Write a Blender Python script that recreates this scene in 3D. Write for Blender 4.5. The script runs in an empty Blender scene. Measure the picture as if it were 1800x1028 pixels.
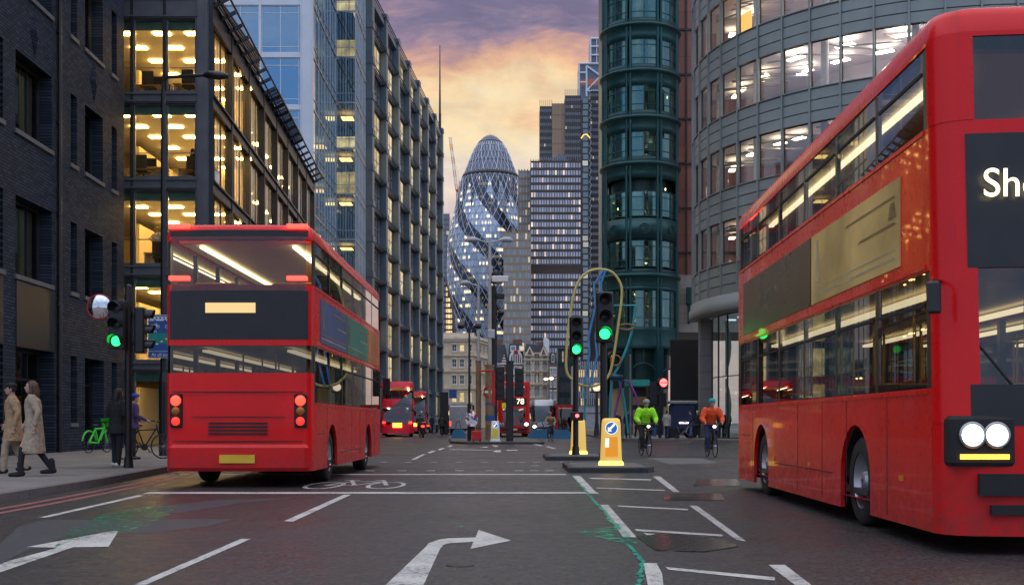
import bpy, bmesh, math, random
from mathutils import Vector, Matrix
rad = math.radians
PI = math.pi
rnd = random.Random(11)
sc = bpy.context.scene
COL = sc.collection
# measured camera: level, 40 mm equivalent, 1.1 m above the road
F, CH, HY, CX = 2000.0, 1.1, 743.0, 900.0
def GP(px, py, z=0.0):
    Y = F * (CH - z) / (py - HY)
    return ((px - CX) / F * Y, Y)
def XP(px, Y): return (px - CX) / F * Y
def ZP(py, Y): return CH + (HY - py) / F * Y
def srgb(r, g, b):
    f = lambda c: (c / 255 / 12.92) if c / 255 <= .04045 else ((c / 255 + .055) / 1.055) ** 2.4
    return (f(r), f(g), f(b))

# ------------------------------------------------------------------ mesh builder
class MB:
    def __init__(s, *mats):
        s.v, s.f, s.mi, s.sm, s.mats, s.cur = [], [], [], [], list(mats), 0
    def use(s, m):
        if m not in s.mats: s.mats.append(m)
        s.cur = s.mats.index(m); return s
    def face(s, pts, smooth=False):
        n = len(s.v); s.v += [tuple(p) for p in pts]
        s.f.append(tuple(range(n, n + len(pts)))); s.mi.append(s.cur); s.sm.append(smooth)
    def grid(s, rows, smooth=True, closed=False, flip=False):
        n = len(s.v); w = len(rows[0])
        for r in rows: s.v += [tuple(p) for p in r]
        for i in range(len(rows) - 1):
            for j in range(w if closed else w - 1):
                k = (j + 1) % w
                q = (n + i * w + j, n + i * w + k, n + (i + 1) * w + k, n + (i + 1) * w + j)
                s.f.append(q[::-1] if flip else q); s.mi.append(s.cur); s.sm.append(smooth)
    def box(s, x0, x1, y0, y1, z0, z1, M=None):
        p = [Vector(c) for c in ((x0,y0,z0),(x1,y0,z0),(x1,y1,z0),(x0,y1,z0),(x0,y0,z1),(x1,y0,z1),(x1,y1,z1),(x0,y1,z1))]
        if M is not None: p = [M @ c for c in p]
        n = len(s.v); s.v += [tuple(c) for c in p]
        for q in ((3,2,1,0),(4,5,6,7),(0,1,5,4),(1,2,6,5),(2,3,7,6),(3,0,4,7)):
            s.f.append(tuple(n + i for i in q)); s.mi.append(s.cur); s.sm.append(False)
        return s
    def bbox(s, x0, x1, y0, y1, z0, z1, b):
        # box with chamfered vertical edges and top
        pl = [(x0+b,y0),(x1-b,y0),(x1,y0+b),(x1,y1-b),(x1-b,y1),(x0+b,y1),(x0,y1-b),(x0,y0+b)]
        cx, cy = (x0+x1)/2, (y0+y1)/2
        def ring(z, k): return [(cx+(x-cx)*(1-k/max(.001,(x1-x0)/2)), cy+(y-cy)*(1-k/max(.001,(y1-y0)/2)), z) for x, y in pl]
        rows = [ring(z0, b*.5), ring(z0+b, 0), ring(z1-b, 0), ring(z1, b*.8)]
        s.grid(rows, False, True); s.face(rows[-1]); s.face(rows[0][::-1]); return s
    def prism(s, poly, z0, z1):
        a = [(x, y, z0) for x, y in poly]; b = [(x, y, z1) for x, y in poly]
        ar = sum(poly[i][0]*poly[(i+1)%len(poly)][1]-poly[(i+1)%len(poly)][0]*poly[i][1] for i in range(len(poly)))
        if ar < 0: a, b = a[::-1], b[::-1]
        s.face(b); s.face(a[::-1])
        for i in range(len(a)):
            j = (i+1) % len(a); s.face([a[i], a[j], b[j], b[i]])
        return s
    def sheet(s, poly, z):
        ar = sum(poly[i][0]*poly[(i+1)%len(poly)][1]-poly[(i+1)%len(poly)][0]*poly[i][1] for i in range(len(poly)))
        s.face([(x, y, z) for x, y in (poly if ar > 0 else poly[::-1])]); return s
    def vprism(s, poly, y0, y1):
        # polygon in x,z extruded along y
        ar = sum(poly[i][0]*poly[(i+1)%len(poly)][1]-poly[(i+1)%len(poly)][0]*poly[i][1] for i in range(len(poly)))
        if ar < 0: poly = poly[::-1]
        a = [(x, y0, z) for x, z in poly]; b = [(x, y1, z) for x, z in poly]
        s.face(a); s.face(b[::-1])
        for i in range(len(a)):
            j = (i+1) % len(a); s.face([a[j], a[i], b[i], b[j]])
        return s
    def cyl(s, p0, p1, r0, r1=None, n=12, caps=True, smooth=True):
        p0, p1 = Vector(p0), Vector(p1); r1 = r0 if r1 is None else r1
        d = (p1 - p0).normalized(); u = d.orthogonal().normalized(); w = d.cross(u)
        ring = lambda c, r: [c + (u*math.cos(2*PI*i/n) + w*math.sin(2*PI*i/n))*r for i in range(n)]
        A, B = ring(p0, r0), ring(p1, r1)
        s.grid([A, B], smooth, True)
        if caps: s.face(A[::-1]); s.face(B)
        return s
    def tube(s, pts, r, n=8, closed=False, radii=None):
        pts = [Vector(p) for p in pts]; rows = []; N = len(pts)
        u = None
        for i, p in enumerate(pts):
            a = pts[(i-1) % N] if (closed or i > 0) else p; b = pts[(i+1) % N] if (closed or i < N-1) else p
            d = (b - a).normalized()
            u = d.orthogonal().normalized() if u is None else (u - d*u.dot(d)).normalized()
            w = d.cross(u); rr = radii[i] if radii else r
            rows.append([p + (u*math.cos(2*PI*k/n) + w*math.sin(2*PI*k/n))*rr for k in range(n)])
        if closed: rows.append(rows[0])
        s.grid(rows, True, True)
        if not closed: s.face(rows[0][::-1]); s.face(rows[-1])
        return s
    def lathe(s, prof, n=24, c=(0,0,0), a0=0.0, a1=2*PI, smooth=True):
        full = abs(a1-a0-2*PI) < 1e-6
        m = n if full else n+1
        rows = [[(c[0]+r*math.cos(a0+(a1-a0)*i/n), c[1]+r*math.sin(a0+(a1-a0)*i/n), c[2]+z) for i in range(m)] for r, z in prof]
        s.grid(rows, smooth, full); return s
    def ell(s, c, r, n=12, m=8):
        rx, ry, rz = (r, r, r) if not hasattr(r, '__len__') else r
        rows = []
        for i in range(m+1):
            t = -PI/2 + PI*i/m; ct = max(math.cos(t), 1e-3)
            rows.append([(c[0]+rx*ct*math.cos(2*PI*j/n), c[1]+ry*ct*math.sin(2*PI*j/n), c[2]+rz*math.sin(t)) for j in range(n)])
        s.grid(rows, True, True); s.face(rows[0][::-1]); s.face(rows[-1]); return s
    def loft(s, rings, n=14):
        # rings: (center, rx, ry, rot) elliptical sections
        rows = []
        for (c, rx, ry) in rings:
            rows.append([(c[0]+rx*math.cos(2*PI*j/n), c[1]+ry*math.sin(2*PI*j/n), c[2]) for j in range(n)])
        s.grid(rows, True, True); s.face(rows[0][::-1]); s.face(rows[-1]); return s
    def disc(s, c, nrm, r, n=20, r_in=0.0):
        c = Vector(c); d = Vector(nrm).normalized(); u = d.orthogonal().normalized(); w = d.cross(u)
        ring = [c + (u*math.cos(2*PI*i/n)+w*math.sin(2*PI*i/n))*r for i in range(n)]
        if r_in <= 0: s.face(ring)
        else:
            r2 = [c + (u*math.cos(2*PI*i/n)+w*math.sin(2*PI*i/n))*r_in for i in range(n)]
            s.grid([r2, ring], False, True, flip=True)
        return s
    def mesh(s, name):
        me = bpy.data.meshes.new(name)
        me.from_pydata(s.v, [], s.f)
        for m in s.mats: me.materials.append(m)
        me.polygons.foreach_set('material_index', s.mi)
        me.polygons.foreach_set('use_smooth', s.sm)
        me.update(); return me
    def obj(s, name, parent=None, loc=(0,0,0), rz=0.0, label=None, kind=None):
        return place(s.mesh(name), name, parent, loc, rz, label, kind)

def place(me, name, parent=None, loc=(0,0,0), rz=0.0, label=None, kind=None):
    o = bpy.data.objects.new(name, me); COL.objects.link(o)
    o.location = loc; o.rotation_euler = (0, 0, rz)
    if parent is not None: o.parent = parent
    if label: o['label'] = label
    if kind: o['kind'] = kind
    return o
def tag(o, label, cat, group=None):
    o['label'] = label; o['category'] = cat
    if group: o['group'] = group
    return o
def thing(name, label, cat, loc=(0,0,0), rz=0.0, group=None):
    o = place(None, name, None, loc, rz); o.empty_display_size = .3
    return tag(o, label, cat, group)
def struct(mb, name):
    o = mb.obj(name); o['kind'] = 'structure'; return o
def dup(root, loc, rz, label, group=None):
    def cp(o, par):
        c = o.copy(); COL.objects.link(c); c.parent = par
        for ch in list(o.children): cp(ch, c)
        return c
    r = cp(root, None); r.location = loc; r.rotation_euler = (0, 0, rz)
    r['label'] = label
    if group: r['group'] = group
    return r

# ------------------------------------------------------------------ materials
class NT:
    def __init__(s, m): s.t = m.node_tree; s.n = s.t.nodes; s.l = s.t.links
    def new(s, typ, **kw):
        n = s.n.new(typ)
        for k, v in kw.items(): setattr(n, k, v)
        return n
    def link(s, a, b): s.l.new(a, b)
    def val(s, sock, x):
        if hasattr(x, 'node'): s.l.new(x, sock)
        elif hasattr(x, '__len__') and len(x) == 3 and sock.type == 'RGBA': sock.default_value = (*x, 1)
        else: sock.default_value = x
    def math(s, op, a, b=0.0, c=0.0, clamp=False):
        n = s.new('ShaderNodeMath', operation=op, use_clamp=clamp)
        for i, x in enumerate((a, b, c)): s.val(n.inputs[i], x)
        return n.outputs[0]
    def mix(s, f, a, b, mode='MIX'):
        n = s.new('ShaderNodeMix', data_type='RGBA', blend_type=mode)
        s.val(n.inputs[0], f); s.val(n.inputs[6], a); s.val(n.inputs[7], b); return n.outputs[2]
    def noise(s, vec, scale, detail=4, rough=.55, dist=0.0):
        n = s.new('ShaderNodeTexNoise')
        if vec is not None: s.link(vec, n.inputs['Vector'])
        n.inputs['Scale'].default_value = scale; n.inputs['Detail'].default_value = detail
        n.inputs['Roughness'].default_value = rough; n.inputs['Distortion'].default_value = dist
        return n.outputs['Fac']
    def ramp(s, fac, stops, interp='LINEAR'):
        n = s.new('ShaderNodeValToRGB'); cr = n.color_ramp; cr.interpolation = interp
        while len(cr.elements) > 1: cr.elements.remove(cr.elements[0])
        for i, (p, c) in enumerate(stops):
            e = cr.elements[0] if i == 0 else cr.elements.new(p)
            e.position = p; e.color = (*c, 1) if hasattr(c, '__len__') else (c, c, c, 1)
        s.link(fac, n.inputs[0]); return n.outputs[0]
    def rng(s, x, a, b, c, d):
        n = s.new('ShaderNodeMapRange'); s.val(n.inputs[0], x)
        for i, v in enumerate((a, b, c, d)): s.val(n.inputs[i+1], v)
        return n.outputs[0]
    def pos(s): return s.new('ShaderNodeNewGeometry').outputs['Position']
    def objco(s): return s.new('ShaderNodeTexCoord').outputs['Object']
    def sep(s, v):
        n = s.new('ShaderNodeSeparateXYZ'); s.link(v, n.inputs[0]); return n.outputs
    def comb(s, x, y, z=0.0):
        n = s.new('ShaderNodeCombineXYZ')
        for i, q in enumerate((x, y, z)): s.val(n.inputs[i], q)
        return n.outputs[0]
    def bump(s, h, strength, dist=.01):
        n = s.new('ShaderNodeBump'); n.inputs['Strength'].default_value = strength; n.inputs['Distance'].default_value = dist
        s.link(h, n.inputs['Height']); return n.outputs[0]

def base(name):
    m = bpy.data.materials.new(name); m.use_nodes = True
    t = NT(m); p = t.n['Principled BSDF']; return m, t, p
def M(name, col, rough=.5, metal=0.0, var=.12, scale=3.0, bump=0.0, bscale=60.0, spec=.5, coat=0.0, dirt=0.0):
    m, t, p = base(name)
    co = t.objco()
    n = t.noise(co, scale, 5)
    lo = tuple(c*(1-var) for c in col); hi = tuple(min(1, c*(1+var)) for c in col)
    c = t.ramp(n, [(.3, lo), (.7, hi)])
    if dirt:
        d = t.noise(co, scale*.35, 6, .7)
        c = t.mix(t.rng(d, .45, .75, 0, dirt), c, tuple(x*.35 for x in col))
    t.link(c, p.inputs['Base Color'])
    t.link(t.rng(n, .2, .8, max(.02, rough-.07), min(1, rough+.07)), p.inputs['Roughness'])
    p.inputs['Metallic'].default_value = metal; p.inputs['Specular IOR Level'].default_value = spec
    p.inputs['Coat Weight'].default_value = coat; p.inputs['Coat Roughness'].default_value = .06
    if bump: t.link(t.bump(t.noise(co, bscale, 3), bump, .02), p.inputs['Normal'])
    return m
def EM(name, col, st, sample=True, basec=(.02,.02,.02)):
    m, t, p = base(name)
    p.inputs['Base Color'].default_value = (*basec, 1); p.inputs['Roughness'].default_value = .3
    p.inputs['Emission Color'].default_value = (*col, 1); p.inputs['Emission Strength'].default_value = st
    if not sample: m.cycles.emission_sampling = 'NONE'
    return m
def GLASS(name, tint=(.8,.85,.85), ior=1.5, refl=1.0, bias=0.0, rough=.01, wob=.0, wscale=.6, ribs=0.0, gcol=(1,1,1)):
    m = bpy.data.materials.new(name); m.use_nodes = True
    t = NT(m); t.n.remove(t.n['Principled BSDF'])
    tr = t.new('ShaderNodeBsdfTransparent'); tr.inputs[0].default_value = (*tint, 1)
    gl = t.new('ShaderNodeBsdfGlossy'); gl.inputs['Roughness'].default_value = rough; gl.inputs[0].default_value = (*gcol, 1)
    fr = t.new('ShaderNodeFresnel'); fr.inputs[0].default_value = ior
    fac = t.math('MULTIPLY_ADD', fr.outputs[0], refl, bias, True)
    mx = t.new('ShaderNodeMixShader'); t.link(fac, mx.inputs[0]); t.link(tr.outputs[0], mx.inputs[1]); t.link(gl.outputs[0], mx.inputs[2])
    t.link(mx.outputs[0], t.n['Material Output'].inputs[0])
    if wob or ribs:
        co = t.objco()
        h = t.noise(co, wscale, 2)
        if ribs:
            x = t.sep(co)[0]
            h = t.math('ADD', t.math('MULTIPLY', t.math('SINE', t.math('MULTIPLY', x, ribs)), .12), t.math('MULTIPLY', h, .5))
        t.link(t.bump(h, wob, .1), gl.inputs['Normal'])
    return m
def LITWIN(name, dark, lit, frac, st, rough=.08, island=False, var=.5):
    # far window pane: glossy dark glass, some of the rooms behind it lit
    m, t, p = base(name)
    r = t.new('ShaderNodeNewGeometry').outputs['Random Per Island'] if island else t.new('ShaderNodeObjectInfo').outputs['Random']
    on = t.math('LESS_THAN', r, frac)
    r2 = t.math('FRACT', t.math('MULTIPLY', r, 57.3))
    co = t.objco(); n = t.noise(co, 1.3, 3)
    s = t.math('MULTIPLY', t.math('MULTIPLY', on, t.math('MULTIPLY_ADD', r2, var, 1-var)), t.math('MULTIPLY', t.rng(n, .3, .7, .35, 1.25), st))
    t.link(t.mix(r2, tuple(c*.7 for c in dark), tuple(min(1, c*1.3) for c in dark)), p.inputs['Base Color'])
    p.inputs['Roughness'].default_value = rough; p.inputs['Specular IOR Level'].default_value = 1.0; p.inputs['IOR'].default_value = 1.7
    t.link(t.mix(r2, lit, tuple(min(1, c*.8+.12) for c in lit)), p.inputs['Emission Color']); t.link(s, p.inputs['Emission Strength'])
    m.cycles.emission_sampling = 'NONE'
    return m
def BRICK(name, c1, c2, mortar, bw=.225, bh=.075, axis='xz', rough=.8, mort=.01, bump=.5, var=.3, bias=0.0, off=.5, spec=.5):
    m, t, p = base(name); p.inputs['Specular IOR Level'].default_value = spec
    o = t.sep(t.objco())
    v = t.comb(o[0], o[2]) if axis == 'xz' else (t.comb(o[1], o[2]) if axis == 'yz' else t.comb(o[0], o[1]))
    b = t.new('ShaderNodeTexBrick'); t.link(v, b.inputs['Vector']); b.offset = off
    b.inputs['Color1'].default_value = (*c1, 1); b.inputs['Color2'].default_value = (*c2, 1); b.inputs['Mortar'].default_value = (*mortar, 1)
    b.inputs['Scale'].default_value = 1; b.inputs['Mortar Size'].default_value = mort; b.inputs['Mortar Smooth'].default_value = .3
    b.inputs['Brick Width'].default_value = bw; b.inputs['Row Height'].default_value = bh; b.inputs['Bias'].default_value = bias
    n = t.noise(t.objco(), .6, 6, .65)
    c = t.mix(t.rng(n, .3, .7, 0, var), b.outputs[0], tuple(x*.4 for x in c1))
    t.link(c, p.inputs['Base Color'])
    n2 = t.noise(t.objco(), 25, 3)
    t.link(t.rng(n2, .2, .8, rough-.12, min(1, rough+.1)), p.inputs['Roughness'])
    h = t.math('ADD', t.math('MULTIPLY', t.math('SUBTRACT', 1.0, b.outputs[1]), 1.0), t.math('MULTIPLY', n2, .25))
    t.link(t.bump(h, bump, .012), p.inputs['Normal'])
    return m

def asphalt():
    m, t, p = base('asphalt')
    co = t.pos()
    fine = t.noise(co, 38, 5, .8); mid = t.noise(co, 5, 5, .6); big = t.noise(co, .35, 5, .6)
    streak = t.noise(t.comb(t.math('MULTIPLY', t.sep(co)[0], 1.2), t.math('MULTIPLY', t.sep(co)[1], .09)), 1.0, 5, .6)
    c = t.ramp(fine, [(.4, (.003,.0028,.0027)), (.5, (.015,.014,.0132)), (.61, (.125,.117,.11))])
    c = t.mix(t.rng(big, .35, .65, .0, .6), c, (.03,.029,.03)); spot = t.noise(co, 1.3, 6, .7); c = t.mix(t.rng(spot, .6, .72, 0, .75), c, (.012,.012,.012))
    c = t.mix(t.rng(streak, .45, .7, 0, .5), c, (.03,.03,.032))
    vo = t.new('ShaderNodeTexVoronoi', feature='DISTANCE_TO_EDGE'); vo.inputs['Scale'].default_value = .35
    wv = t.new('ShaderNodeVectorMath', operation='ADD'); t.link(co, wv.inputs[0])
    nz = t.new('ShaderNodeTexNoise'); t.link(co, nz.inputs['Vector']); nz.inputs['Scale'].default_value = 1.1; nz.inputs['Detail'].default_value = 5
    t.link(nz.outputs['Color'], wv.inputs[1]); t.link(wv.outputs[0], vo.inputs['Vector'])
    crack = t.math('MULTIPLY', t.math('LESS_THAN', vo.outputs['Distance'], .006), t.math('GREATER_THAN', mid, .52))
    c = t.mix(t.math('MULTIPLY', crack, .6), c, (.012,.012,.012))
    agg = t.noise(co, 24, 3, .8)
    c = t.mix(t.rng(agg, .53, .61, 0, .55), c, (.12,.113,.107)); c = t.mix(t.rng(agg, .38, .47, .85, 0), c, (.006,.006,.006))
    t.link(c, p.inputs['Base Color'])
    t.link(t.math('ADD', t.rng(mid, .3, .7, .3, .5), t.rng(big, .3, .7, -.06, .1)), p.inputs['Roughness'])
    p.inputs['Specular IOR Level'].default_value = .38
    t.link(t.bump(t.math('ADD', fine, t.math('MULTIPLY', crack, -1.5)), .45, .008), p.inputs['Normal'])
    return m
def worn(name, col, wear=.5, rough=.6):
    # road paint: chipped, tyre-scuffed, asphalt showing through
    m, t, p = base(name)
    co = t.pos()
    n = t.noise(co, 22, 6, .75); n2 = t.noise(co, 1.6, 5, .6); f = t.noise(co, 70, 3)
    k = t.math('ADD', t.math('MULTIPLY', n, .7), t.math('MULTIPLY', n2, .3))
    c = t.mix(t.rng(n2, .3, .7, 0, .45), col, tuple(x*.5 for x in col))
    c = t.mix(t.rng(f, .3, .7, 0, .2), c, tuple(x*.4 for x in col))
    c = t.mix(t.rng(k, .5+.16*(1-wear), .58+.16*(1-wear), 0, .85), c, (.07,.068,.068))
    t.link(c, p.inputs['Base Color']); p.inputs['Roughness'].default_value = rough
    t.link(t.bump(n, .3, .005), p.inputs['Normal'])
    return m

def BUSRED(name, col):
    m, t, p = base(name); co = t.objco(); z = t.sep(co)[2]
    n = t.noise(co, .9, 5); f = t.noise(co, 9, 6, .75); sm = t.noise(t.comb(t.math('MULTIPLY', t.sep(co)[0], 6.0), t.math('MULTIPLY', t.sep(co)[1], 6.0), t.math('MULTIPLY', z, .7)), 1.0, 5, .7)
    c = t.mix(t.rng(n, .3, .7, 0, .35), col, tuple(x*.55 for x in col))
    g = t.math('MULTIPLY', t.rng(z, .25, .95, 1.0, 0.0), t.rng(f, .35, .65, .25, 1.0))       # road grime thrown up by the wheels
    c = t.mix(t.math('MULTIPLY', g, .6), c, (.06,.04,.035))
    c = t.mix(t.rng(sm, .58, .75, 0, .4), c, (.12,.02,.018))                                 # rain streaks
    t.link(c, p.inputs['Base Color']); t.link(t.math('ADD', t.rng(f, .3, .7, .22, .38), t.math('MULTIPLY', g, .3)), p.inputs['Roughness'])
    p.inputs['Specular IOR Level'].default_value = .25; p.inputs['Coat Weight'].default_value = .22; p.inputs['Coat Roughness'].default_value = .04
    t.link(t.bump(t.noise(co, 1.7, 2), .06, .05), p.inputs['Normal'])
    return m
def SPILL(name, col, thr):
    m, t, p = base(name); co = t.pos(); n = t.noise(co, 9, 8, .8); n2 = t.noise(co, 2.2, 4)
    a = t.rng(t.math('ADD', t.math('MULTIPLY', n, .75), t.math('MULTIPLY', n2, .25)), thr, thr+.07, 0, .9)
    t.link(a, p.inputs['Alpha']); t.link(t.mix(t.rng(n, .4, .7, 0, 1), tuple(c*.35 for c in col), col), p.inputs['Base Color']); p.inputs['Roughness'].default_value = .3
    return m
MAT = {}
def mats():
    D = MAT
    D['asphalt'] = asphalt()
    D['ground'] = M('ground_dirt', (.09,.088,.085), .85, var=.3, scale=.4)
    D['white_paint'] = worn('road_paint_white', (.6,.58,.52), .93)
    D['red_paint'] = worn('road_paint_red', (.34,.1,.1), .75)
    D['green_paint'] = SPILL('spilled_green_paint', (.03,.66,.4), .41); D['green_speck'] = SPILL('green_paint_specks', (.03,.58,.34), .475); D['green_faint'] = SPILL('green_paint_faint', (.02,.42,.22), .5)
    D['patch'] = M('asphalt_patch', (.045,.047,.052), .5, var=.45, scale=14, bump=.5, bscale=220)
    D['iron'] = M('cast_iron', (.06,.055,.05), .38, .8, var=.4, scale=12, bump=.4)
    D['paving'] = BRICK('paving_slabs', (.24,.22,.2), (.19,.175,.165), (.06,.056,.05), .9, .6, 'xy', .75, .012, .35, .35)
    D['granite'] = M('kerb_granite', (.13,.125,.12), .7, var=.35, scale=30, dirt=.5)
    D['kerbdark'] = M('kerb_black', (.03,.03,.032), .6, var=.4, scale=9, bump=.2)
    D['islandtop'] = M('island_paving', (.1,.098,.095), .75, var=.3, scale=8, bump=.3)
    D['darkbrick'] = BRICK('dark_brick', (.044,.06,.088), (.02,.028,.042), (.006,.007,.009), .3, .1, 'xz', .75, .014, 1.0, .25, spec=.15)
    D['steel'] = M('painted_steel_grey', (.16,.165,.175), .4, .35, var=.15, scale=1.2, dirt=.25)
    D['darksteel'] = M('dark_steel', (.035,.037,.04), .42, .3, var=.25, scale=2)
    D['black'] = M('black_gloss_paint', (.012,.012,.013), .35, var=.3, scale=4)
    D['rubber'] = M('rubber', (.014,.014,.014), .75, var=.3, scale=12, dirt=.2)
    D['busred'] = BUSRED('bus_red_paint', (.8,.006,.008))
    D['buspink'] = M('bus_red_paint_pale', (.75,.02,.05), .3, .0, var=.1, scale=.7, coat=.2, spec=.2)
    D['silver'] = M('brushed_metal', (.45,.45,.46), .35, .8, var=.15)
    D['white'] = M('white_paint', (.7,.7,.68), .5, var=.06)
    D['cream'] = M('interior_cream', (.72,.6,.38), .7, var=.08, scale=.5)
    D['carpet'] = M('office_carpet', (.42,.37,.29), .9, var=.2)
    D['concrete'] = M('concrete', (.32,.32,.31), .8, var=.18, scale=1.5, dirt=.3)
    D['wood'] = M('desk_wood', (.35,.25,.15), .5, var=.15)
    D['chairblack'] = M('chair_fabric', (.03,.03,.035), .85, var=.2)
    D['seatfab'] = M('seat_moquette', (.07,.08,.16), .9, var=.6, scale=40)
    D['seatred'] = M('seat_moquette_red', (.3,.03,.04), .9, var=.6, scale=40)
    D['yellowpole'] = M('handrail_yellow', (.7,.45,.03), .35)
    D['office_glass'] = GLASS('office_glass', (.86,.86,.8), 1.45, .9)
    D['ribbed_glass'] = GLASS('ribbed_glass', (.92,.9,.8), 1.5, .9, .03, .02, .9, .8, 10.0)
    D['blue_glass'] = GLASS('blue_glass', (.16,.34,.5), 1.85, 1.3, .35, .015, .05, .25, gcol=(.5,.76,1))
    D['teal_glass'] = GLASS('teal_glass', (.42,.6,.56), 1.7, 1.2, .1, .015, .12, .3, gcol=(.62,1,.95))
    D['room_glass'] = GLASS('room_glass', (.5,.56,.54), 1.5, 1.0, .03, .01, .06, .4)
    D['tower_glass'] = GLASS('tower_glass', (.5,.6,.62), 1.7, 1.2, .12, .015, .12, .3, gcol=(.72,.9,1))
    D['rear_glass'] = GLASS('rear_glass', (.1,.105,.11), 1.5, .8, .02, .02)
    D['blind_tan'] = M('blind_tan', (.4,.3,.17), .8, var=.2); D['blind_teal'] = M('blind_teal', (.1,.24,.25), .8, var=.25)
    D['dark_glass'] = GLASS('dark_glass', (.12,.16,.17), 1.6, 1.0, .04, .02, .1, .4)
    D['grey_glass'] = GLASS('grey_glass', (.82,.86,.88), 1.6, 1.0, .06, .01, .1, .3)
    D['bus_glass'] = GLASS('bus_glass', (.5,.52,.5), 1.5, 1.0, .02, .01)
    D['bus_tint'] = GLASS('bus_glass_tinted', (.24,.25,.24), 1.55, 1.0, .03, .01)
    D['lampglass'] = GLASS('lamp_glass', (.9,.9,.9), 1.5)
    D['lamp_warm'] = EM('ceiling_panel_warm', (1,.6,.17), 32)
    D['lamp_white'] = EM('ceiling_panel_white', (1,.82,.6), 20)
    D['bus_light'] = EM('bus_strip_light', (1,.82,.52), 6)
    D['bus_light_dim'] = EM('bus_saloon_light', (1,.8,.5), 3.2)
    D['tail_red'] = EM('tail_lamp_red', (1,.03,.015), 5)
    D['tail_small'] = EM('marker_lamp_red', (1,.03,.02), 6)
    D['head_white'] = EM('headlamp_white', (1,.93,.78), 6)
    D['amber_off'] = M('amber_lens_off', (.35,.12,.01), .25)
    D['red_dim'] = EM('tail_lamp_dim', (1,.03,.015), 1.6)
    D['amber'] = EM('amber_lamp', (1,.4,.03), 5)
    D['led_text'] = EM('led_lettering', (1,.88,.55), 2.6, False)
    D['signal_green'] = EM('signal_green_lit', (.012,1,.1), 6)
    D['signal_red'] = EM('signal_red_lit', (1,.05,.05), 9)
    D['lens_dark'] = M('signal_lens_dark', (.02,.02,.018), .25, var=.2)
    D['skin'] = M('skin', (.45,.27,.2), .6, var=.08, scale=8)
    D['skin_dark'] = M('skin_brown', (.2,.1,.065), .6, var=.08, scale=8)
    D['eye'] = M('eye_dark', (.02,.015,.012), .3)
    D['lip'] = M('lips', (.32,.12,.1), .5)
    D['hair'] = M('dark_hair', (.018,.014,.012), .6, var=.3, scale=60)
    D['hair_brown'] = M('brown_hair', (.08,.045,.02), .6, var=.3, scale=60)
    for k, c in dict(tan=(.38,.25,.13), brown=(.16,.085,.04), khaki=(.36,.29,.2), blackcloth=(.014,.014,.017), navy=(.02,.03,.08), greycloth=(.3,.29,.27),
                     purple=(.07,.04,.12), denim=(.07,.13,.3), hivis=(.34,1,.02), orange=(.95,.09,.02), bluecap=(.02,.06,.5), teal=(.02,.3,.33), redcloth=(.45,.02,.02), whitecloth=(.6,.58,.55)).items():
        D[k] = M('cloth_' + k, c, .85, var=.3, scale=14, bump=.8, bscale=11)
mats()
def _pattern():
    m, t, p = base('cloth_pattern'); v = t.new('ShaderNodeTexVoronoi'); t.link(t.objco(), v.inputs['Vector']); v.inputs['Scale'].default_value = 9
    t.link(t.ramp(t.sep(v.outputs['Color'])[0], [(.0,(.6,.6,.6)),(.35,(.05,.12,.4)),(.55,(.55,.55,.6)),(.75,(.5,.03,.05)),(.88,(.6,.6,.6))], 'CONSTANT'), p.inputs['Base Color']); p.inputs['Roughness'].default_value = .8; MAT['pattern'] = m
_pattern()
EXPOSURE = 0.1; SKY_ST = 1.0; ZEN = 2.4; BACK = 1.25
# ------------------------------------------------------------------ render, camera, sky, sun
sc.render.engine = 'CYCLES'
sc.cycles.use_denoising = True
sc.cycles.max_bounces = 7; sc.cycles.transparent_max_bounces = 14; sc.cycles.diffuse_bounces = 3; sc.cycles.glossy_bounces = 3
sc.cycles.sample_clamp_indirect = 4.0
sc.view_settings.view_transform = 'Standard'; sc.view_settings.look = 'None'; sc.view_settings.exposure = EXPOSURE; sc.view_settings.gamma = 1
cd = bpy.data.cameras.new('camera'); cam = bpy.data.objects.new('camera', cd); COL.objects.link(cam)
cam.location = (0, 0, CH); cam.rotation_euler = (PI/2, 0, 0)
cd.sensor_width = 36; cd.lens = 40; cd.shift_y = (HY-514)/1800; cd.clip_start = .1; cd.clip_end = 6000
sc.camera = cam
SUN_EL, SUN_AZ = rad(5), rad(4)          # low sun straight down the street, a little to the right
w = bpy.data.worlds.new('World'); sc.world = w; w.use_nodes = True
t = NT(w); bg = t.n['Background']
d = t.new('ShaderNodeTexCoord').outputs['Generated']
x, y, z = t.sep(d)[:3]
zz = t.math('ADD', t.math('ABSOLUTE', z), .16)
pl = t.comb(t.math('DIVIDE', x, zz), t.math('MULTIPLY', t.math('DIVIDE', y, zz), .75))
n1 = t.noise(pl, 2.6, 8, .6, .5); n2 = t.noise(pl, 7.5, 6, .6, .3)
wsp = t.noise(t.comb(t.math('MULTIPLY', x, 9.0), t.math('MULTIPLY', z, 26.0), y), 1.0, 7, .62, .6)
e = t.math('ADD', z, t.math('MULTIPLY', t.math('SUBTRACT', n1, .5), .09))
e = t.math('ADD', e, t.math('MULTIPLY', t.math('SUBTRACT', wsp, .5), .13))
S = srgb
front = t.ramp(e, [(.0, S(160,152,164)), (.10, S(178,166,180)), (.165, S(196,182,190)), (.2, S(218,208,198)), (.245, S(228,214,182)), (.272, S(230,204,164)),
                   (.292, S(222,176,144)), (.31, S(190,148,144)), (.326, S(138,122,150)), (.342, S(104,102,138)), (.38, S(112,110,142)), (.45, S(150,148,170)), (.62, S(172,172,182)), (1.0, S(168,172,186))])
cl = t.ramp(n2, [(.38, (.8,.8,.86)), (.6, (1.1,1.06,1.0))])
front = t.mix(.65, front, cl, 'MULTIPLY')
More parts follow.
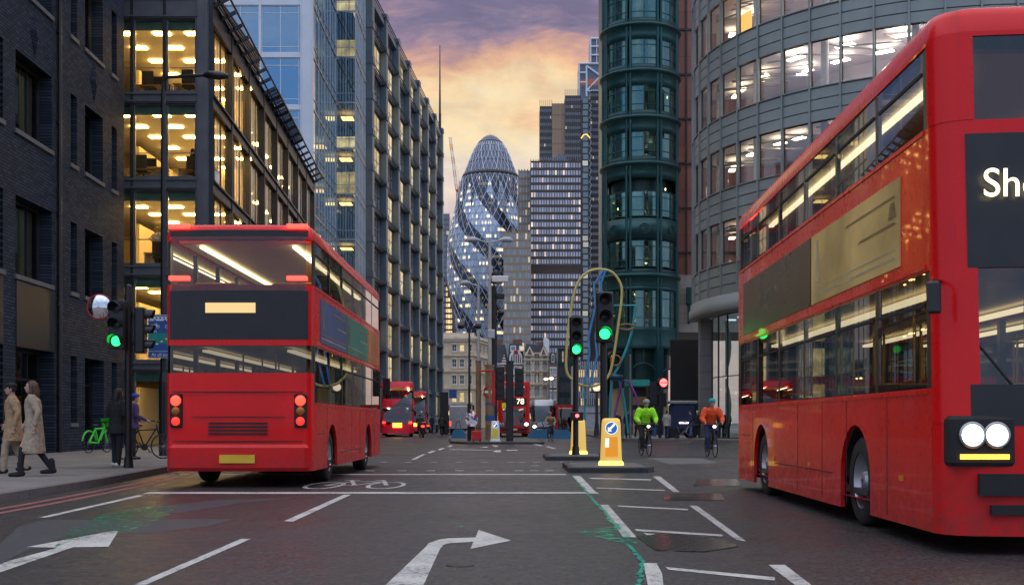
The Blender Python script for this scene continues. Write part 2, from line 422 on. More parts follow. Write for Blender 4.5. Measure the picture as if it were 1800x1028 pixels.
back = t.ramp(t.math('ADD', z, t.math('MULTIPLY', t.math('SUBTRACT', n1, .5), .3)), [(.0, S(166,178,200)), (.25, S(128,162,206)), (.55, S(150,168,200)), (.9, S(168,172,186))])
bk = t.math('MULTIPLY', t.rng(n1, .45, .62, 0, 1), .55)
back = t.mix(bk, back, S(214,208,214))
col = t.mix(t.rng(y, -.1, .75, 0, 1), back, front)
col = t.mix(1.0, col, t.ramp(z, [(.4, (1,1,1)), (.75, (1.0,1.0,1.0))]), 'MULTIPLY')
gain = t.math('MULTIPLY', t.rng(z, .4, .72, 1.0, ZEN), t.rng(y, -.3, .6, BACK, 1.0))
sky = t.new('ShaderNodeTexSky', sky_type='NISHITA'); sky.sun_disc = False
sky.sun_elevation = SUN_EL; sky.sun_rotation = SUN_AZ; sky.altitude = 20; sky.dust_density = 2.5
t.link(sky.outputs[0], bg.inputs[0]); bg.inputs[1].default_value = .004
bg2 = t.new('ShaderNodeBackground'); t.link(col, bg2.inputs[0]); t.link(t.math('MULTIPLY', gain, SKY_ST), bg2.inputs[1])
ad = t.new('ShaderNodeAddShader'); t.link(bg.outputs[0], ad.inputs[0]); t.link(bg2.outputs[0], ad.inputs[1])
t.link(ad.outputs[0], t.n['World Output'].inputs[0])
sd = bpy.data.lights.new('sun', 'SUN'); so = bpy.data.objects.new('sun', sd); COL.objects.link(so)
sd.energy = .06; sd.angle = rad(45); sd.color = (1, .78, .55)
sv = Vector((math.sin(SUN_AZ)*math.cos(SUN_EL), math.cos(SUN_AZ)*math.cos(SUN_EL), math.sin(SUN_EL)))
so.rotation_euler = (-sv).to_track_quat('-Z', 'Y').to_euler()

# ------------------------------------------------------------------ ground, road, pavements
struct(MB(MAT['ground']).sheet([(-2500,-300),(2500,-300),(2500,3200),(-2500,3200)], -.03), 'ground')
b = MB(MAT['asphalt'])
b.sheet([(-70,-40),(90,-40),(90,330),(-70,330)], 0.0)
struct(b, 'road')
KL = [(-6.85,-40),(-6.9,5),(-7.0,15.5),(-7.2,20),(-7.65,25.2),(-8.3,45),(-9.7,85),(-10.2,106),(-8.3,157),(-6.8,212),(-5.2,218),(-5.0,222)]
KR = [(6.3,185),(6.3,73.5),(6.7,72),(8,70.6),(11,68.3),(14,64),(18.5,57),(26,52.5),(40,50.5),(90,50)]
def offs(P, k):
    out = []
    for i, p in enumerate(P):
        a = Vector(P[max(i-1,0)]); c = Vector(P[min(i+1,len(P)-1)]); dd = (c-a).normalized()
        out.append((p[0]-dd.y*k, p[1]+dd.x*k))
    return out
def pavement(K, closing, side, name):
    inner = offs(K, .16*side)
    b = MB(MAT['paving']); b.prism(inner+closing, -.01, .12); struct(b, name)
    # kerb stones, one strip with joints in the stone
    b = MB(MAT['granite']); o2 = K
    for i in range(len(K)-1):
        a, c = Vector(K[i]), Vector(K[i+1]); ia, ic = Vector(inner[i]), Vector(inner[i+1]); n = max(1, int((c-a).length/1.0)) if a.y > 4 and c.y < 90 else 1
        for k in range(n):
            g = .006 if n > 1 else 0
            f0, f1 = k/n, (k+1)/n
            pa, pc = a.lerp(c, f0), a.lerp(c, f1); qa, qc = ia.lerp(ic, f0), ia.lerp(ic, f1)
            dd = (pc-pa).normalized()*g
            hh = .128
            poly = [tuple(pa+dd), tuple(pc-dd), tuple(qc-dd), tuple(qa+dd)]
            b.prism(poly, -.01, hh)
    o = struct(b, 'kerb')
pavement(KL, [(-70,222),(-70,-40)], 1, 'pavement')
pavement(KR, [(90,185)], 1, 'pavement')
b = MB(MAT['paving']); b.prism([(-60,226),(-5,226),(0,236),(8,245),(40,262),(90,275),(90,330),(-60,330)], -.01, .12); struct(b, 'pavement')
# tactile strip on the pavement
b = MB(M('tactile_paving', (.15,.14,.13), .8, var=.3, scale=30))
b.sheet([(-11.5,24.6),(-7.9,24.6),(-7.95,25.6),(-11.5,25.6)], .124); struct(b, 'tactile_paving')

def L1(pts): return [GP(600+x*.3889, 740+y*.3889) for x, y in pts]
def L0(pts): return [GP(x*.3889, 800+y*.3889) for x, y in pts]
def L5(pts): return [GP(640+x*.2724, 550+y*.2724) for x, y in pts]
LV = [.004]
def mark(polys, m='white_paint', name='road_marking', z=None):
    b = MB(MAT[m])
    for p in polys: b.sheet(p, z or .004)
    return struct(b, name)
WP = [
 [(1045,247),(1080,247),(1150,320),(1112,322)], [(1170,378),(1205,378),(1335,525),(1275,527)],
 [(1365,642),(1425,642),(1450,690),(1456,741),(1448,900),(1390,900),(1385,741),(1375,690)],
 [(1408,250),(1442,250),(1530,320),(1500,320)], [(1573,382),(1608,382),(1832,545),(1785,537)],
 [(1120,256),(1400,263),(1400,267.5),(1130,260.5)], [(1150,300),(1465,311),(1460,315),(1155,304)],
 [(1248,381),(1570,397),(1565,403),(1255,387)], [(1325,488),(1725,513),(1720,521),(1335,497)],
 [(1365,505),(1415,510),(1545,588),(1480,588)], [(1465,660),(1960,706),(1960,722),(1480,672)],
 [(1930,650),(2005,650),(2125,741),(2050,741)]]
for p in WP: mark([L1(p)])
# right-turn arrow and straight-on arrow
mark([L1([(200,741),(380,570),(395,552),(440,536),(480,530),(607,526),(620,492),(768,540),(583,578),(597,546),(490,552),(462,560),(445,580),(372,741),(300,900),(60,900)])], name='arrow_marking')
mark([L0([(-120,588),(0,493),(40,478),(100,462),(262,418),(120,415),(488,346),(535,343),(490,414),(330,416),(0,530),(-120,640)])], name='arrow_marking')
mark([L0([(172,282),(625,180),(650,183),(205,283)])])
mark([L0([(1283,298),(1553,178),(1587,178),(1325,300)])])
mark([L0([(605,586),(1090,378),(1135,378),(660,586)])])
mark([[(-7.25,24.05),(1.15,24.05),(1.15,24.5),(-7.25,24.5)]], name='stop_line')
mark([[(-5.75,17.65),(1.35,17.65),(1.35,18.1),(-5.75,18.1)]], name='stop_line', z=.0042)
for q in ([(298,948),(330,946),(397,911),(375,911)], [(405,900),(425,905),(465,888),(440,888)], [(472,882),(490,885),(525,872),(500,871)], [(535,862),(555,864),(575,854),(555,853)],
          [(830,896),(850,885),(885,885),(880,898)], [(918,882),(990,882),(990,887),(925,888)], [(740,867),(780,862),(802,862),(795,867)], [(825,853),(855,853),(868,862),(840,862)],
          [(1085,845),(1110,845),(1158,857),(1130,857)], [(1168,860),(1190,860),(1243,874),(1215,874)], [(550,878),(830,884),(830,887),(550,881)]):
    mark([L5(q)])
for yy, xs in ((963,(125,285,450,615,780,945,1110,1022,1290)), (1017,(40,245,430,615,810,1000,1195,1100)), (985,(1100,))):
    for q in xs:
        X, Y = GP(640+q*.2724, 550+yy*.2724); mark([[(X-.1,Y-.13),(X+.1,Y-.13),(X+.1,Y+.13),(X-.1,Y+.13)]], name='crossing_stud')
# double red lines along the kerb
for k in (0.38, .68):
    P = offs(KL[1:9], -k); Q = offs(KL[1:9], -k-.12)
    b = MB(MAT['red_paint'])
    for i in range(len(P)-1): b.sheet([P[i], P[i+1], Q[i+1], Q[i]], .004)
    struct(b, 'red_line')
# cycle symbol on the road
def stroke(b, pts, wd, mp, z=.004):
    for i in range(len(pts)-1):
        a, c = Vector(pts[i]), Vector(pts[i+1]); dd = (c-a).normalized(); nn = Vector((-dd.y, dd.x))*wd/2
        b.sheet([mp(a+nn), mp(a-nn), mp(c-nn), mp(c+nn)], z + .0002*(len(b.f) % 9))
bk_ = MB(MAT['white_paint'])
mp = lambda p: (-3.65+p[0]*1.75, 19.0+p[1]*2.9)
for cx in (.2, .82):
    C = [(cx+.17*math.cos(a*PI/12), .36+.36*math.sin(a*PI/12)) for a in range(25)]
    stroke(bk_, C, .045, mp)
for ln in ([(.2,.36),(.38,.78),(.7,.78),(.5,.36),(.2,.36)], [(.38,.78),(.5,.36)], [(.82,.36),(.68,.96),(.58,.98)], [(.38,.78),(.34,.95)], [(.26,.96),(.42,.96)]): stroke(bk_, ln, .045, mp)
struct(bk_, 'cycle_marking')
# dark resurfaced patches
mark([L0([(80,325),(190,292),(1060,288),(950,320),(700,350),(310,362),(100,440),(0,492),(-150,560),(-150,440),(0,402)])], 'patch', 'asphalt_patch', .002)
mark([L0([(640,240),(1000,200),(1350,192),(1100,215),(800,262)])], 'patch', 'asphalt_patch', .0022)
mark([L1([(1385,165),(1640,168),(1700,190),(1480,195)])], 'islandtop', 'asphalt_patch', .002)
# spilled green paint
def blobline(pts, ws, m, name, z=.006):
    r = random.Random(3); b = MB(MAT[m]); P, Q = [], []
    for i in range(len(pts)-1):
        for k in range(8):
            f = k/8; px = pts[i][0]*(1-f)+pts[i+1][0]*f; py = pts[i][1]*(1-f)+pts[i+1][1]*f; ww = ws[i]*(1-f)+ws[i+1]*f
            j = r.uniform(-.35,.35)*ww
            P.append((px-ww*r.uniform(.25,.75)+j, py)); Q.append((px+ww*r.uniform(.25,.75)+j, py+r.uniform(-1,1)))
    for i in range(len(P)-1): b.sheet(L1([P[i], Q[i], Q[i+1], P[i+1]]), z)
    return struct(b, name)
blobline([(1046,252),(1070,277),(1102,312),(1122,337),(1152,372),(1190,410),(1222,455),(1262,492)], [5,8,10,12,16,18,20,26], 'green_paint', 'paint_spill')
blobline([(1285,548),(1335,605),(1362,640),(1352,700),(1340,760),(1330,880)], [14,22,16,24,22,16], 'green_paint', 'paint_spill')
r_ = random.Random(5); b = MB(MAT['green_paint'])
pl = [(1062,503),(1110,500),(1150,497),(1200,490),(1262,484),(1285,512),(1330,552),(1290,552),(1230,535),(1180,522),(1120,512)]
b.use(MAT['green_speck']); b.sheet(L1([(1050,500),(1110,494),(1160,488),(1225,478),(1270,480),(1300,512),(1345,560),(1290,560),(1220,540),(1170,528),(1105,516)]), .0055); struct(b, 'paint_spill')
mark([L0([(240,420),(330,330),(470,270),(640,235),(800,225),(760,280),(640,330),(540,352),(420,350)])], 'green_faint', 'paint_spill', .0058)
for (lx, ly) in ((1004,664),(1092,716),(1215,541),(540,478)):
    b = MB(MAT['green_speck']); b.sheet(L1([(lx-9,ly-2),(lx+7,ly-4),(lx+10,ly+2),(lx-4,ly+4)]), .0055); struct(b, 'paint_spill')
# iron covers
def cover(poly, nm='manhole_cover'):
    m, tt, p = base('cover_iron')
    co = tt.pos(); bt = tt.new('ShaderNodeTexBrick'); tt.link(co, bt.inputs['Vector']); bt.inputs['Scale'].default_value = 1
    bt.inputs['Brick Width'].default_value = .12; bt.inputs['Row Height'].default_value = .12; bt.inputs['Mortar Size'].default_value = .012
    tt.link(tt.mix(bt.outputs[1], (.35,.32,.28), (.02,.02,.02)), p.inputs['Base Color']); p.inputs['Metallic'].default_value = .9; p.inputs['Roughness'].default_value = .2
    tt.link(tt.bump(tt.math('SUBTRACT', 1.0, bt.outputs[1]), .8, .02), p.inputs['Normal'])
    b = MB(m); b.sheet(poly, .006); return b
def rect(lx0, lx1, ly0, ly1, sk=0): return L1([(lx0+sk,ly0),(lx1,ly0),(lx1+sk,ly1),(lx0,ly1)])
for i, (q, lb) in enumerate(((rect(1590,1790,262,293,20), 'square iron access cover in the wet lane behind the approaching bus'), (rect(1455,1715,328,358,20), 'wide iron cover beside the hatched white lines near the island'),
          (L1([(1330,520),(1480,508),(1690,530),(1800,565),(1640,592),(1420,585)]), 'cracked iron cover crossed by white hatching and green paint'))):
    tag(cover(q).obj('manhole_cover'), lb, 'manhole cover')
X, Y = GP(809, 993); b = MB(MAT['iron']); b.lathe([(.001,.007),(.1,.007),(.11,.003)], 20, (X,Y,0)); tag(b.obj('drain_cover'), 'small round iron cap in the road near the turn arrow', 'drain cover')

# refuge islands
def island(poly, name='traffic_island', h=.125):
    cx = sum(p[0] for p in poly)/len(poly); cy = sum(p[1] for p in poly)/len(poly)
    b = MB(MAT['kerbdark'], MAT['islandtop'])
    n = len(poly); inn = [(cx+(x-cx)*(1-.14/max(.5,abs(x-cx)+.01)) if abs(x-cx)>.3 else x, cy+(y-cy)*(1-.14/max(.5,abs(y-cy)+.01)) if abs(y-cy)>.3 else y) for x, y in poly]
    b.grid([[(x,y,-.01) for x,y in poly], [(x,y,h-.02) for x,y in poly], [(x+(cx-x)*.01,y+(cy-y)*.01,h) for x,y in poly], [(x,y,h+.002) for x,y in inn]], False, True)
    b.use(MAT['islandtop']); b.sheet(inn, h-.004)
    return struct(b, name)
island([(1.25,25.1),(3.0,25.1),(3.2,25.6),(3.2,28.2),(2.9,28.8),(1.5,28.8),(1.25,28.3)])
island([(1.0,33.4),(2.7,33.4),(2.85,33.9),(2.85,36.8),(2.5,37.4),(1.3,37.4),(1.0,36.8)])
island([(-2.4,58.8),(1.6,58.8),(1.7,59.4),(1.7,72),(1.2,73),(-3.6,73),(-4.0,72),(-3.3,61)])
# ================================================================== buildings
_wc = {}
def win(parent, w, h, cols, rows, fw, fm, gm, loc, rz=0.0, dep=.1, splits=None):
    """one window: frame mesh with its glazing as a child; local x 0..w, z 0..h, outer face y=0"""
    k = (round(w,3), round(h,3), cols, rows, fw, fm, gm if isinstance(gm, str) else gm.name, dep)
    if k not in _wc:
        b = MB(MAT[fm]); e = .0
        b.box(0,w,0,dep,0,fw); b.box(0,w,0,dep,h-fw,h); b.box(0,fw,0,dep,fw,h-fw); b.box(w-fw,w,0,dep,fw,h-fw)
        for i in range(1, cols): x = w*i/cols; b.box(x-fw*.4,x+fw*.4,.01,dep-.01,fw,h-fw)
        for i in range(1, rows): z = h*i/rows if not splits else h*splits[i-1]; b.box(fw,w-fw,.016,dep-.016,z-fw*.4,z+fw*.4)
        g = MB(MAT[gm] if isinstance(gm, str) else gm); g.face([(fw*.5,dep*.55,fw*.5),(w-fw*.5,dep*.55,fw*.5),(w-fw*.5,dep*.55,h-fw*.5),(fw*.5,dep*.55,h-fw*.5)])
        _wc[k] = (b.mesh('window'), g.mesh('pane'))
    fme, gme = _wc[k]
    o = place(fme, 'window', parent, loc, rz); place(gme, 'pane', o)
    return o
def wall_holes(b, u0, u1, z0, z1, holes, t, y=0.0):
    us = sorted({u0,u1,*[h[0] for h in holes],*[h[1] for h in holes]}); us = [u for u in us if u0<=u<=u1]
    zs = sorted({z0,z1,*[h[2] for h in holes],*[h[3] for h in holes]}); zs = [z for z in zs if z0<=z<=z1]
    for j in range(len(zs)-1):
        zc = (zs[j]+zs[j+1])/2; run = None
        for i in range(len(us)):
            solid = i < len(us)-1 and not any(h[0] < (us[i]+us[i+1])/2 < h[1] and h[2] < zc < h[3] for h in holes)
            if solid and run is None: run = us[i]
            if not solid and run is not None:
                a, c = run, us[i]; b.face([(a,y,zs[j]),(c,y,zs[j]),(c,y,zs[j+1]),(a,y,zs[j+1])]); run = None
    for a,c,p,q in [h[:4] for h in holes]:
        b.face([(a,y,p),(a,y,q),(a,y+t,q),(a,y+t,p)][::-1]); b.face([(c,y,p),(c,y+t,p),(c,y+t,q),(c,y,q)][::-1])
        b.face([(a,y,q),(c,y,q),(c,y+t,q),(a,y+t,q)][::-1]); b.face([(a,y,p),(a,y+t,p),(c,y+t,p),(c,y,p)][::-1])

# ---------------------------------------------------------------- dark brick block on the left
B1 = thing('brick_building', 'dark brick block with recessed windows and diamond brick reliefs beside the left pavement', 'building', (-14.65,20,0), PI/2+.025)
holes = []; wins = []
for zs, ze in ((5.6,8.0),(10.0,12.4),(14.4,16.8),(18.8,21.2)):
    for a, c in ((1.2,3.4),(6,8.8),(14.4,17.3),(10.9,13.5),(20.4,22.3)): holes.append((a,c,zs,ze)); wins.append((a,c,zs,ze,3 if c-a>2.2 else 2))
    for a, c in ((4.4,5.0),(9.4,10.0),(19.0,19.6),(23.3,23.9)): holes.append((a,c,zs,ze)); wins.append((a,c,zs,ze,1))
door_holes = [(1.2,4.2,.12,3.4),(6,9,.12,3.4),(10.9,13.5,.12,3.4),(14.4,17.5,.12,3.4),(20.4,22.4,.12,3.4)]
slim = [(9.4,10.0,1.1,3.4),(19.0,19.6,1.1,3.4),(23.3,23.9,1.1,3.4)]
b = MB(MAT['darkbrick']); wall_holes(b, 0, 24.8, 0, 24, holes+door_holes+slim, .55)
b.face([(24.8,0,0),(24.8,10,0),(24.8,10,24),(24.8,0,24)]); b.face([(0,0,0),(0,0,24),(0,10,24),(0,10,0)]); b.face([(0,0,24),(24.8,0,24),(24.8,10,24),(0,10,24)])
b.face([(0,10,0),(0,10,24),(24.8,10,24),(24.8,10,0)])
b.obj('wall', B1)
b = MB(MAT['chairblack']);
for z in (.1, 4.6, 9.2, 13.6, 18.0, 22.6): b.box(.1,24.7,.7,9.9,z-.1,z)
b.obj('floor_slab', B1)
MAT['dimroom'] = M('dim_room_wall', (.2,.19,.17), .8, var=.4, scale=.5)
b = MB(MAT['dimroom']); b.box(.1,24.7,4.5,4.6,.1,23); b.obj('back_wall', B1)
for i,(a,c,zs,ze,n) in enumerate(wins):
    win(B1, c-a, ze-zs, n, 1 if n < 3 else 1, .06, 'darksteel', 'room_glass', (a,.4,zs))
    sl = MB(MAT['granite']); sl.box(a-.08,c+.08,-.06,.5,zs-.14,zs-.003); sl.obj('sill', B1)
for a,c,zs,ze,n in wins:
    if n == 3:
        b = MB(MAT['blind_tan']); b.box(c-(c-a)*.36,c-.07,.62,.64,zs+.05,ze-.05); b.obj('blind', B1)
        b = MB(MAT['blind_teal']); b.box(a+(c-a)*.3,c-(c-a)*.38,.66,.68,zs+.9,ze-.05); b.obj('blind', B1)
    elif n == 2:
        b = MB(MAT['blind_teal']); b.box(a+.06,a+(c-a)*.55,.62,.64,zs+.05,ze-.05); b.obj('blind', B1)
for a,c,p,q in slim:
    win(B1, c-a, q-p, 1, 1, .05, 'darksteel', 'dark_glass', (a,.4,p)); sl = MB(MAT['granite']); sl.box(a-.06,c+.06,-.05,.5,p-.13,p-.003); sl.obj('sill', B1)
for a,c,p,q in door_holes: win(B1, c-a, q-p, 3 if c-a>2.5 else 2, 2, .09, 'black', 'dark_glass', (a,.45,p), splits=[.72])
for a,c in ((10.9,13.5),(14.4,17.5),(6,9),(1.2,4.2)):
    g = MB(MAT['darksteel']); g.box(a+.02,c-.02,-.025,.3,3.42,5.42); g.obj('spandrel_panel', B1)
for a,c in ((20.4,22.4),):
    g = MB(M('green_black_panel', (.02,.04,.035), .35)); g.box(a+.02,c-.02,.12,.3,3.42,5.44); g.obj('spandrel_panel', B1)
# amber lamp inside the two brighter rooms
for (x,z) in ((21.3,16.4),(15.8,12.0),(15.8,16.5),(12,7.6)):
    g = MB(EM('room_lamp_%d' % int(x*10), (1,.62,.2), 9 if z > 16 and x > 20 else 3.0)); g.box(x-.7,x+.7,1.0,1.4,z-.05,z); g.obj('ceiling_light', B1)
for (x,z) in ((15.9,13.4),(21.35,13.5),(15.9,17.7),(12.2,13.4),(7.4,13.4)):
    for k in range(5):
        g = MB(MAT['darkbrick']); s = 1-.17*k; ww, hh = .42*s, .8*s
        if k == 0: b = g
        b.vprism([(x-ww,z),(x,z-hh),(x+ww,z),(x,z+hh)], -.02-.018*k, .0 if k == 0 else -.02-.018*(k-1)-.001)
    b.obj('brick_relief', B1)
g = MB(MAT['black']); g.cyl((17.75,-.09,.1),(17.75,-.09,23.8),.07); 
for z in range(2, 24, 3): g.box(17.63,17.87,-.12,0,z,z+.07)
g.obj('downpipe', B1)
g = MB(MAT['granite']); g.box(-.05,24.85,-.12,.4,23.6,24.1); g.obj('coping', B1)

# ---------------------------------------------------------------- lit office block behind it
B2 = thing('office_block', 'lit five storey glass office with warm ceiling lights and roof louvres above the street', 'building', (-12.3,46,0))
SA = -.055; SIDE = PI/2 + .055
def side2(x, y=0.0):   # along the street side, from the corner
    return (x*SA + y*0 , x)
fp = [(-8,.12),(-.12,.12),(-.12-35*.055,35),(-8,35)]
Z2 = [.12, 3.2, 7.0, 10.5, 13.98, 17.4]; Z2w = [(.12,3.2),(3.6,7.0),(7.5,10.5),(11.0,13.98),(14.46,17.4)]
for z in (0.0, 3.2, 7.0, 10.5, 13.98, 17.4):
    b = MB(MAT['carpet']); b.prism(fp, z+.08, z+.44 if z else z+.11); b.obj('floor_slab', B2)
    if z:
        b = MB(MAT['white']); b.prism([(x*.99-.02,y+.05) for x,y in fp], z-.02, z+.075); b.obj('ceiling', B2)
for z0, z1 in Z2w:
    b = MB(MAT['cream']); b.box(-8,-.9,11.5,11.7,z0,z1-.03); b.box(-8,-7.9,.2,11.5,z0,z1-.03); b.box(-4.6,-4.4,5,11.5,z0,z1-.5); b.obj('partition', B2)
b = MB(MAT['cream']); b.box(-5.2,-5.0,11.7,34.8,.1,17.3); b.obj('core_wall', B2)
for i,(z0,z1) in enumerate(Z2w):
    for a, c in ((-4.6,-3.1),(-2.98,-1.78),(-1.66,-.47)):
        win(B2, c-a, z1-z0-.02, 1, 1, .05, 'steel', 'office_glass', (a,.0,z0+.01))
for (z0,z1) in ((3.2,3.6),(7.0,7.5),(10.5,11.0),(13.98,14.46),(17.4,18.3)):
    b = MB(MAT['steel']); b.box(-6,-.3,-.1,.14,z0,z1); b.box(-6,-.3,-.16,-.1,z0+.06,z0+.12); b.box(-6,-.3,-.16,-.1,z1-.12,z1-.06)
    b.obj('floor_beam', B2)
for x0,x1,dp in ((-.47,0.0,.3),(-1.78,-1.66,.12),(-3.1,-2.98,.22),(-5.2,-4.6,.12)):
    b = MB(MAT['steel'] if dp > .25 else MAT['darksteel']); b.box(x0,x1,-.12,dp,.1,18.3)
    if dp > .25:
        b.box(x0+.1,x1-.1,-.2,-.12,.1,18.3)
    b.obj('column', B2)
b = MB(MAT['steel']); b.prism([(-8,0.1),(-.02,.1),(-.02-35*.055,35),(-8,35)], 18.302, 18.5); b.obj('roof', B2)
li = MB(MAT['lamp_warm']); li.box(-.34,.34,-.17,.17,-.035,0); lme = li.mesh('ceiling_light')
for (z0,z1) in Z2w[1:]:
    for y in (1.6,3.4,5.2,7.2,9.4):
        for x in (-3.9,-2.35,-1.0): place(lme, 'ceiling_light', B2, (x+(.25 if y > 5 else 0),y,z1-.035))
    for y in (11.5,14.5,17.5,20.5,23.5,26.5,29.5,32.5):
        place(lme, 'ceiling_light', B2, (-1.5-y*.055,y,z1-.035), PI/2)
place(lme, 'ceiling_light', B2, (-2.2,1.8,3.165)); place(lme, 'ceiling_light', B2, (-3.6,4,3.165)); place(lme, 'ceiling_light', B2, (-1,3.2,3.165))
# street side: bays of ribbed glass between sloping-in-view floor beams
NB = 8; BW = 35/NB
for (z0,z1) in ((3.2,3.6),(7.0,7.5),(10.5,11.0),(13.98,14.46),(17.4,18.3)):
    b = MB(MAT['darksteel']); b.box(.3,35,-.14,.12,z0,z1); b.box(.3,35,-.24,-.14,z1-.12,z1-.04); b.obj('floor_beam', B2, (0,0,0), SIDE)
for i in range(NB+1):
    b = MB(MAT['darksteel']); b.box(i*BW-.09+(.25 if i == 0 else 0),i*BW+.09+(.1 if i == 0 else 0),-.18,.15,.1,18.25); b.obj('mullion', B2, (0,0,0), SIDE)
for z0, z1 in Z2w:
    for i in range(NB):
        win(B2, BW-.18, z1-z0-.02, 3, 1, .04, 'darksteel', 'ribbed_glass', (SA*(i*BW+.09)-.02,i*BW+.09,z0+.01), SIDE)
# brise-soleil: outriggers, rails, slatted stretch
b = MB(MAT['darksteel'])
for i in range(23):
    x = .4+i*1.55; b.box(x-.05,x+.05,-.85,0,-.07,.07, Matrix.Translation((0,0,18.0)) @ Matrix.Rotation(rad(-28),4,'X'))
for y, z in ((-.78,18.46),(-.4,18.26)): b.cyl((-.2,y,z),(35,y,z),.045)
b.obj('shade_bracket', B2, (0,0,0), SIDE)
b = MB(MAT['darksteel'])
for i in range(12): b.box(13.5,24.2,-.8+i*.066,-.76+i*.066,18.52-i*.032,18.56-i*.032)
for i in range(22): x = 13.5+i*.5; b.box(x,x+.08,-.82,-.0,.06,.1, Matrix.Translation((0,0,18.08)) @ Matrix.Rotation(rad(-26),4,'X'))
b.obj('louvre', B2, (0,0,0), SIDE)
b = MB(MAT['darksteel'])
for k in range(22): z = 18.6+k*.19; b.box(-4.9,-2.55,9,21,z,z+.1)
b.box(-4.8,-2.65,9.1,20.9,18.5,22.8); b.obj('plant_room', B2)
b = MB(MAT['darksteel'])
for x in (-4.4,-3,-1.7,-.4): b.cyl((x,-.3,18.3),(x,-.3,18.95),.03)
for z in (18.6,18.95): b.cyl((-5,-.3,z),(.3,-.3,z),.03)
b.obj('roof_rail', B2)
MAT['tealblind'] = M('teal_blind', (.12,.24,.21), .7, var=.2)
for (z0,z1) in Z2w:
    for a, c in ((-4.6,-3.1),(-2.98,-1.78),(-1.66,-.47)):
        b = MB(MAT['tealblind']); b.box(a+.05,c-.05,.11,.13,z1-.42,z1-.03); b.obj('roller_blind', B2)
        b = MB(MAT['silver']); b.box(a+.05,c-.05,.2,.23,z0+1.02,z0+1.06); b.obj('guard_rail', B2)
# desks and chairs inside
def desk(loc, label):
    d = thing('office_desk', label, 'desk', loc, 0, 'desks behind the lit office windows')
    b = MB(MAT['wood']); b.box(-.8,.8,-.35,.35,.7,.74); b.obj('desktop', d)
    b = MB(MAT['white']); b.box(-.78,-.74,-.33,.33,0,.7); b.box(.74,.78,-.33,.33,0,.7); b.box(-.74,.74,.3,.32,.3,.7); b.obj('leg_frame', d)
    b = MB(MAT['black']); b.box(-.3,.3,.1,.13,.85,1.2); b.box(-.04,.04,.1,.16,.74,.86); b.box(-.14,.14,.04,.22,.741,.755); b.obj('monitor', d)
    b = MB(MAT['chairblack']); b.bbox(-.26,.26,-.95,-.45,.42,.52,.04); b.bbox(-.24,.24,-1.02,-.94,.55,1.1,.03); b.cyl((0,-.7,.05),(0,-.7,.42),.03); b.box(-.28,.28,-.73,-.67,.03,.07); b.box(-.03,.03,-.98,-.42,.031,.069); b.obj('chair', d)
FZ = [.11, 3.64, 7.44, 10.94, 14.42]
for (x,y,fl,s) in ((-13.3,47.6,4,'desk with dark chair at the top lit window, near the corner column'), (-15,47.8,4,'desk with monitor in the top lit window left of the lamp post'),
                   (-13.2,47.9,3,'desk where a woman stands, second lit floor from the top'), (-15.2,47.6,3,'desk with chair in the second lit floor beside the brick wall'),
                   (-14.6,47.9,2,'desk of the two seated workers above the bus')):
    desk((x,y,FZ[fl]+.04), s)

# ---------------------------------------------------------------- pale glass tower
B3 = thing('glass_tower', 'pale glass tower with wide blue windows and white grid rising behind the office block', 'building', (-14.7,84,0))
MAT['paleframe'] = M('pale_cladding', (.62,.65,.7), .38, .15, var=.08, scale=.4, dirt=.12)
MAT['blindlit'] = LITWIN('blind_blue', (.2,.3,.38), (.5,.7,1), 0, 0)
FH3 = 3.86; ZB = [28.2-FH3*k for k in range(7,-5,-1)]
MAT['coolroom'] = M('cool_room_wall', (.35,.5,.62), .8, var=.25, scale=.4)
b = MB(MAT['coolroom']); b.box(-11,-.3,1.6,1.7,.1,45); b.obj('back_wall', B3)
b = MB(MAT['paleframe']); b.box(-.92,0,-.14,.3,.1,46); b.box(-.92,-.86,-.2,-.14,.1,46); b.box(-.06,0,-.2,-.14,.1,46); b.obj('pilaster', B3)
b = MB(MAT['paleframe']); b.box(-11,-10.4,-.1,.3,.1,46); b.obj('pilaster', B3)
for z in ZB+[46]:
    b = MB(MAT['concrete']); b.prism([(-11,.3),(-.3,.3),(-.3,12.3),(1.2,12.5),(1.2,19),(-11,19)], z-.2, z-.06); b.obj('floor_slab', B3)
for z in ZB:
    b = MB(MAT['paleframe']); b.box(-10.4,-.92,-.1,.12,z-.17,z+.17); b.obj('floor_band', B3)
    for a in (-3.79,-6.75,-9.7):
        win(B3, 2.8, FH3-.36, 2, 3, .06, 'paleframe', 'blue_glass', (a,-.02,z+.18), splits=[.13,.84])
for a in (-3.99,-6.95): 
    b = MB(MAT['paleframe']); b.box(a+.02,a+.19,-.12,.12,.1,46); b.obj('mullion', B3)
# stepped street side of the tower, three glass planes
LD3 = EM('tower_lamp_amber', (1,.55,.16), 5)
def glassplane(x0, y0, ln, rz, ncol, cols, lit=()):
    for zi, z in enumerate(ZB):
        for c in range(ncol):
            ox = ln/ncol*c; win(B3, ln/ncol-.01, FH3-.02, cols, 2, .05, 'silver', 'tower_glass', (x0+math.cos(rz)*ox, y0+math.sin(rz)*ox, z), rz, .09, splits=[.2])
R1 = PI/2+.015
glassplane(0, .0, 12.2, R1, 4, 2)
glassplane(-.2, 12.3, 1.7, 0, 1, 2)
glassplane(1.5, 12.3, 7.2, R1, 3, 3)
b = MB(MAT['cream']); b.box(-2.2,-2.1,.5,19,.1,44); b.obj('core_wall', B3)
for z, yy, xx in ((16.5,14,.4),(12.6,13.8,.5),(16.4,8,-1),(12.5,6,-1),(20.3,14,.4),(8.7,14,.4),(20.2,9,-1),(24.1,15,.4)):
    g = MB(LD3); g.box(xx-.5,xx+.5,yy-.6,yy+.6,z+3.4,z+3.46); g.obj('ceiling_light', B3)
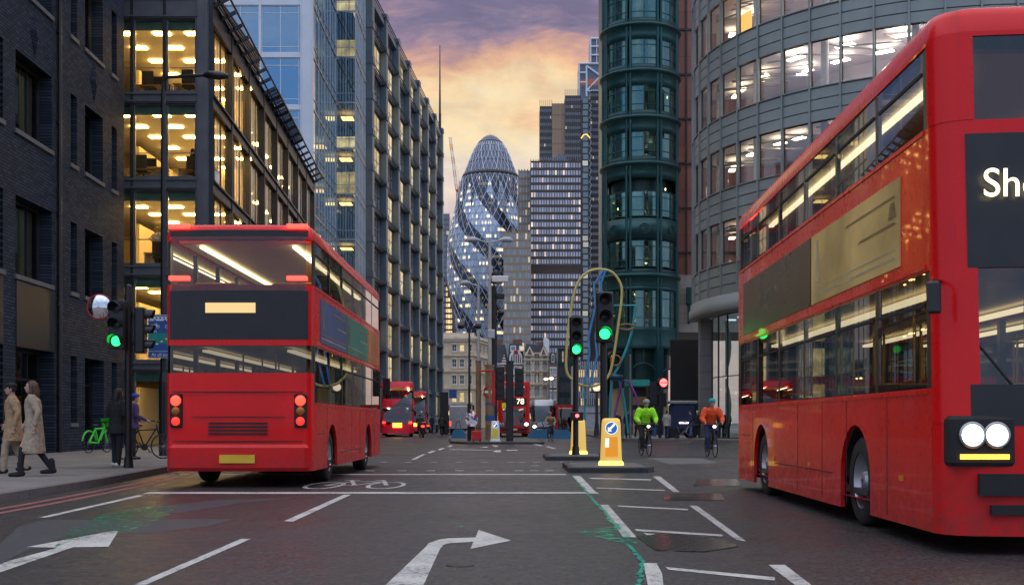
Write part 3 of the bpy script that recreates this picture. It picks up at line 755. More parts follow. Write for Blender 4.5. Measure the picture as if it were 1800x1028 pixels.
b = MB(MAT['paleframe']); b.prism([(-11,-.1),(0,-.1),(0,12.3),(1.5,12.3),(1.5,19.5),(-11,19.5)], 46.01, 46.6); b.obj('roof', B3)

# ---------------------------------------------------------------- exposed-frame dark block
B4 = thing('frame_building', 'dark steel framed block with projecting columns and sunshades along the left street side', 'building', (-13.4,106,0), PI/2-.0665)
MAT['frameblue'] = M('frame_steel_blue', (.15,.2,.23), .45, .2, var=.18, scale=.7, dirt=.35)
MAT['lit4'] = LITWIN('lit_window_street', (.12,.12,.11), (1,.74,.36), .5, 1.1)
MAT['lit4f'] = LITWIN('lit_window_corner', (.05,.08,.08), (1,.65,.2), .6, 1.5)
L4 = 51.0; N4 = 7; W4 = L4/N4; NF4 = 12; FH4 = 3.3
b = MB(MAT['frameblue']); b.box(0,L4,.6,14,5.0,40.4); b.box(0,L4,.9,14,.1,5.0); b.obj('wall', B4)
for i in range(N4+1):
    b = MB(MAT['frameblue']); x = i*W4; b.box(x-.5,x+.5,-.5,.3,.1,41.6)
    for k in range(NF4+1): z = 1.7+k*FH4; b.box(x-.56,x+.56,-.58,.4,z-.28,z+.28)
    b.obj('column', B4)
for k in range(NF4):
    z = 1.7+k*FH4
    for i in range(N4):
        x = i*W4+.63
        win(B4, W4-1.26, FH4-.62, 4, 2, .09, 'silver', 'lit4', (x,.16,z+.32), 0, .12, splits=[.55])
        s = MB(MAT['darksteel']) if (k,i) == (0,0) else None
        if s:
            M1 = Matrix.Rotation(rad(-24), 4, 'X')
            for q in range(4): s.box(.05,W4-1.31,-.72+q*.16,-.62+q*.16,-.03,.0, M1)
            s.box(.0,.07,-.75,0,-.06,.02, M1); s.box(W4-1.33,W4-1.26,-.75,0,-.06,.02, M1)
            shade_me = s.mesh('sunshade')
        if k > 0: place(shade_me, 'sunshade', B4, (x,0.12,z+FH4-.4))
    b = MB(MAT['frameblue']); b.box(.6,L4-.6,-.06,.44,z-.2,z+.28); b.obj('floor_beam', B4)
    # corner face towards the viewer
    win(B4, 2.6, FH4-.5, 2, 1, .08, 'darksteel', 'lit4f', (-.06,3.1,z+.25), -PI/2, .1)
b = MB(MAT['frameblue']); b.box(-.2,L4+.2,-.3,14,40.41,40.9); b.obj('roof', B4)
X, Y = XP(772,158), 158
mt = thing('mast', 'thin tall steel mast rising above the far corner of the dark framed block', 'mast', (X+.1,Y,0))
b = MB(MAT['darksteel']); b.cyl((0,0,.1),(0,0,44),.22,.18); b.cyl((0,0,44),(0,0,53.5),.15,.05); b.obj('pole', mt)
b = MB(MAT['darksteel'])
for z in range(6,42,6): b.box(-.9,.0,-.06,.06,z,z+.16); b.box(-.5,.5,-.5,.5,z+.2,z+.24)
b.obj('bracket', mt)

# ---------------------------------------------------------------- distant towers
def grid_tower(name, label, px0, px1, py_top, Y, nx, fh, wallm, winm, frac_w=.62, frac_h=.6, dep=20, ybot=640, band=None, side=None, z_bot=None, y_off=0, fins=None):
    x0, x1, zt = XP(px0,Y), XP(px1,Y), ZP(py_top,Y); W = x1-x0
    t_ = thing(name, label, 'building', ((x0+x1)/2,Y,0))
    b = MB(MAT[wallm]); b.box(-W/2,W/2,.12,dep,0,zt); b.obj('wall', t_)
    cell = W/nx; ww = cell*frac_w; wh = fh*frac_h
    b = MB(MAT[wallm]); zs = []
    z = zt-fh*.9
    while z > max(2, ZP(ybot,Y)):
        zs.append(z); z -= fh
    for z in zs: b.box(-W/2,W/2,-.12,.1,z-(fh-wh)+.02,z-.02)
    b.obj('floor_band', t_)
    b = MB(MAT[fins or wallm])
    for i in range(nx+1): x = -W/2+i*cell; b.box(x-(cell-ww)/2,x+(cell-ww)/2,-.4,.1,zs[-1],zt+.6)
    b.obj('mullion', t_)
    g = MB(MAT[winm]); g.face([(-ww/2,0,0),(ww/2,0,0),(ww/2,0,wh),(-ww/2,0,wh)]); me = g.mesh('window'); n = 0
    rest = MB(MAT[winm+'_i'])
    for z in zs:
        for i in range(nx):
            x = -W/2+(i+.5)*cell
            if band and band(i, z): continue
            if n < 100: place(me, 'window', t_, (x,0.05,z)); n += 1
            else: rest.face([(x-ww/2,.05,z),(x+ww/2,.05,z),(x+ww/2,.05,z+wh),(x-ww/2,.05,z+wh)])
    if rest.f: rest.obj('window', t_, kind='stuff')
    return t_
def lw(k, *a, **kw): MAT[k] = LITWIN(k, *a, **kw); MAT[k+'_i'] = LITWIN(k+'_rest', *a, island=True, **kw)
lw('gw_blue', (.56,.58,.7), (1,.72,.5), .1, .9, rough=.35)
lw('gw_beige', (.22,.3,.4), (1,.75,.4), .12, .7, rough=.2)
lw('gw_dark', (.03,.035,.05), (.8,.85,1), .0, .3)
lw('gw_cyan', (.07,.075,.09), (1,.8,.5), .05, .6)
lw('gw_warm', (.05,.07,.1), (1,.66,.18), .55, 1.6)
MAT['bronze'] = M('dark_bronze', (.085,.058,.044), .5, .2, var=.2, scale=.05)
MAT['beigeclad'] = M('beige_cladding', (.33,.23,.14), .6, var=.15, scale=.05)
MAT['t42dark'] = M('tower_dark_steel', (.05,.042,.04), .45, .3, var=.2, scale=.04)
MAT['t42core'] = M('tower_core_brown', (.33,.23,.15), .6, var=.1, scale=.05)
MAT['bluesteel'] = M('blue_tower_cladding', (.11,.15,.21), .3, .3, var=.2, scale=.05)
MAT['sky_white'] = M('white_bracing', (.62,.63,.66), .5, var=.06)
T = grid_tower('gridded_tower', 'broad dark gridded office tower with many pale windows right of the bullet tower', 933, 1021, 283, 560, 19, 3.64, 'bronze', 'gw_blue', .74, .64, 26, 700, band=lambda i,z: ZP(478,560) < z+1.5 < ZP(460,560))
W = XP(1021,560)-XP(933,560)
b = MB(MAT['t42dark']); 
for i in range(22): b.box(W/2+.02,W/2+.2,1+i*1.15,1.25+i*1.15,2,130)
b.obj('side_fin', T)
b = MB(MAT['silver'])
for i in range(23): b.box(-W/2+i*1.1,-W/2+.07+i*1.1,.3,.4,129.6,132.6)
b.obj('parapet_screen', T)
b = MB(MAT['gw_cyan']); b.face([(-2,3,130),(6,3,130),(5,3,132.5),(2,3,134),(-1,3,132)]); b.obj('roof_lantern', T)
grid_tower('slab_tower', 'narrow beige and glass slab tower directly right of the bullet tower', 912, 932.5, 300, 575, 4, 3.8, 'beigeclad', 'gw_beige', .6, .7, 20, 700)
grid_tower('beige_block', 'lower beige office block with blue window columns in front of the bullet tower', 886, 932.5, 408, 540, 9, 3.7, 'beigeclad', 'gw_beige', .62, .72, 15, 700)
# ribbed dark tower with brown core
Y = 640; T = thing('ribbed_tower', 'tall dark ribbed tower with brown core and pale stair strip behind the gridded block', 'building', (XP(1000,Y),Y,0))
def rx(px): return XP(px,Y)-XP(1000,Y)
def wing(pa, pb, py, y0, nm='wall', m='t42dark', ribs=None):
    zt = ZP(py,Y); b = MB(MAT[m]); b.box(rx(pa),rx(pb),y0,y0+16,0,zt); b.obj(nm, T)
    if ribs:
        b = MB(MAT[ribs]); n = int((rx(pb)-rx(pa))/1.0)
        for i in range(n+1): x = rx(pa)+(rx(pb)-rx(pa))*i/n; b.box(x-.13,x+.13,y0-.5,y0-.01,40,zt+3.5)
        b.obj('rib', T)
        b = MB(MAT['gw_cyan_i'])
        for k in range(int((zt-60)/3.9)):
            z = zt-3.2-k*3.9
            for i in range(n): x = rx(pa)+(rx(pb)-rx(pa))*i/n; b.face([(x+.16,y0-.1,z),(x+.84,y0-.1,z),(x+.84,y0-.1,z+1.6),(x+.16,y0-.1,z+1.6)])
        b.obj('window', T, kind='stuff')
MAT['t42rib'] = M('tower_rib_steel', (.17,.15,.14), .4, .5, var=.1)
wing(949, 970, 187, 0, ribs='t42rib'); wing(970.2, 992.8, 183, -1, 'core', 't42core'); wing(993, 1021, 170, -2, ribs='t42rib'); wing(1038, 1064, 160, 0, ribs='t42dark')
b = MB(MAT['t42core'])
for k in range(5): b.box(rx(970.2)+k*1.75,rx(970.2)+k*1.75+.12,-1.25,-1.0,60,ZP(183,Y)+1)
for z in range(70,180,8): b.box(rx(970.2),rx(992.8),-1.2,-1.002,z,z+.2)
b.obj('core_joint', T)
lw('gw_stair', (.12,.17,.16), (1,.9,.7), .1, .6)
b = MB(MAT['t42dark']); b.box(rx(1021.2),rx(1037.8),-3,12,0,ZP(178,Y)); b.obj('stair_tower', T)
g = MB(MAT['gw_stair']); g.face([(0,0,0),(2.9,0,0),(2.9,0,2.7),(0,0,2.7)]); me = g.mesh('window')
for k in range(42): place(me, 'window', T, (rx(1023.5)+(.25 if k%2 else 0),-3.1,ZP(184,Y)-k*3.5))
b = MB(EM('orange_strip', (1,.5,.1), 2.2)); b.tube([(rx(1021),-3.3,ZP(246,Y)),(rx(1025),-3.3,ZP(240,Y)),(rx(1031),-3.3,ZP(239,Y)),(rx(1037),-3.3,ZP(246,Y))],.3,6); b.obj('lamp_strip', T)
b = MB(MAT['silver'])
for k in range(60): b.cyl((rx(1036.5)+(k%2)*1.0,-3.6,60+k*2),(rx(1037.5)-(k%2)*1.0,-3.6,62+k*2),.16,n=5)
b.obj('stair_brace', T)
Y = 800; T = thing('braced_tower', 'white framed tower top with red bracing peeking above the dark ribbed tower', 'building', (XP(1040,Y),Y,0))
b = MB(MAT['bluesteel']); b.box(XP(1018,Y)-XP(1040,Y),XP(1064,Y)-XP(1040,Y),1,20,0,ZP(112,Y)); b.box(XP(1038,Y)-XP(1040,Y),XP(1064,Y)-XP(1040,Y),1,20,ZP(112,Y)+.01,ZP(68,Y)); b.obj('wall', T)
b = MB(MAT['sky_white']); q = lambda px: XP(px,Y)-XP(1040,Y)
for (a,c,d_,e_) in ((1018,112,1018,170),(1031,116,1031,170),(1018,112,1064,112),(1018,128,1031,128),(1018,145,1031,145),(1031,116,1056,134),(1056,134,1031,160),(1031,160,1064,160),(1038,68,1038,112),(1038,82,1064,82),(1038,97,1064,97),(1049,68,1049,112),(1038,68,1064,68)):
    b.cyl((q(a),.4,ZP(c,Y)),(q(d_),.4,ZP(e_,Y)),.75 if a != 1049 else .4,n=6)
b.obj('frame', T)
b = MB(EM('red_glow_glass', (.9,.25,.12), .22, False)); b.box(q(1033),q(1062),.8,.98,ZP(150,Y),ZP(138,Y)); b.box(q(1020),q(1029),.8,.98,ZP(150,Y),ZP(140,Y)); b.obj('lit_floor', T)
grid_tower('blue_tower', 'slim blue glass tower left of the bullet tower behind the dark framed block', 768, 789.5, 376, 830, 4, 3.9, 'bluesteel', 'gw_cyan', .8, .72, 20, 620)
# low curved block with amber floors left of the bullet tower
Y = 600; T = thing('curved_block', 'dark curved office block with amber lit floors left of the bullet tower base', 'building', (XP(780,Y),Y,0))
q = lambda px: XP(px,Y)-XP(780,Y)
prof = [(470,772),(478,777),(492,783),(510,789),(535,794),(560,797.5),(600,800),(640,801)]
b = MB(MAT['t42dark']); b.vprism([(q(755),ZP(640,Y)-40),(q(755),ZP(462,Y))]+[(q(x),ZP(y_,Y)) for y_,x in prof]+[(q(801),ZP(640,Y)-40)], .2, 18); b.obj('wall', T)
for k in range(14):
    z = ZP(482+k*9.6,Y); yy = 482+k*9.6
    xr = next((prof[i][1]+(prof[i+1][1]-prof[i][1])*(yy-prof[i][0])/(prof[i+1][0]-prof[i][0]) for i in range(len(prof)-1) if prof[i][0] <= yy <= prof[i+1][0]), 800)
    b = MB(MAT['gw_warm_i']); x = q(757)
    while x < q(xr)-1.2: b.face([(x,.1,z),(x+1.0,.1,z),(x+1.0,.1,z+1.9),(x,.1,z+1.9)]); x += 1.15
    b.obj('lit_floor', T)
b = MB(MAT['t42rib']); b.tube([(q(x),0,ZP(y_,Y)) for y_,x in prof],.45,6); b.obj('edge_rib', T)

# ---------------------------------------------------------------- the bullet-shaped tower
Y = 707; T = thing('bullet_tower', 'bullet shaped glass tower with spiral dark bands and white diagonal lattice', 'building', (XP(862,Y),Y,0))
PR = [(18,0),(20,30),(21.5,51),(23.3,66),(25.8,82),(26.9,97),(26.4,113),(25,121),(23,129),(20.8,140),(18.2,151),(15.2,158),(13,163.5),(11.2,168),(9.3,172),(7,175.5),(4.2,178.3),(1.6,179.6),(.05,180)]
def rad_at(z):
    for i in range(len(PR)-1):
        if PR[i][1] <= z <= PR[i+1][1]:
            f = (z-PR[i][1])/(PR[i+1][1]-PR[i][1]); f2 = f
            return PR[i][0]+(PR[i+1][0]-PR[i][0])*f2
    return .05
m, t, p = base('bullet_glass')
o = t.sep(t.objco()); th = t.math('ARCTAN2', o[0], t.math('MULTIPLY', o[1], -1.0)); deg = t.math('MULTIPLY', th, 180/PI)
cc = t.math('FRACT', t.math('DIVIDE', t.math('ADD', t.math('ADD', deg, t.math('MULTIPLY', o[2], 2.0)), 1006.0), 60.0))
dark = t.math('LESS_THAN', cc, .36)
fl = t.math('DIVIDE', o[2], 4.1); ff = t.math('FRACT', fl)
ang = t.math('DIVIDE', deg, 2.2)
wn = t.new('ShaderNodeTexWhiteNoise', noise_dimensions='2D'); t.link(t.comb(t.math('FLOOR', ang), t.math('FLOOR', fl)), wn.inputs['Vector'])
wn2 = t.noise(t.comb(t.math('DIVIDE', t.math('FLOOR', ang), 7.0), t.math('MULTIPLY', t.math('FLOOR', fl), .9)), 1.0, 2)
crown = t.math('GREATER_THAN', o[2], 152.0)
tri = t.math('LESS_THAN', t.math('ABSOLUTE', t.math('SUBTRACT', t.math('FRACT', t.math('DIVIDE', deg, 20.0)), .5)), t.math('DIVIDE', t.math('SUBTRACT', o[2], 131.0), 40.0))
tri = t.math('MULTIPLY', tri, t.math('MULTIPLY', t.math('GREATER_THAN', o[2], 131.0), t.math('LESS_THAN', o[2], 153.0)))
dk = t.math('MAXIMUM', t.math('MULTIPLY', dark, t.math('LESS_THAN', o[2], 152.0)), tri)
lightc = t.mix(t.rng(wn.outputs[0], 0, 1, 0, 1), (.24,.31,.4), (.52,.59,.68))
colr = t.mix(dk, lightc, (.012,.022,.05)); colr = t.mix(crown, colr, (.07,.085,.13))
slab = t.math('LESS_THAN', ff, .16); colr = t.mix(t.math('MULTIPLY', slab, .55), colr, (.06,.07,.1))
t.link(colr, p.inputs['Base Color']); p.inputs['Roughness'].default_value = .22; p.inputs['Metallic'].default_value = .35; p.inputs['Specular IOR Level'].default_value = .8
lit = t.math('MULTIPLY', t.math('GREATER_THAN', t.math('ADD', t.math('MULTIPLY', wn.outputs[0], .3), wn2), .73), t.math('MULTIPLY', t.math('GREATER_THAN', ff, .32), t.math('LESS_THAN', ff, .74)))
lit = t.math('MULTIPLY', t.math('MULTIPLY', lit, t.math('SUBTRACT', 1.0, crown)), t.rng(dk, 0, 1, 1.0, .12))
p.inputs['Emission Color'].default_value = (1,.78,.36,1); t.link(t.math('MULTIPLY', lit, 1.15), p.inputs['Emission Strength']); m.cycles.emission_sampling = 'NONE'
fine = [(rad_at(k*2.0), k*2.0) for k in range(0, 76)]+[(rad_at(152+k), 152+k) for k in range(0, 28)]+[(.05,180)]
b = MB(m); b.lathe(fine, 108); b.obj('glass_skin', T)
MAT['lattice'] = M('white_lattice', (.6,.63,.68), .45, .2, var=.05)
MAT['lattice'] = M('white_lattice', (.6,.64,.7), .45, .2, var=.05)
b = MB(MAT['lattice'])
for s in (1,-1):
    for k in range(36):
        pts = []; z = 30.0
        while z < 177:
            r = rad_at(z)+.15; a = rad(k*10 + s*z*2.0*.62); pts.append((r*math.sin(a), -r*math.cos(a), z)); z += 6 if z < 150 else 3
        if k % 1 == 0: b.tube(pts, .24 if k % 3 == 0 else .13, 4)
b.obj('lattice', T)
b = MB(MAT['t42dark']); b.lathe([(rad_at(153)+.1,152.6),(rad_at(153)+.55,153),(rad_at(154.5)+.5,154.6),(rad_at(155)+.1,155)], 72); b.obj('ring_beam', T)
b = MB(MAT['t42rib'])
for z in (162,167,171.5,175): b.lathe([(rad_at(z)+.05,z-.12),(rad_at(z)+.3,z),(rad_at(z)+.05,z+.12)], 60)
b.obj('dome_ring', T)
# tower crane
Y = 760; T = thing('tower_crane', 'red and white lattice crane jib pointing up left of the bullet tower', 'crane', (XP(806,Y),Y,0))
q = lambda px: XP(px,Y)-XP(806,Y)
MAT['cranered'] = M('crane_red', (.5,.06,.05), .5); MAT['cranewhite'] = M('crane_white', (.65,.63,.6), .5)
def lattice(b, p0, p1, wd, n, r, mats_):
    p0, p1 = Vector(p0), Vector(p1)
    for k in range(n):
        b.use(mats_[(k//3) % 2]); a = p0.lerp(p1, k/n); c = p0.lerp(p1, (k+1)/n)
        for s in (-1,1):
            b.cyl(a+Vector((s*wd,0,0)), c+Vector((s*wd,0,0)), r, n=4); b.cyl(a+Vector((s*wd,1.2,0)), c+Vector((s*wd,1.2,0)), r, n=4)
        b.cyl(a+Vector((-wd,0,0)), c+Vector((wd,0,0)), r*.7, n=4); b.cyl(a+Vector((wd,0,0)), c+Vector((-wd,0,0)), r*.7, n=4)
b = MB(); lattice(b, (q(803),0,ZP(335,Y)), (q(791),0,ZP(241,Y)), .8, 24, .2, [MAT['cranered'], MAT['cranewhite']]); b.obj('jib', T)
b = MB(); lattice(b, (q(804.5),0,0), (q(804.5),0,ZP(332,Y)), .9, 30, .22, [MAT['cranewhite'], MAT['cranered']]); b.obj('tower', T)
b = MB(MAT['cranered']); b.box(q(802),q(808),0,1.5,ZP(338,Y),ZP(333,Y)); b.cyl((q(806),0,ZP(336,Y)),(q(807.5),0,ZP(318,Y)),.25); b.cyl((q(807.5),0,ZP(318,Y)),(q(792),0,ZP(250,Y)),.07,n=4); b.obj('cab', T)
# ---------------------------------------------------------------- green turret building
MAT['green'] = M('green_cladding', (.018,.085,.085), .38, .35, var=.2, scale=.5, dirt=.25)
MAT['greendk'] = M('green_cladding_dark', (.012,.05,.052), .42, .3, var=.2, scale=.7)
MAT['sand'] = BRICK('red_sandstone', (.36,.14,.1), (.3,.115,.085), (.1,.05,.04), 1.6, 1.9, 'xz', .7, .02, .2, .25)
MAT['palestone'] = BRICK('pale_stone', (.48,.44,.4), (.42,.385,.35), (.2,.18,.16), 1.2, .8, 'xz', .75, .015, .2, .3)
TC = (XP(1125,96.5), 96.5); TR = 3.15
B5 = thing('green_tower', 'dark green metal clad round turret building with curved cornices on the right corner', 'building', (*TC,0))
def ang(a): return rad(-90+a)     # a degrees from facing the viewer, positive to the right
zc = [13.2, 22.4, 26.2, 30.0, 33.8, 37.6, 41.4, 45.2]
core = MB(MAT['greendk']); core.lathe([(TR-.75,4),(TR-.75,46)], 32); core.obj('core', B5)
b = MB(MAT['green']); b.box(-2.6,2.9,.9,12,7.5,46); b.obj('wall', B5)
for z in zc:
    b = MB(MAT['green']); b.lathe([(TR-.4,z-1.15),(TR-.02,z-1.15),(TR,z-.75),(TR+.02,z-.18),(TR+.16,z-.12),(TR+.3,z-.02),(TR+.3,z+.12),(TR+.1,z+.2),(TR,z+.3),(TR-.4,z+.3)], 48); b.obj('cornice', B5)
    b = MB(MAT['greendk']); b.lathe([(TR-.05,z+.3),(TR-.03,z+.55),(TR-.08,z+.56)], 48); b.obj('grille_band', B5)
b = MB(MAT['green']); b.lathe([(TR-.1,16.2),(TR+.03,16.2),(TR+.03,17.9),(TR-.1,17.9)], 48); b.obj('medallion_band', B5)
for a in (-48,0,48):
    g = MB(MAT['green']); ca, sa = math.cos(ang(a)), math.sin(ang(a)); c = Vector((ca*(TR+.04),sa*(TR+.04),17.05)); n = Vector((ca,sa,0)); u = Vector((-sa,ca,0))
    for r in (.42,.26): g.tube([c+(u*math.cos(i*PI/10)+Vector((0,0,1))*math.sin(i*PI/10))*r for i in range(20)], .035, 6, closed=True)
    for i in range(8): g.cyl(c+(u*math.cos(i*PI/4)+Vector((0,0,1))*math.sin(i*PI/4))*.26, c+(u*math.cos(i*PI/4)+Vector((0,0,1))*math.sin(i*PI/4))*.42, .03, n=5)
    g.cyl(c+u*.5,c+u*1.0,.02,n=5); g.cyl(c-u*.5,c-u*1.0,.02,n=5); g.obj('medallion', B5)
for a in (-90,-72,-24,24,72,90):
    b = MB(MAT['green']); ca, sa = math.cos(ang(a)), math.sin(ang(a)); u = Vector((-sa,ca,0))
    for s in (-.16,.16):
        c = Vector((ca*(TR-.02),sa*(TR-.02),0))+u*s; b.cyl(c+Vector((0,0,.1)), c+Vector((0,0,46)), .11, n=8)
    b.obj('pier', B5)
def curvewin(par, z0, z1, a0, a1, R_, cols, rail, glass, fm, seg=6, nm='window', cen=(0,0), rails=(.32,)):
    f = MB(MAT[fm]); g = MB(MAT[glass] if isinstance(glass, str) else glass)
    P = lambda a, r, z: (cen[0]+r*math.cos(ang(a)), cen[1]+r*math.sin(ang(a)), z)
    aa = [a0+(a1-a0)*i/(seg) for i in range(seg+1)]
    g.grid([[P(a,R_-.06,z0) for a in aa],[P(a,R_-.06,z1) for a in aa]], False)
    w_ = .05
    for z in [z0, z1]+[z0+(z1-z0)*k for k in rails]:
        f.tube([P(a,R_-.04,z) for a in aa], w_*.8, 4)
    for i in range(cols+1):
        a = a0+(a1-a0)*i/cols; f.cyl(P(a,R_-.04,z0), P(a,R_-.04,z1), w_, n=6)
    o = f.obj(nm, par); g.obj('pane', o); return o
# glazed bays between the piers: three in view on every storey
fl5 = [(9.0,12.0)]+[(13.95,16.1)]+[(z+.6, z+2.62) for z in (17.5,)]+[(z+.58,z+2.62) for z in zc[1:-1]]
for z0, z1 in fl5:
    for (a0,a1) in ((-68,-28),(-20,20),(28,68)):
        curvewin(B5, z0, z1, a0, a1, TR-.04, 2, 1, 'teal_glass', 'green', rails=(.25,.78))
MAT['curtain'] = M('pale_green_curtain', (.5,.72,.66), .8, var=.5, scale=1.2)
for z0, z1 in fl5:
    for a0, a1 in ((-19,-4),(7,19),(-66,-52),(-40,-31),(31,38),(52,66)):
        b = MB(MAT['curtain']); aa = [a0+(a1-a0)*i/12 for i in range(13)]
        b.grid([[((TR-.3-.05*(i%2))*math.cos(ang(a)),(TR-.3-.05*(i%2))*math.sin(ang(a)),z) for i, a in enumerate(aa)] for z in (z0,z1)], False); b.obj('curtain', B5)
WL = EM('turret_lamp', (1,.8,.4), 4)
for i,z in enumerate((18.9,24.4,28.2,15.6,24.6,20.5,32)):
    b = MB(WL); a = (-50,34,52,40,-40,46,10)[i]; b.ell(((TR-.5)*math.cos(ang(a)),(TR-.5)*math.sin(ang(a)),z), (.05,.05,.12)); b.obj('room_lamp', B5)
b = MB(MAT['green']); b.lathe([(TR-.5,7.2),(TR,7.2),(TR+.06,7.35),(TR,7.6),(TR-.02,8.7),(TR+.05,8.9),(TR-.1,9.0)], 48); b.lathe([(TR-.4,12.0),(TR-.02,12.0),(TR+.1,12.3),(TR-.4,12.31)], 48); b.obj('spandrel_panel', B5)
# street level: lit lobby behind green columns with arched portals
b = MB(MAT['cream']); b.box(-2.4,2.6,1.5,1.6,.12,7.2); b.obj('lobby_wall', B5)
b = MB(MAT['greendk']); b.box(-2.6,2.9,-2.0,6,6.9,7.2); b.obj('lobby_ceiling', B5)
for x,y in ((-1.2,-1),(1.1,-1),(2.0,.4),(-2,.5)):
    b = MB(EM('lobby_lamp', (1,.66,.25), 7)); b.box(x-.35,x+.35,y-.15,y+.15,6.8,6.88); b.obj('ceiling_light', B5)
for a in (-24,24,66):
    b = MB(MAT['green']); ca, sa = math.cos(ang(a)), math.sin(ang(a)); b.box(-.3,.3,-.25,.25,.12,7.2, Matrix.Translation((ca*(TR-.1),sa*(TR-.1),0)) @ Matrix.Rotation(ang(a)+PI/2,4,'Z')); b.obj('column', B5)
for x0, x1 in ((-1.15,1.1),(1.45,2.7)):
    b = MB(MAT['green']); xm, r = (x0+x1)/2, (x1-x0)/2
    b.tube([(x0,-TR+.3,.12),(x0,-TR+.3,4.9)]+[(xm-r*math.cos(i*PI/12),-TR+.3,4.9+r*1.0*math.sin(i*PI/12)) for i in range(13)]+[(x1,-TR+.3,.12)], .07, 6)
    b.cyl((xm,-TR+.3,4.9+r),(xm,-TR+.3,7.2),.06); b.obj('portal_arch', B5)
b = MB(MAT['black']); b.box(-1.0,.5,-1.2,-1.1,3.3,5.2); b.box(-1.1,.9,-1.9,-1.86,2.2,2.6); b.obj('hanging_sign', B5)
# sandstone neighbour
B6 = thing('sandstone_building', 'red sandstone block with dark joints and pale stone base squeezed beside the green turret', 'building', (XP(1190,97),97,0))
b = MB(MAT['sand']); b.box(.0,12,0,10,13.7,46); b.obj('wall', B6)
b = MB(MAT['palestone']); b.box(.1,12,-.1,10,8.8,13.69); b.obj('stone_base', B6)
b = MB(MAT['darksteel']); b.box(.72,.86,-.16,-.002,13.7,46); b.box(1.45,1.55,-.12,-.002,13.7,46)
for z in (15.5,19.3,23.1,26.9,30.7,34.5,38.3): b.box(0,12,-.13,-.003,z,z+.16)
b.obj('joint_strip', B6)
b = MB(MAT['t42dark'])
for z in (16,20,24,28,32,36): b.box(1.6,1.9,-.05,-.004,z+.4,z+2.8)
b.obj('slot_window', B6)
b = MB(MAT['green']); b.box(.75,1.2,-.5,-.1,11.2,12.6); b.box(.9,1.05,-.4,-.12,9.5,11.2); b.obj('bracket', B6)
hb = thing('hoarding', 'tall black site hoarding between the green turret and the grey curved building', 'hoarding', (XP(1201,92),92,.12))
b = MB(MAT['black']); b.box(-1.05,1.4,0,.12,0,7.7); b.obj('panel', hb)
b = MB(MAT['darksteel']); [b.box(x-.05,x+.05,.12,.3,0,7.6) for x in (-.9,.1,1.2)]; b.box(-1.05,1.4,-.03,0,7.6,7.72); b.obj('post', hb)

# ---------------------------------------------------------------- grey curved building
GC, GR = (27.1,74.6), 15.0
B7 = thing('curved_building', 'grey curved office building with ribbon windows over the approaching bus', 'building', (*GC,0))
MAT['greyclad'] = M('grey_metal_cladding', (.25,.28,.262), .45, .25, var=.12, scale=.35, dirt=.3)
MAT['greydk'] = M('grey_metal_joint', (.03,.033,.034), .6, .2)
MAT['lavender'] = M('office_wall_lavender', (.62,.58,.66), .7, var=.1, scale=.3)
MAT['shop_glass'] = GLASS('shop_glass', (.62,.76,.76), 1.45, .6)
A0, NBAY = -99.0, 19; DA = 6.9
rows7 = [10.8,15.3,19.8,24.3,28.8]
def G(a, r, z): return (r*math.cos(ang(a)), r*math.sin(ang(a)), z)
def arc(a0, a1, n): return [a0+(a1-a0)*i/n for i in range(n+1)]
AA = arc(A0, A0+NBAY*DA, NBAY*3)
for k, zb in enumerate(rows7):
    z0, z1 = zb-1.9, zb
    b = MB(MAT['greyclad']); prof = [(0,z0)]
    for j in range(3):
        a, c = z0+.02+j*.62, z0+.6+j*.62
        prof += [(-.03,a-.02),(.03,a),(.03,c-.03),(-.03,c-.015)]
    prof += [(0.02,z1-.02),(.1,z1-.02),(.1,z1+.03),(-.2,z1+.03)]
    b.grid([[G(a, GR+r, z) for a in AA] for r, z in prof], False); b.obj('spandrel_band', B7)
    b = MB(MAT['greydk']); b.grid([[G(a, GR-.03, z) for a in AA] for z in (z0,z1)], True); b.obj('spandrel_back', B7)
for k, zb in enumerate(rows7):
    for i in range(NBAY):
        a = A0+i*DA
        curvewin(B7, zb+.03, zb+2.58, a+.15, a+DA-.15, GR-.06, 1, 0, 'grey_glass', 'greydk', seg=3, rails=())
for i in range(NBAY+1):
    b = MB(MAT['greyclad']); a = A0+i*DA; b.box(-.05,.05,-.14,.1,8.9,32, Matrix.Translation(G(a,GR,0)) @ Matrix.Rotation(ang(a)+PI/2,4,'Z')); b.obj('mullion', B7)
for z in [r-1.0 for r in rows7]:
    b = MB(MAT['lavender']); b.grid([[G(a, r, z) for a in AA] for r in (GR-.25,4.0)], False); b.grid([[G(a, r, z-.5) for a in AA] for r in (4.0,GR-.25)], False); b.obj('floor_slab', B7)
MAT['brightceil'] = M('office_ceiling', (.55,.53,.58), .7, var=.2, scale=1.5)
b = MB(MAT['lavender']); b.lathe([(8.2,8.9),(8.2,31.5)], 48, a0=ang(A0-4), a1=ang(A0+NBAY*DA+4)); b.obj('core_wall', B7)
lm = MB(MAT['lamp_white']); lm.box(-.2,.2,-.55,.55,-.04,0); lme7 = lm.mesh('ceiling_light')
ld = MB(EM('ceiling_panel_dim', (1,.76,.42), 12)); ld.box(-.2,.2,-.4,.4,-.04,0); lmd7 = ld.mesh('ceiling_light')
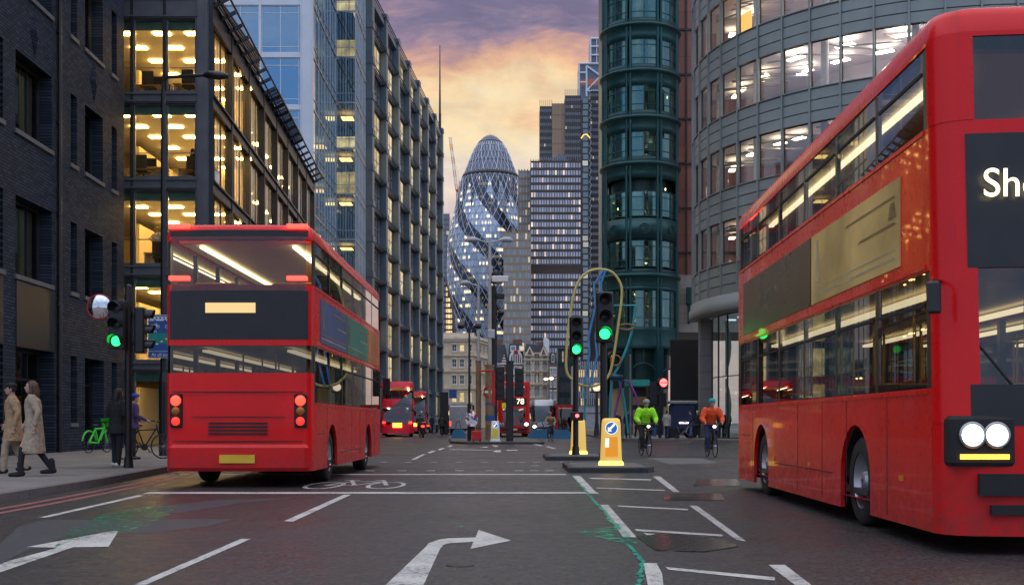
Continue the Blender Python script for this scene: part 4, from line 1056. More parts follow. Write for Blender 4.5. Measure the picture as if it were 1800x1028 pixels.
for ri, zb in enumerate(rows7):
    for i in range(NBAY):
        a = A0+(i+.5)*DA
        if ri in (2,3,4) and a > -62:
            for rr in (GR-1.8,GR-4.2):
                if (i+ri+(1 if rr < 12 else 0)) % 2 == 0: place(lme7, 'ceiling_light', B7, G(a+1.5,rr,zb+2.62), ang(a))
        elif (i*3+ri*2) % 5 < 3: place(lmd7, 'ceiling_light', B7, G(a,GR-2.5,zb+2.62), ang(a))
    for i in range(2, NBAY, 3):
        a = A0+i*DA+1; b = MB(MAT['white']); c = G(a,GR-1.2,0); b.cyl((c[0],c[1],zb-1),(c[0],c[1],zb+3),.22,n=14); b.obj('column', B7)
    b = MB(MAT['silver'])
    for k in range(26):
        a = A0+rnd.random()*NBAY*DA; z = zb+2.3+rnd.random()*.3; b.cyl(G(a,GR-.9,z), G(a+rnd.uniform(4,16),GR-.9-rnd.random()*4,z), .05, n=5)
    b.obj('ceiling_duct', B7)
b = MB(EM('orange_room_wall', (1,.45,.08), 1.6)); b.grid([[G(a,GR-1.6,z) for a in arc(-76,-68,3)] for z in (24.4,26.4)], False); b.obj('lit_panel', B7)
# ledge, recessed shopfront, stone pier
b = MB(MAT['greyclad']); b.grid([[G(a, GR+r, z) for a in AA] for r, z in ((-.8,7.9),(.25,7.9),(.32,8.0),(.32,8.5),(.2,8.55),(.2,8.9),(0,8.95),(-.3,8.95))], True); b.obj('ledge', B7)
MAT['stonedk'] = BRICK('shopfront_stone', (.2,.195,.19), (.17,.165,.16), (.07,.07,.07), 3, 1.1, 'xz', .6, .02, .2, .3)
for a in (-92,-60,-30,0):
    b = MB(MAT['stonedk']); b.box(-.55,.55,-.3,.5,.12,7.9, Matrix.Translation(G(a,GR-.55,0)) @ Matrix.Rotation(ang(a)+PI/2,4,'Z')); b.obj('pier', B7)
for i in range(15):
    a = -88+i*6.2
    if any(abs(a+3-q) < 3.2 for q in (-60,-30,0)): continue
    curvewin(B7, .15, 7.9, a, a+6.1, GR-.9, 1, 0, 'shop_glass', 'greydk', seg=3, rails=(.5,), nm='shop_window')
MAT['palepanel'] = M('pale_teal_panel', (.4,.5,.5), .5)
MAT['shopwall'] = M('shop_back_wall', (.3,.32,.33), .8, var=.3, scale=.4)
b = MB(MAT['shopwall']); b.grid([[G(a, GR-3.0, z) for a in AA] for z in (.12,7.9)], True); b.obj('shop_wall', B7)
b = MB(MAT['palepanel'])
for a in (-80.5,-66,-48):
    for z0 in (.4,4.1):
        pts = [(a+.2,z0),(a+.2,z0+3.5)]+[(a+1.2+3.2*math.sin(k/10*PI),z0+3.5-3.5*k/10) for k in range(11)]
        b.face([G(x,GR-1.25,z) for x,z in pts])
b.obj('display_panel', B7)
b = MB(EM('shop_lamp', (.75,.95,.95), 1.2)); 
for a in range(-85,20,9): b.box(-.3,.3,-.1,.1,7.7,7.78, Matrix.Translation(G(a,GR-2,0)))
b.obj('shop_light', B7)
b = MB(MAT['concrete']); b.lathe([(GR-.3,31.5),(GR+.2,31.5),(GR+.2,32.3),(GR-.5,32.3),(.1,32.4)], 64); b.obj('roof', B7)

# ---------------------------------------------------------------- far end of the street
MAT['creamstone'] = BRICK('cream_stone', (.66,.53,.36), (.6,.475,.32), (.34,.27,.19), 1.1, .45, 'xz', .8, .02, .3, .35)
MAT['creamtrim'] = M('cream_stone_trim', (.68,.56,.4), .75, var=.15, scale=1, dirt=.25)
MAT['slate'] = M('slate_roof', (.06,.065,.075), .6, var=.3, scale=.8)
MAT['redbrick'] = BRICK('red_brick', (.3,.09,.05), (.24,.07,.045), (.2,.15,.12), .45, .15, 'xz', .85, .02, .3, .3)
MAT['brownbrick'] = BRICK('brown_brick', (.23,.11,.065), (.18,.085,.05), (.15,.12,.1), .45, .15, 'xz', .85, .02, .3, .3)
lw('sashglass', (.06,.085,.095), (1,.62,.18), .1, 1.2, rough=.1)
lw('litsash', (.3,.25,.1), (1,.66,.16), 1.0, 1.3)
lw('litshop', (.3,.25,.1), (1,.7,.35), .75, 1.6)
def street_house(name, label, px0, px1, Y, py_top, wallm, rows, cols, roof=None, trim='creamtrim', dep=14, lit=(), shop=True, bands=True, wm='sashglass'):
    x0, x1, zt = XP(px0,Y), XP(px1,Y), ZP(py_top,Y); W = x1-x0
    h = thing(name, label, 'building', (x0,Y,.1))
    hs = []
    for (pt, pb) in rows:
        for (pa, pc) in cols: hs.append((XP(pa,Y)-x0, XP(pc,Y)-x0, ZP(pb,Y), ZP(pt,Y)))
    b = MB(MAT[wallm]); wall_holes(b, 0, W, 0, zt, hs, .35)
    b.face([(0,0,0),(0,0,zt),(0,dep,zt),(0,dep,0)]); b.face([(W,0,0),(W,dep,0),(W,dep,zt),(W,0,zt)]); b.face([(0,0,zt),(W,0,zt),(W,dep,zt),(0,dep,zt)]); b.obj('wall', h)
    for i, (a,c,p_,q_) in enumerate(hs):
        win(h, c-a, q_-p_, 2, 2, .1, 'white', 'litsash' if i in lit else wm, (a,.22,p_), 0, .1)
        s = MB(MAT[trim]); s.box(a-.15,c+.15,-.18,.2,p_-.25,p_-.003); s.box(a-.12,a-.004,-.08,.2,p_,q_); s.box(c+.004,c+.12,-.08,.2,p_,q_); s.box(a-.2,c+.2,-.12,.2,q_+.003,q_+.3); s.obj('window_surround', h)
    if bands:
        for (pt, pb) in rows:
            b = MB(MAT[trim]); z = ZP(pt,Y)+.55; b.box(-.1,W+.1,-.3,-.002,z,z+.22); b.box(-.15,W+.15,-.45,-.002,z+.221,z+.38); b.obj('cornice', h)
    if shop:
        b = MB(MAT['black']); b.box(0,W,-.3,-.004,3.6,4.6); b.obj('shop_fascia', h)
        n = max(2, int(W/2.6))
        for i in range(n):
            g = MB(MAT['litshop']); a = W*i/n+.15; g.face([(a,-.02,.5),(W*(i+1)/n-.15,-.02,.5),(W*(i+1)/n-.15,-.02,3.4),(a,-.02,3.4)]); g.obj('shop_window', h)
    return h, W, zt
Y = 230
H, W, zt = street_house('stone_building', 'cream stone corner building with sash windows and dark shopfront at the end of the street', 760, 834, Y, 597, 'creamstone',
    [(606,618),(632,646),(660,676),(690,707)], [(773,777.5),(794.5,802.5),(808,816),(822.5,829.5)], lit=(0,2,12,13,14,15))
b = MB(MAT['creamtrim']); b.box(-.3,W+.3,-.6,.5,zt,zt+.5); b.box(-.1,W,0,.4,zt+.5,zt+1.3)
for i in range(26): b.box(i*W/26,i*W/26+.12,-.3,-.01,zt-.3,zt-.02)
b.obj('parapet', H)
# canted right return of the same building
ret = math.atan2(14, 3.2)
Wr = 13
b = MB(MAT['creamstone']); hs = []
for (pt,pb) in [(606,618),(632,646),(660,676),(690,707)]:
    for k in (1.2,4.2,7.2,10): hs.append((k,k+1.3,ZP(pb,Y),ZP(pt,Y)))
wall_holes(b, 0, Wr, 0, zt, hs, .35); b.obj('return_wall', H, (W,0,0), ret)
for a,c,p_,q_ in hs: win(H, c-a, q_-p_, 2, 2, .1, 'white', 'sashglass', (W+math.cos(ret)*a-math.sin(ret)*.22,math.sin(ret)*a+math.cos(ret)*.22,p_), ret, .1)
for (pt,pb) in [(606,618),(632,646),(660,676),(690,707)]:
    b = MB(MAT['creamtrim']); z = ZP(pt,Y)+.55; b.box(0,Wr,-.35,-.002,z,z+.4); b.obj('cornice', H, (W,0,0), ret)
b = MB(MAT['creamtrim']); b.box(-.3,Wr,-.6,.5,zt,zt+.6); b.obj('parapet', H, (W,0,0), ret)
Y = 262
H, W, zt = street_house('brick_house', 'narrow red brick house with white striped gable behind the thick dark pole', 868, 892.5, Y, 640, 'redbrick', [(662,676),(688,702),(646,656)], [(872,877),(880,885)], trim='white', shop=True)
b = MB(MAT['redbrick']); b.vprism([(W*.5,zt),(W*.98,zt),(W*.74,ZP(622,Y))], -.05, .5); b.use(MAT['white'])
for k in range(4): f = k/4; b.box(W*.5+W*.24*f+.1,W*.98-W*.24*f-.1,-.12,-.051,zt+(ZP(622,Y)-zt)*f,zt+(ZP(622,Y)-zt)*f+.25)
b.obj('gable', H)
b = MB(MAT['slate']); b.vprism([(-.2,zt+.01),(W+.2,zt+.01),(W-.6,ZP(606,Y)),(.4,ZP(606,Y))], .6, 8); b.obj('roof', H)
b = MB(MAT['redbrick']); b.box(W*.2,W*.55,2,4,zt,ZP(608,Y)+1); b.use(MAT['brownbrick']); [b.cyl((W*.25+k*.4,3,ZP(608,Y)+1),(W*.25+k*.4,3,ZP(608,Y)+1.7),.15,n=8) for k in range(4)]; b.obj('chimney', H)
H, W, zt = street_house('gabled_house', 'ornate white trimmed house with round arched gable beside the stone terrace', 893, 920.5, Y-1, 640, 'brownbrick', [(664,682),(646,658)], [(897,902),(904,909.5),(911.5,917)], trim='white')
Y2 = Y-1
b = MB(MAT['white']); cx, r = W*.5, W*.42
b.vprism([(cx-r,zt-.2)]+[(cx-r*math.cos(i*PI/14),zt+1.2+1.35*r*math.sin(i*PI/14)) for i in range(15)]+[(cx+r,zt-.2)], -.25, .4)
b.use(MAT['brownbrick']); b.vprism([(cx-r*.75,zt)]+[(cx-r*.75*math.cos(i*PI/14),zt+1.1+1.2*r*.75*math.sin(i*PI/14)) for i in range(15)]+[(cx+r*.75,zt)], -.32, -.252)
b.use(MAT['white']); [b.box(cx-r*.5+k*r*.33,cx-r*.5+k*r*.33+.18,-.4,-.322,zt,zt+2.2) for k in range(4)]; b.use(MAT['redcloth']); b.ell((cx,-.4,zt+2.7),(.5,.1,.5))
b.obj('gable', H)
b = MB(MAT['slate']); b.vprism([(-.2,zt+.01),(W+.2,zt+.01),(W-.3,ZP(604,Y2)),(.3,ZP(604,Y2))], .8, 9); b.obj('roof', H)
for k in (.15,.7): 
    b = MB(MAT['white']); b.box(W*k,W*k+1.3,.3,2,ZP(618,Y2),ZP(608,Y2)); b.use(MAT['sashglass']); b.box(W*k+.2,W*k+1.1,.26,.298,ZP(616,Y2),ZP(609.5,Y2)); b.obj('dormer', H)
b = MB(MAT['brownbrick']); b.box(W*.3,W*.9,5,8,zt,ZP(594,Y2)); b.obj('chimney', H)
Y = 258
H, W, zt = street_house('stone_terrace', 'pale stone terrace with twin pediments and tall paired windows beyond the oncoming coach', 921, 964.5, Y, 626, 'creamstone', [(639,653),(659,674),(682,697),(706,714),(627.5,634)],
    [(923,926),(927,930),(931,934),(938.5,941.5),(942.5,945.5),(946.5,949.5),(953,955.6),(956.4,959),(959.8,962.4)], dep=12)
for k in range(2):
    b = MB(MAT['creamtrim']); c0, c1 = (.02,.44) if k == 0 else (.6,.98); b.vprism([(W*c0,zt),(W*c1,zt),(W*(c0+c1)/2,ZP(609,Y))], -.5, .3)
    b.use(MAT['brownbrick']); b.vprism([(W*c0+.6,zt+.25),(W*c1-.6,zt+.25),(W*(c0+c1)/2,ZP(613,Y))], -.56, -.502); b.obj('pediment', H)
b = MB(MAT['slate']); b.vprism([(-.1,zt+.01),(W+.1,zt+.01),(W-1,ZP(608,Y)),(.5,ZP(604,Y))], 1, 10); b.obj('roof', H)
b = MB(MAT['brownbrick']); b.box(W*.55,W*.85,6,9,zt,ZP(598,Y)); b.use(MAT['white']); b.cyl((W*.9,5,zt),(W*.9,5,ZP(592,Y)),.5); b.cyl((W*.98,5,zt),(W*.98,5,ZP(594,Y)),.4); b.obj('chimney', H)
H, W, zt = street_house('brown_house', 'brown brick house with small white sash windows right of the stone terrace', 965, 980.5, 256, 640, 'brownbrick', [(648,660),(666,680),(688,702),(708,716)], [(967.5,970.5),(974,977)], trim='white', bands=False)
b = MB(MAT['slate']); b.vprism([(0,zt+.01),(W,zt+.01),(W-.6,ZP(622,256)),(.4,ZP(622,256))], .3, 9); b.obj('roof', H)
b = MB(MAT['white']); b.box(W*.3,W*.6,-.05,1.5,zt+.3,zt+2.2); b.use(MAT['sashglass']); b.box(W*.35,W*.55,-.09,-.052,zt+.5,zt+2); b.obj('dormer', H)
grid_tower('green_office', 'dark green glazed office front between the brown house and pale block', 980.8, 1008, 612, 270, 8, 3.6, 'greendk', 'gw_cyan', .7, .7, 12, 735)
grid_tower('pale_block', 'pale modern block with small square windows seen through the looped sculpture', 1009, 1062, 640, 240, 14, 3.0, 'concrete', 'gw_warm', .5, .5, 12, 730)

# the street goes on behind the turret: the block that lines its right side
H, W, zt = street_house('stone_block', 'pale stone block lining the right side of the street behind the green turret', 1075, 1150, 108, 330, 'palestone', [(350+k*40,376+k*40) for k in range(9)], [(1079+k*14,1088+k*14) for k in range(5)], dep=3)
b = MB(MAT['palestone']); hs = [(2+k*4, 3.8+k*4, 3+j*2.2*2, 5.4+j*4.4) for k in range(16) for j in range(5)]; wall_holes(b, 0, 70, 0, zt, hs, .3); b.obj('street_wall', H, (6.6,70,0), -PI/2-.1)
b = MB(MAT['dark_glass']); b.box(0,70,.2,.25,1,zt-1); b.obj('glazing', H, (6.6,70,0), -PI/2-.1)
# ================================================================== vehicles
def text_part(body, parent, size, m, loc, rot, name='lettering', align='CENTER', ext=.004):
    c = bpy.data.curves.new(name, 'FONT'); c.body = body; c.size = size; c.extrude = ext; c.align_x = align; c.align_y = 'CENTER'
    c.materials.append(MAT[m]); q = bpy.data.objects.new('tmp', c); COL.objects.link(q); dg = bpy.context.evaluated_depsgraph_get(); dg.update()
    me = bpy.data.meshes.new_from_object(q.evaluated_get(dg)); me.name = name; bpy.data.objects.remove(q); o = place(me, name); o.location = loc; o.rotation_euler = rot; o.parent = parent; return o
_seat = {}
def seat_mesh(m):
    if m not in _seat:
        b = MB(MAT[m]); b.bbox(-.42,.42,-.2,.22,.4,.5,.03); b.bbox(-.42,.42,-.3,-.2,.42,1.1,.03); b.use(MAT['yellowpole']); b.cyl((-.36,-.26,1.1),(.36,-.26,1.1),.02,n=6); b.use(MAT['darksteel']); b.box(-.38,.38,-.05,.05,0,.4)
        _seat[m] = b.mesh('seat')
    return _seat[m]
def wheel(parent, x, y, r, s, w=.28):
    b = MB(MAT['rubber']); prof = [(r*.62,-w/2),(r*.9,-w/2),(r*.98,-w/2+.03),(r,-w/2+.07),(r,w/2-.07),(r*.98,w/2-.03),(r*.9,w/2),(r*.62,w/2)]
    rows = [[(z, rr*math.cos(2*PI*k/28), rr*math.sin(2*PI*k/28)) for k in range(28)] for rr, z in prof]; b.grid(rows, True, True)
    o = b.obj('wheel', parent, (x,y,r))
    g = MB(MAT['silver']); prof = [(r*.62,.05*s+w/2*s-.06*s),(r*.55,w/2*s-.05*s),(r*.5,w/2*s-.12*s),(r*.25,w/2*s-.12*s),(r*.2,w/2*s-.03*s),(.02,w/2*s-.02*s)]
    g.grid([[(z, rr*math.cos(2*PI*k/24), rr*math.sin(2*PI*k/24)) for k in range(24)] for rr, z in prof], True, True); g.grid([[(0,r*.62*math.cos(2*PI*k/24),r*.62*math.sin(2*PI*k/24)) for k in range(24)],[(0,.02*math.cos(2*PI*k/24),.02*math.sin(2*PI*k/24)) for k in range(24)]],False,True)
    g.obj('rim', o); return o
def bus(name, label, loc, rz, L=10.4, H=4.4, red='busred', band=(1.45,2.42,3.62,4.2), ad=None, rear_rake=0.0, front_rake=.06, dest=None, head=False, detail=True, face='full', rear_style='flat', glass='bus_glass', zb_=.28, rfr=.38, mir=1.0, group=None, light='bus_light'):
    W = 2.52; hw = W/2; yF, yR = L/2, -L/2; rf, rr = rfr, .16 if rear_style == 'flat' else .55
    lw0, lw1, uw0, uw1 = band; RED = MAT[red]
    T = thing(name, label, 'bus', loc, rz, group)
    def wp(p):
        x, y, z = p; k = max(0.0, z-1.0)
        if y > 0: y -= front_rake*k*max(0, min(1, (y-yF+2)/2))
        if y < 0: y += rear_rake*k*k*.33*max(0, min(1, (yR+2.4-y)/2.4))
        return (x, y, z)
    def done(b, nm, par=T, kind=None):
        b.v = [wp(v) for v in b.v]; return b.obj(nm, par, kind=kind)
    def arc_(front):
        r = rf if front else rr; pts = []
        ys = yF-r if front else yR+r; sg = 1 if front else -1
        N = 6
        for i in range(N+1): a = PI-i*PI/2/N; pts.append((-hw+r+r*math.cos(a), ys+sg*r*math.sin(a)))
        for i in range(1, 8): x = -hw+r+(W-2*r)*i/8; pts.append((x, (yF if front else yR)+sg*.05*(1-(x/(hw-r))**2)))
        for i in range(N+1): a = PI/2-i*PI/2/N; pts.append((hw-r+r*math.cos(a), ys+sg*r*math.sin(a)))
        return pts if front else pts[::-1]          # always anticlockwise seen from below/clockwise consistent
    FA, RA = arc_(True), arc_(False)
    full = FA+[(hw, y) for y in (3,1,-1,-3)]+RA+[(-hw, y) for y in (-3,-1,1,3)]
    def shrink(P, k): return [(x*(1-k/hw), y*(1-k/(L/2))) for x, y in P]
    def strip(b, P, z0, z1, k=0.0, closed=False, nz=1):
        Q = shrink(P, k); b.grid([[(x,y,z0+(z1-z0)*i/nz) for x,y in Q] for i in range(nz+1)], True, closed, flip=True)
    # shell: skirts with wheel arches, bands between windows, rounded roof
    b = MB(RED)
    wy = (yF-2.75, yR+2.15); wr = .58
    for s in (-1,1):
        poly = [(yR+rr,zb_)]
        for c in sorted(wy):
            poly += [(c-wr,zb_)]+[(c-wr*math.cos(i*PI/12), .5+wr*math.sin(i*PI/12)) for i in range(13)]+[(c+wr,zb_)]
        poly += [(yF-rf,zb_),(yF-rf,lw0),(yR+rr,lw0)]
        f = [(s*hw, y, z) for y, z in poly]; b.face(f if s < 0 else f[::-1])
        f2 = [(s*(hw-.05), y, z) for y, z in poly[:-2]]
        b.grid([[p for p in f[:-2]], f2], False, flip=s > 0)
    strip(b, RA, zb_, lw0+.5); strip(b, FA, zb_, lw0-.3)
    for A in (FA[:7], FA[-7:]): strip(b, A, lw0-.3, lw1, -.004); strip(b, A, uw0, uw1, -.004)
    strip(b, full, lw1, uw0, 0, True, 3)
    strip(b, full, uw1, uw1+.04, 0, True)
    rings = [(uw1+.04,0),(H-.12,.015),(H-.05,.05),(H-.012,.14),(H,.4)]
    b.grid([[(x,y,z) for x,y in shrink(full,k)] for z,k in rings], True, True, flip=True)
    b.face([(x,y,H) for x,y in shrink(full,.4)])
    b.face([(-hw+.02,yR+.1,.3),(hw-.02,yR+.1,.3),(hw-.02,yF-.2,.3),(-hw+.02,yF-.2,.3)][::-1])
    done(b, 'body')
    if detail:
        b = MB(MAT['rubber'])
        for s in (-1,1):
            for y in (-3.6,-.4,.9,2.0,yF-1.6): b.box(s*hw-.003,s*hw+.003,y-.006,y+.006,zb_+.05,lw0-.06)
            b.box(s*hw-.004,s*hw+.004,-1.9,1.4,.52,.532); b.box(s*hw-.004,s*hw+.004,yR+.5,yR+1.3,.9,.912)
        done(b, 'panel_seam')
        for s in (-1,1):
            for y in (-2.0,.2,yF-1.2): b = MB(MAT['bolpanel_off']); b.box(s*hw-.012,s*hw+.012,y,y+.11,.56,.61); done(b, 'side_reflector')
    # thin highlight mouldings along the sides
    for z in (uw0-.02, lw1+.04, lw0-.03):
        b = MB(RED)
        for s in (-1,1): b.box(s*hw-.012 if s>0 else -hw-.012, s*hw+.012 if s>0 else -hw+.012, yR+rr+.1, yF-rf-.1, z-.02, z+.02)
        done(b, 'moulding')
    # windows
    nW = 6; y0, y1 = yR+rr+.12, yF-rf-.1
    for (za, zb) in ((lw0,lw1),(uw0,uw1)):
        up = za == uw0
        for i in range(nW+1):
            y = y0+(y1-y0)*i/nW; ya = yR+rr if i == 0 else y-.045; yb = yF-rf if i == nW else y+.045
            for s in (-1,1): P = MB(MAT['black']); P.box(s*(hw-.03)-.02, s*(hw-.03)+.02, ya, yb, za+.001, zb-.001); done(P, 'window_pillar')
        for s in (-1,1):
            for i in range(nW):
                a, c = y0+(y1-y0)*i/nW+.03, y0+(y1-y0)*(i+1)/nW-.03; x = s*(hw-.012)
                g = MB(MAT[glass]); q = [(x,a,za+.01),(x,c,za+.01),(x,c,zb-.01),(x,a,zb-.01)]; g.face(q if s > 0 else q[::-1])
                o = done(g, 'window')
                if detail:
                    fr = MB(MAT['rubber']); z = zb-(zb-za)*.28
                    fr.box(x-.012 if s<0 else x-.006, x+.006 if s<0 else x+.012, a+.05, c-.05, z-.015, z+.015); done(fr, 'vent_bar', o)
    # saloon
    b = MB(MAT['darksteel']); b.box(-hw+.06,hw-.06,yR+.25,yF-.6,.34,.4); done(b, 'lower_floor')
    b = MB(MAT['cream']); b.box(-hw+.05,hw-.05,yR+.5,yF-.7,lw1+.02,lw1+.09); done(b, 'upper_floor')
    b = MB(MAT['cream']); b.box(-hw+.1,hw-.1,yR+.5,yF-.6,uw1+.02,uw1+.06); done(b, 'ceiling')
    b = MB(MAT[light])
    for s in (-1,1): b.box(s*.82-.035,s*.82+.035,yR+.7,yF-1.0,uw1-.04,uw1+.0)
    done(b, 'ceiling_light')
    b = MB(MAT['bus_light_dim'])
    for s in (-1,1): b.box(s*.75-.06,s*.75+.06,yR+.7,yF-1.5,lw1-.07,lw1-.03)
    done(b, 'ceiling_light')
    if detail:
        for zf, m_ in ((.4,'seatfab'),(max(uw0-.95,lw1+.1),'seatred')):
            for i in range(7):
                for s in (-1,1): place(seat_mesh(m_), 'seat', T, (s*.72, yR+1.5+i*1.05, zf))
        for i in range(5):
            for s in (-1,1):
                b = MB(MAT['yellowpole']); b.cyl((s*.3,yR+1.6+i*1.6,.4),(s*.3,yR+1.6+i*1.6,lw1-.05),.018,n=6); b.obj('handrail', T)
    for s in (-1,1):
        for c in wy: wheel(T, s*(hw-.2), c, .48, s)
        for c in wy:
            b = MB(MAT['rubber'])
            b.grid([[(s*(hw-.06+k), c-wr*math.cos(i*PI/12), .5+wr*math.sin(i*PI/12)) for i in range(13)] for k in (0,-.45*s if False else -.45)] if s>0 else [[(-(hw-.06)+k, c-wr*math.cos(i*PI/12), .5+wr*math.sin(i*PI/12)) for i in range(13)] for k in (0,.45)], True)
            b.obj('wheel_arch', T)
    # front end
    g = MB(MAT['bus_tint']); strip(g, FA, lw0-.3, lw1, .012); done(g, 'windscreen')
    g = MB(MAT['bus_tint']); strip(g, FA, uw0, uw1, .012); done(g, 'windscreen')
    g = MB(MAT['black']); strip(g, FA[5:-5], lw1+.18 if face == 'band' else lw1-.02, uw0-.12, -.006); done(g, 'display_surround')
    if face == 'full':
        g = MB(MAT['black']); strip(g, FA[5:-5], lw0-.32, lw0+.02, -.006); done(g, 'lower_screen_surround')
    zd = (lw1+uw0)/2+.05
    if dest:
        for body, x, sz in dest: text_part(body, T, sz, 'led_text', (x, wp((0,yF,zd))[1]+.085, zd), (PI/2,0,PI), align='LEFT' if x > .8 else 'CENTER')
    for s in (-1,1):
        b = MB(MAT['rubber']); b.bbox(s*.95-.27,s*.95+.27,yF-.25,yF+.035,.74,1.16,.03); done(b, 'lamp_housing'); b = MB(MAT['head_white'] if head else MAT['silver']); b.ell((s*.95+.1,yF+.03,1.0),(.085,.04,.085),16,8); b.ell((s*.95-.1,yF+.03,1.0),(.085,.04,.085),16,8); b.use(MAT['silver']); [b.tube([(s*.95+o_+.1*math.cos(q*PI/10),yF+.04,1.0+.1*math.sin(q*PI/10)) for q in range(20)], .014, 6, closed=True) for o_ in (-.1,.1)]; done(b, 'headlight')
        b = MB(MAT['amber'] if head and detail else MAT['silver']); b.box(s*.95-.2,s*.95+.2,yF-.2,yF+.045,.8,.84); done(b, 'indicator')
        b = MB(MAT['black']); b.cyl((s*(hw-.1),yF-.3,lw1-.1),(s*(hw+.12),yF+.15,lw1-.15),.016,n=6); b.bbox(s*(hw+.12)-.09*mir,s*(hw+.12)+.09*mir,yF+.1,yF+.18,lw1-.15-.45*mir,lw1-.15,.02); done(b, 'mirror')
    b = MB(MAT['rubber']); b.box(-1.0,1.0,yF+.02,yF+.065,.5,.68); b.box(-.9,.9,yF+.02,yF+.06,.34,.42); done(b, 'grille')
    b = MB(MAT['white']); b.box(-.26,.26,yF+.066,yF+.075,.53,.64); done(b, 'number_plate')
    b = MB(MAT['rubber']); b.cyl((-.3,yF+.03,lw0-.25),(.5,yF-.0,lw0+.45),.014,n=5); b.cyl((.5,yF+.03,lw0-.25),(1.0,yF-.02,lw0+.4),.014,n=5); done(b, 'wiper')
    # rear end
    if rear_style == 'flat':
        zu = uw0
        g = MB(MAT['rear_glass']); strip(g, RA, lw0+.5, lw1+.18, .012); done(g, 'rear_window')
        g = MB(MAT['bus_glass']); strip(g, RA[5:-5], zu-.1, uw1+.05, -.004); done(g, 'rear_window')
        g = MB(MAT['black']); strip(g, RA[4:-4], lw1+.1, zu-.1, -.007); done(g, 'rear_panel')
        g = MB(MAT['black']); strip(g, RA[4:-4], uw1-.02+.07, H-.12, -.002); done(g, 'rear_panel')
        b = MB(MAT['led_dim']); b.box(-.55,.3,yR-.075,yR-.06,lw1+.55,lw1+.72); done(b, 'route_display')
        b = MB(MAT['rubber'])
        for k in range(4): b.box(-.5,.5,yR-.062,yR-.05,.9+k*.06,.93+k*.06)
        b.box(-1.1,1.1,yR-.066,yR-.05,1.62,1.635); b.box(-1.1,1.1,yR-.066,yR-.05,.78,.795); b.box(-.8,.8,yR-.066,yR-.05,1.2,1.21); done(b, 'engine_grille')
        b = MB(MAT['yellowpole']); b.box(-.3,.3,yR-.125,yR-.104,.42,.56); done(b, 'number_plate')
        b = MB(RED); b.bbox(-1.2,1.2,yR-.1,yR+.1,.28,.74,.06); done(b, 'bumper')
        for s in (-1,1):
            b = MB(MAT['rubber']); b.bbox(s*1.06-.11,s*1.06+.11,yR-.055,yR+.06,1.02,1.6,.03); done(b, 'lamp_cluster')
            for z, h_, w_, m_ in ((1.48,.12,.19,'tail_red'),(1.3,.1,.14,'amber_off'),(1.13,.1,.14,'red_dim')):
                b = MB(MAT[m_]); b.ell((s*1.06,yR-.05,z),(h_*.75,.045,h_*.75),16,8); done(b, 'tail_light')
            for z in (3.56, H-.06):
                b = MB(MAT['tail_small']); b.bbox(s*1.0-.17,s*1.0+.17,yR-.09,yR+.25 if z > 4 else yR+.05,z-.035,z+.035,.01); done(b, 'marker_light')
    else:   # rounded modern rear with sweeping dark glass
        g = MB(MAT['dark_glass'])
        poly = [(-1.05,1.0),(1.15,1.0),(1.15,uw1-.5),(.9,uw1-.35),(-.2,lw1+.3),(-1.05,lw1-.5)]
        N = 14
        for i in range(N):
            z0_, z1_ = 1.0+(uw1-1.4)*i/N, 1.0+(uw1-1.4)*(i+1)/N
            xl = lambda z: -1.05 if z < lw1-.5 else -1.05+2.0*min(1,(z-lw1+.5)/(uw1-.4-lw1+.5))
            g.face([p for p in [(1.12,yR-.02,z0_),(xl(z0_),yR-.06,z0_),(xl(z1_),yR-.06,z1_),(1.12,yR-.02,z1_)]])
        g.v = [wp(v) for v in g.v]; g.obj('rear_window', T)
        for s in (-1,1):
            b = MB(MAT['tail_red']); b.bbox(s*1.02-.13,s*1.02+.13,yR-.06,yR+.12,1.05,1.2,.02); b.bbox(s*.8-.1,s*.8+.1,yR-.02,yR+.12,uw1+.02,uw1+.09,.01); done(b, 'tail_light')
        b = MB(MAT['amber']); b.box(-.35,.35,yR-.085,yR-.05,.75,1.1); done(b, 'lit_panel')
    # side advertisement panels between the decks
    for (s, ya, yb, za, zb, m_, nm) in (ad or []):
        b = MB(MAT[m_]); x0 = s*hw; b.box(min(x0,x0+s*.012),max(x0,x0+s*.012),ya,yb,za,zb); b.obj(nm, T)
        if detail and nm == 'side_advert' and m_ != 'adblack':
            r = random.Random(int(ya*10)+77); q = MB(MAT['print_pale'], MAT['print_dark'], MAT['print_warm']); x1 = x0+s*.0135; wd, hg = yb-ya, zb-za
            for k, (f0,f1,g0,g1) in enumerate(((.03,.97,.1,.13),(.03,.97,.2,.22),(.45,.97,.8,.83),(.06,.12,.3,.9),(.6,.97,.5,.53),(.9,.97,.58,.76))):
                q.use(MAT[('print_dark','print_warm','print_pale')[(k+r.randint(0,2))%3]]); dd = .0006*k; P_ = [(x1+s*dd,ya+wd*f0,za+hg*g0),(x1+s*dd,ya+wd*f1,za+hg*g0),(x1+s*dd,ya+wd*(f1-.02),za+hg*g1),(x1+s*dd,ya+wd*(f0+.02),za+hg*g1)]; q.face(P_ if s>0 else P_[::-1])
            q.obj('advert_print', T)
    return T
MAT['print_pale'] = M('advert_print_pale', (.4,.34,.22), .4, var=.4, scale=2); MAT['print_dark'] = M('advert_print_dark', (.2,.13,.05), .4, var=.5, scale=2); MAT['print_warm'] = M('advert_print_warm', (.34,.18,.04), .4, var=.4, scale=2)
MAT['adyellow'] = M('advert_ochre', (.62,.43,.14), .45, var=.4, scale=.9, dirt=.2)
MAT['adgold'] = M('advert_gold', (.3,.16,.02), .4, var=.3, scale=.6, dirt=.2)
MAT['adblack'] = M('advert_black', (.02,.021,.022), .3, var=.5, scale=1.2)
MAT['adblue'] = M('advert_blue', (.05,.09,.22), .4, var=.5, scale=.5)
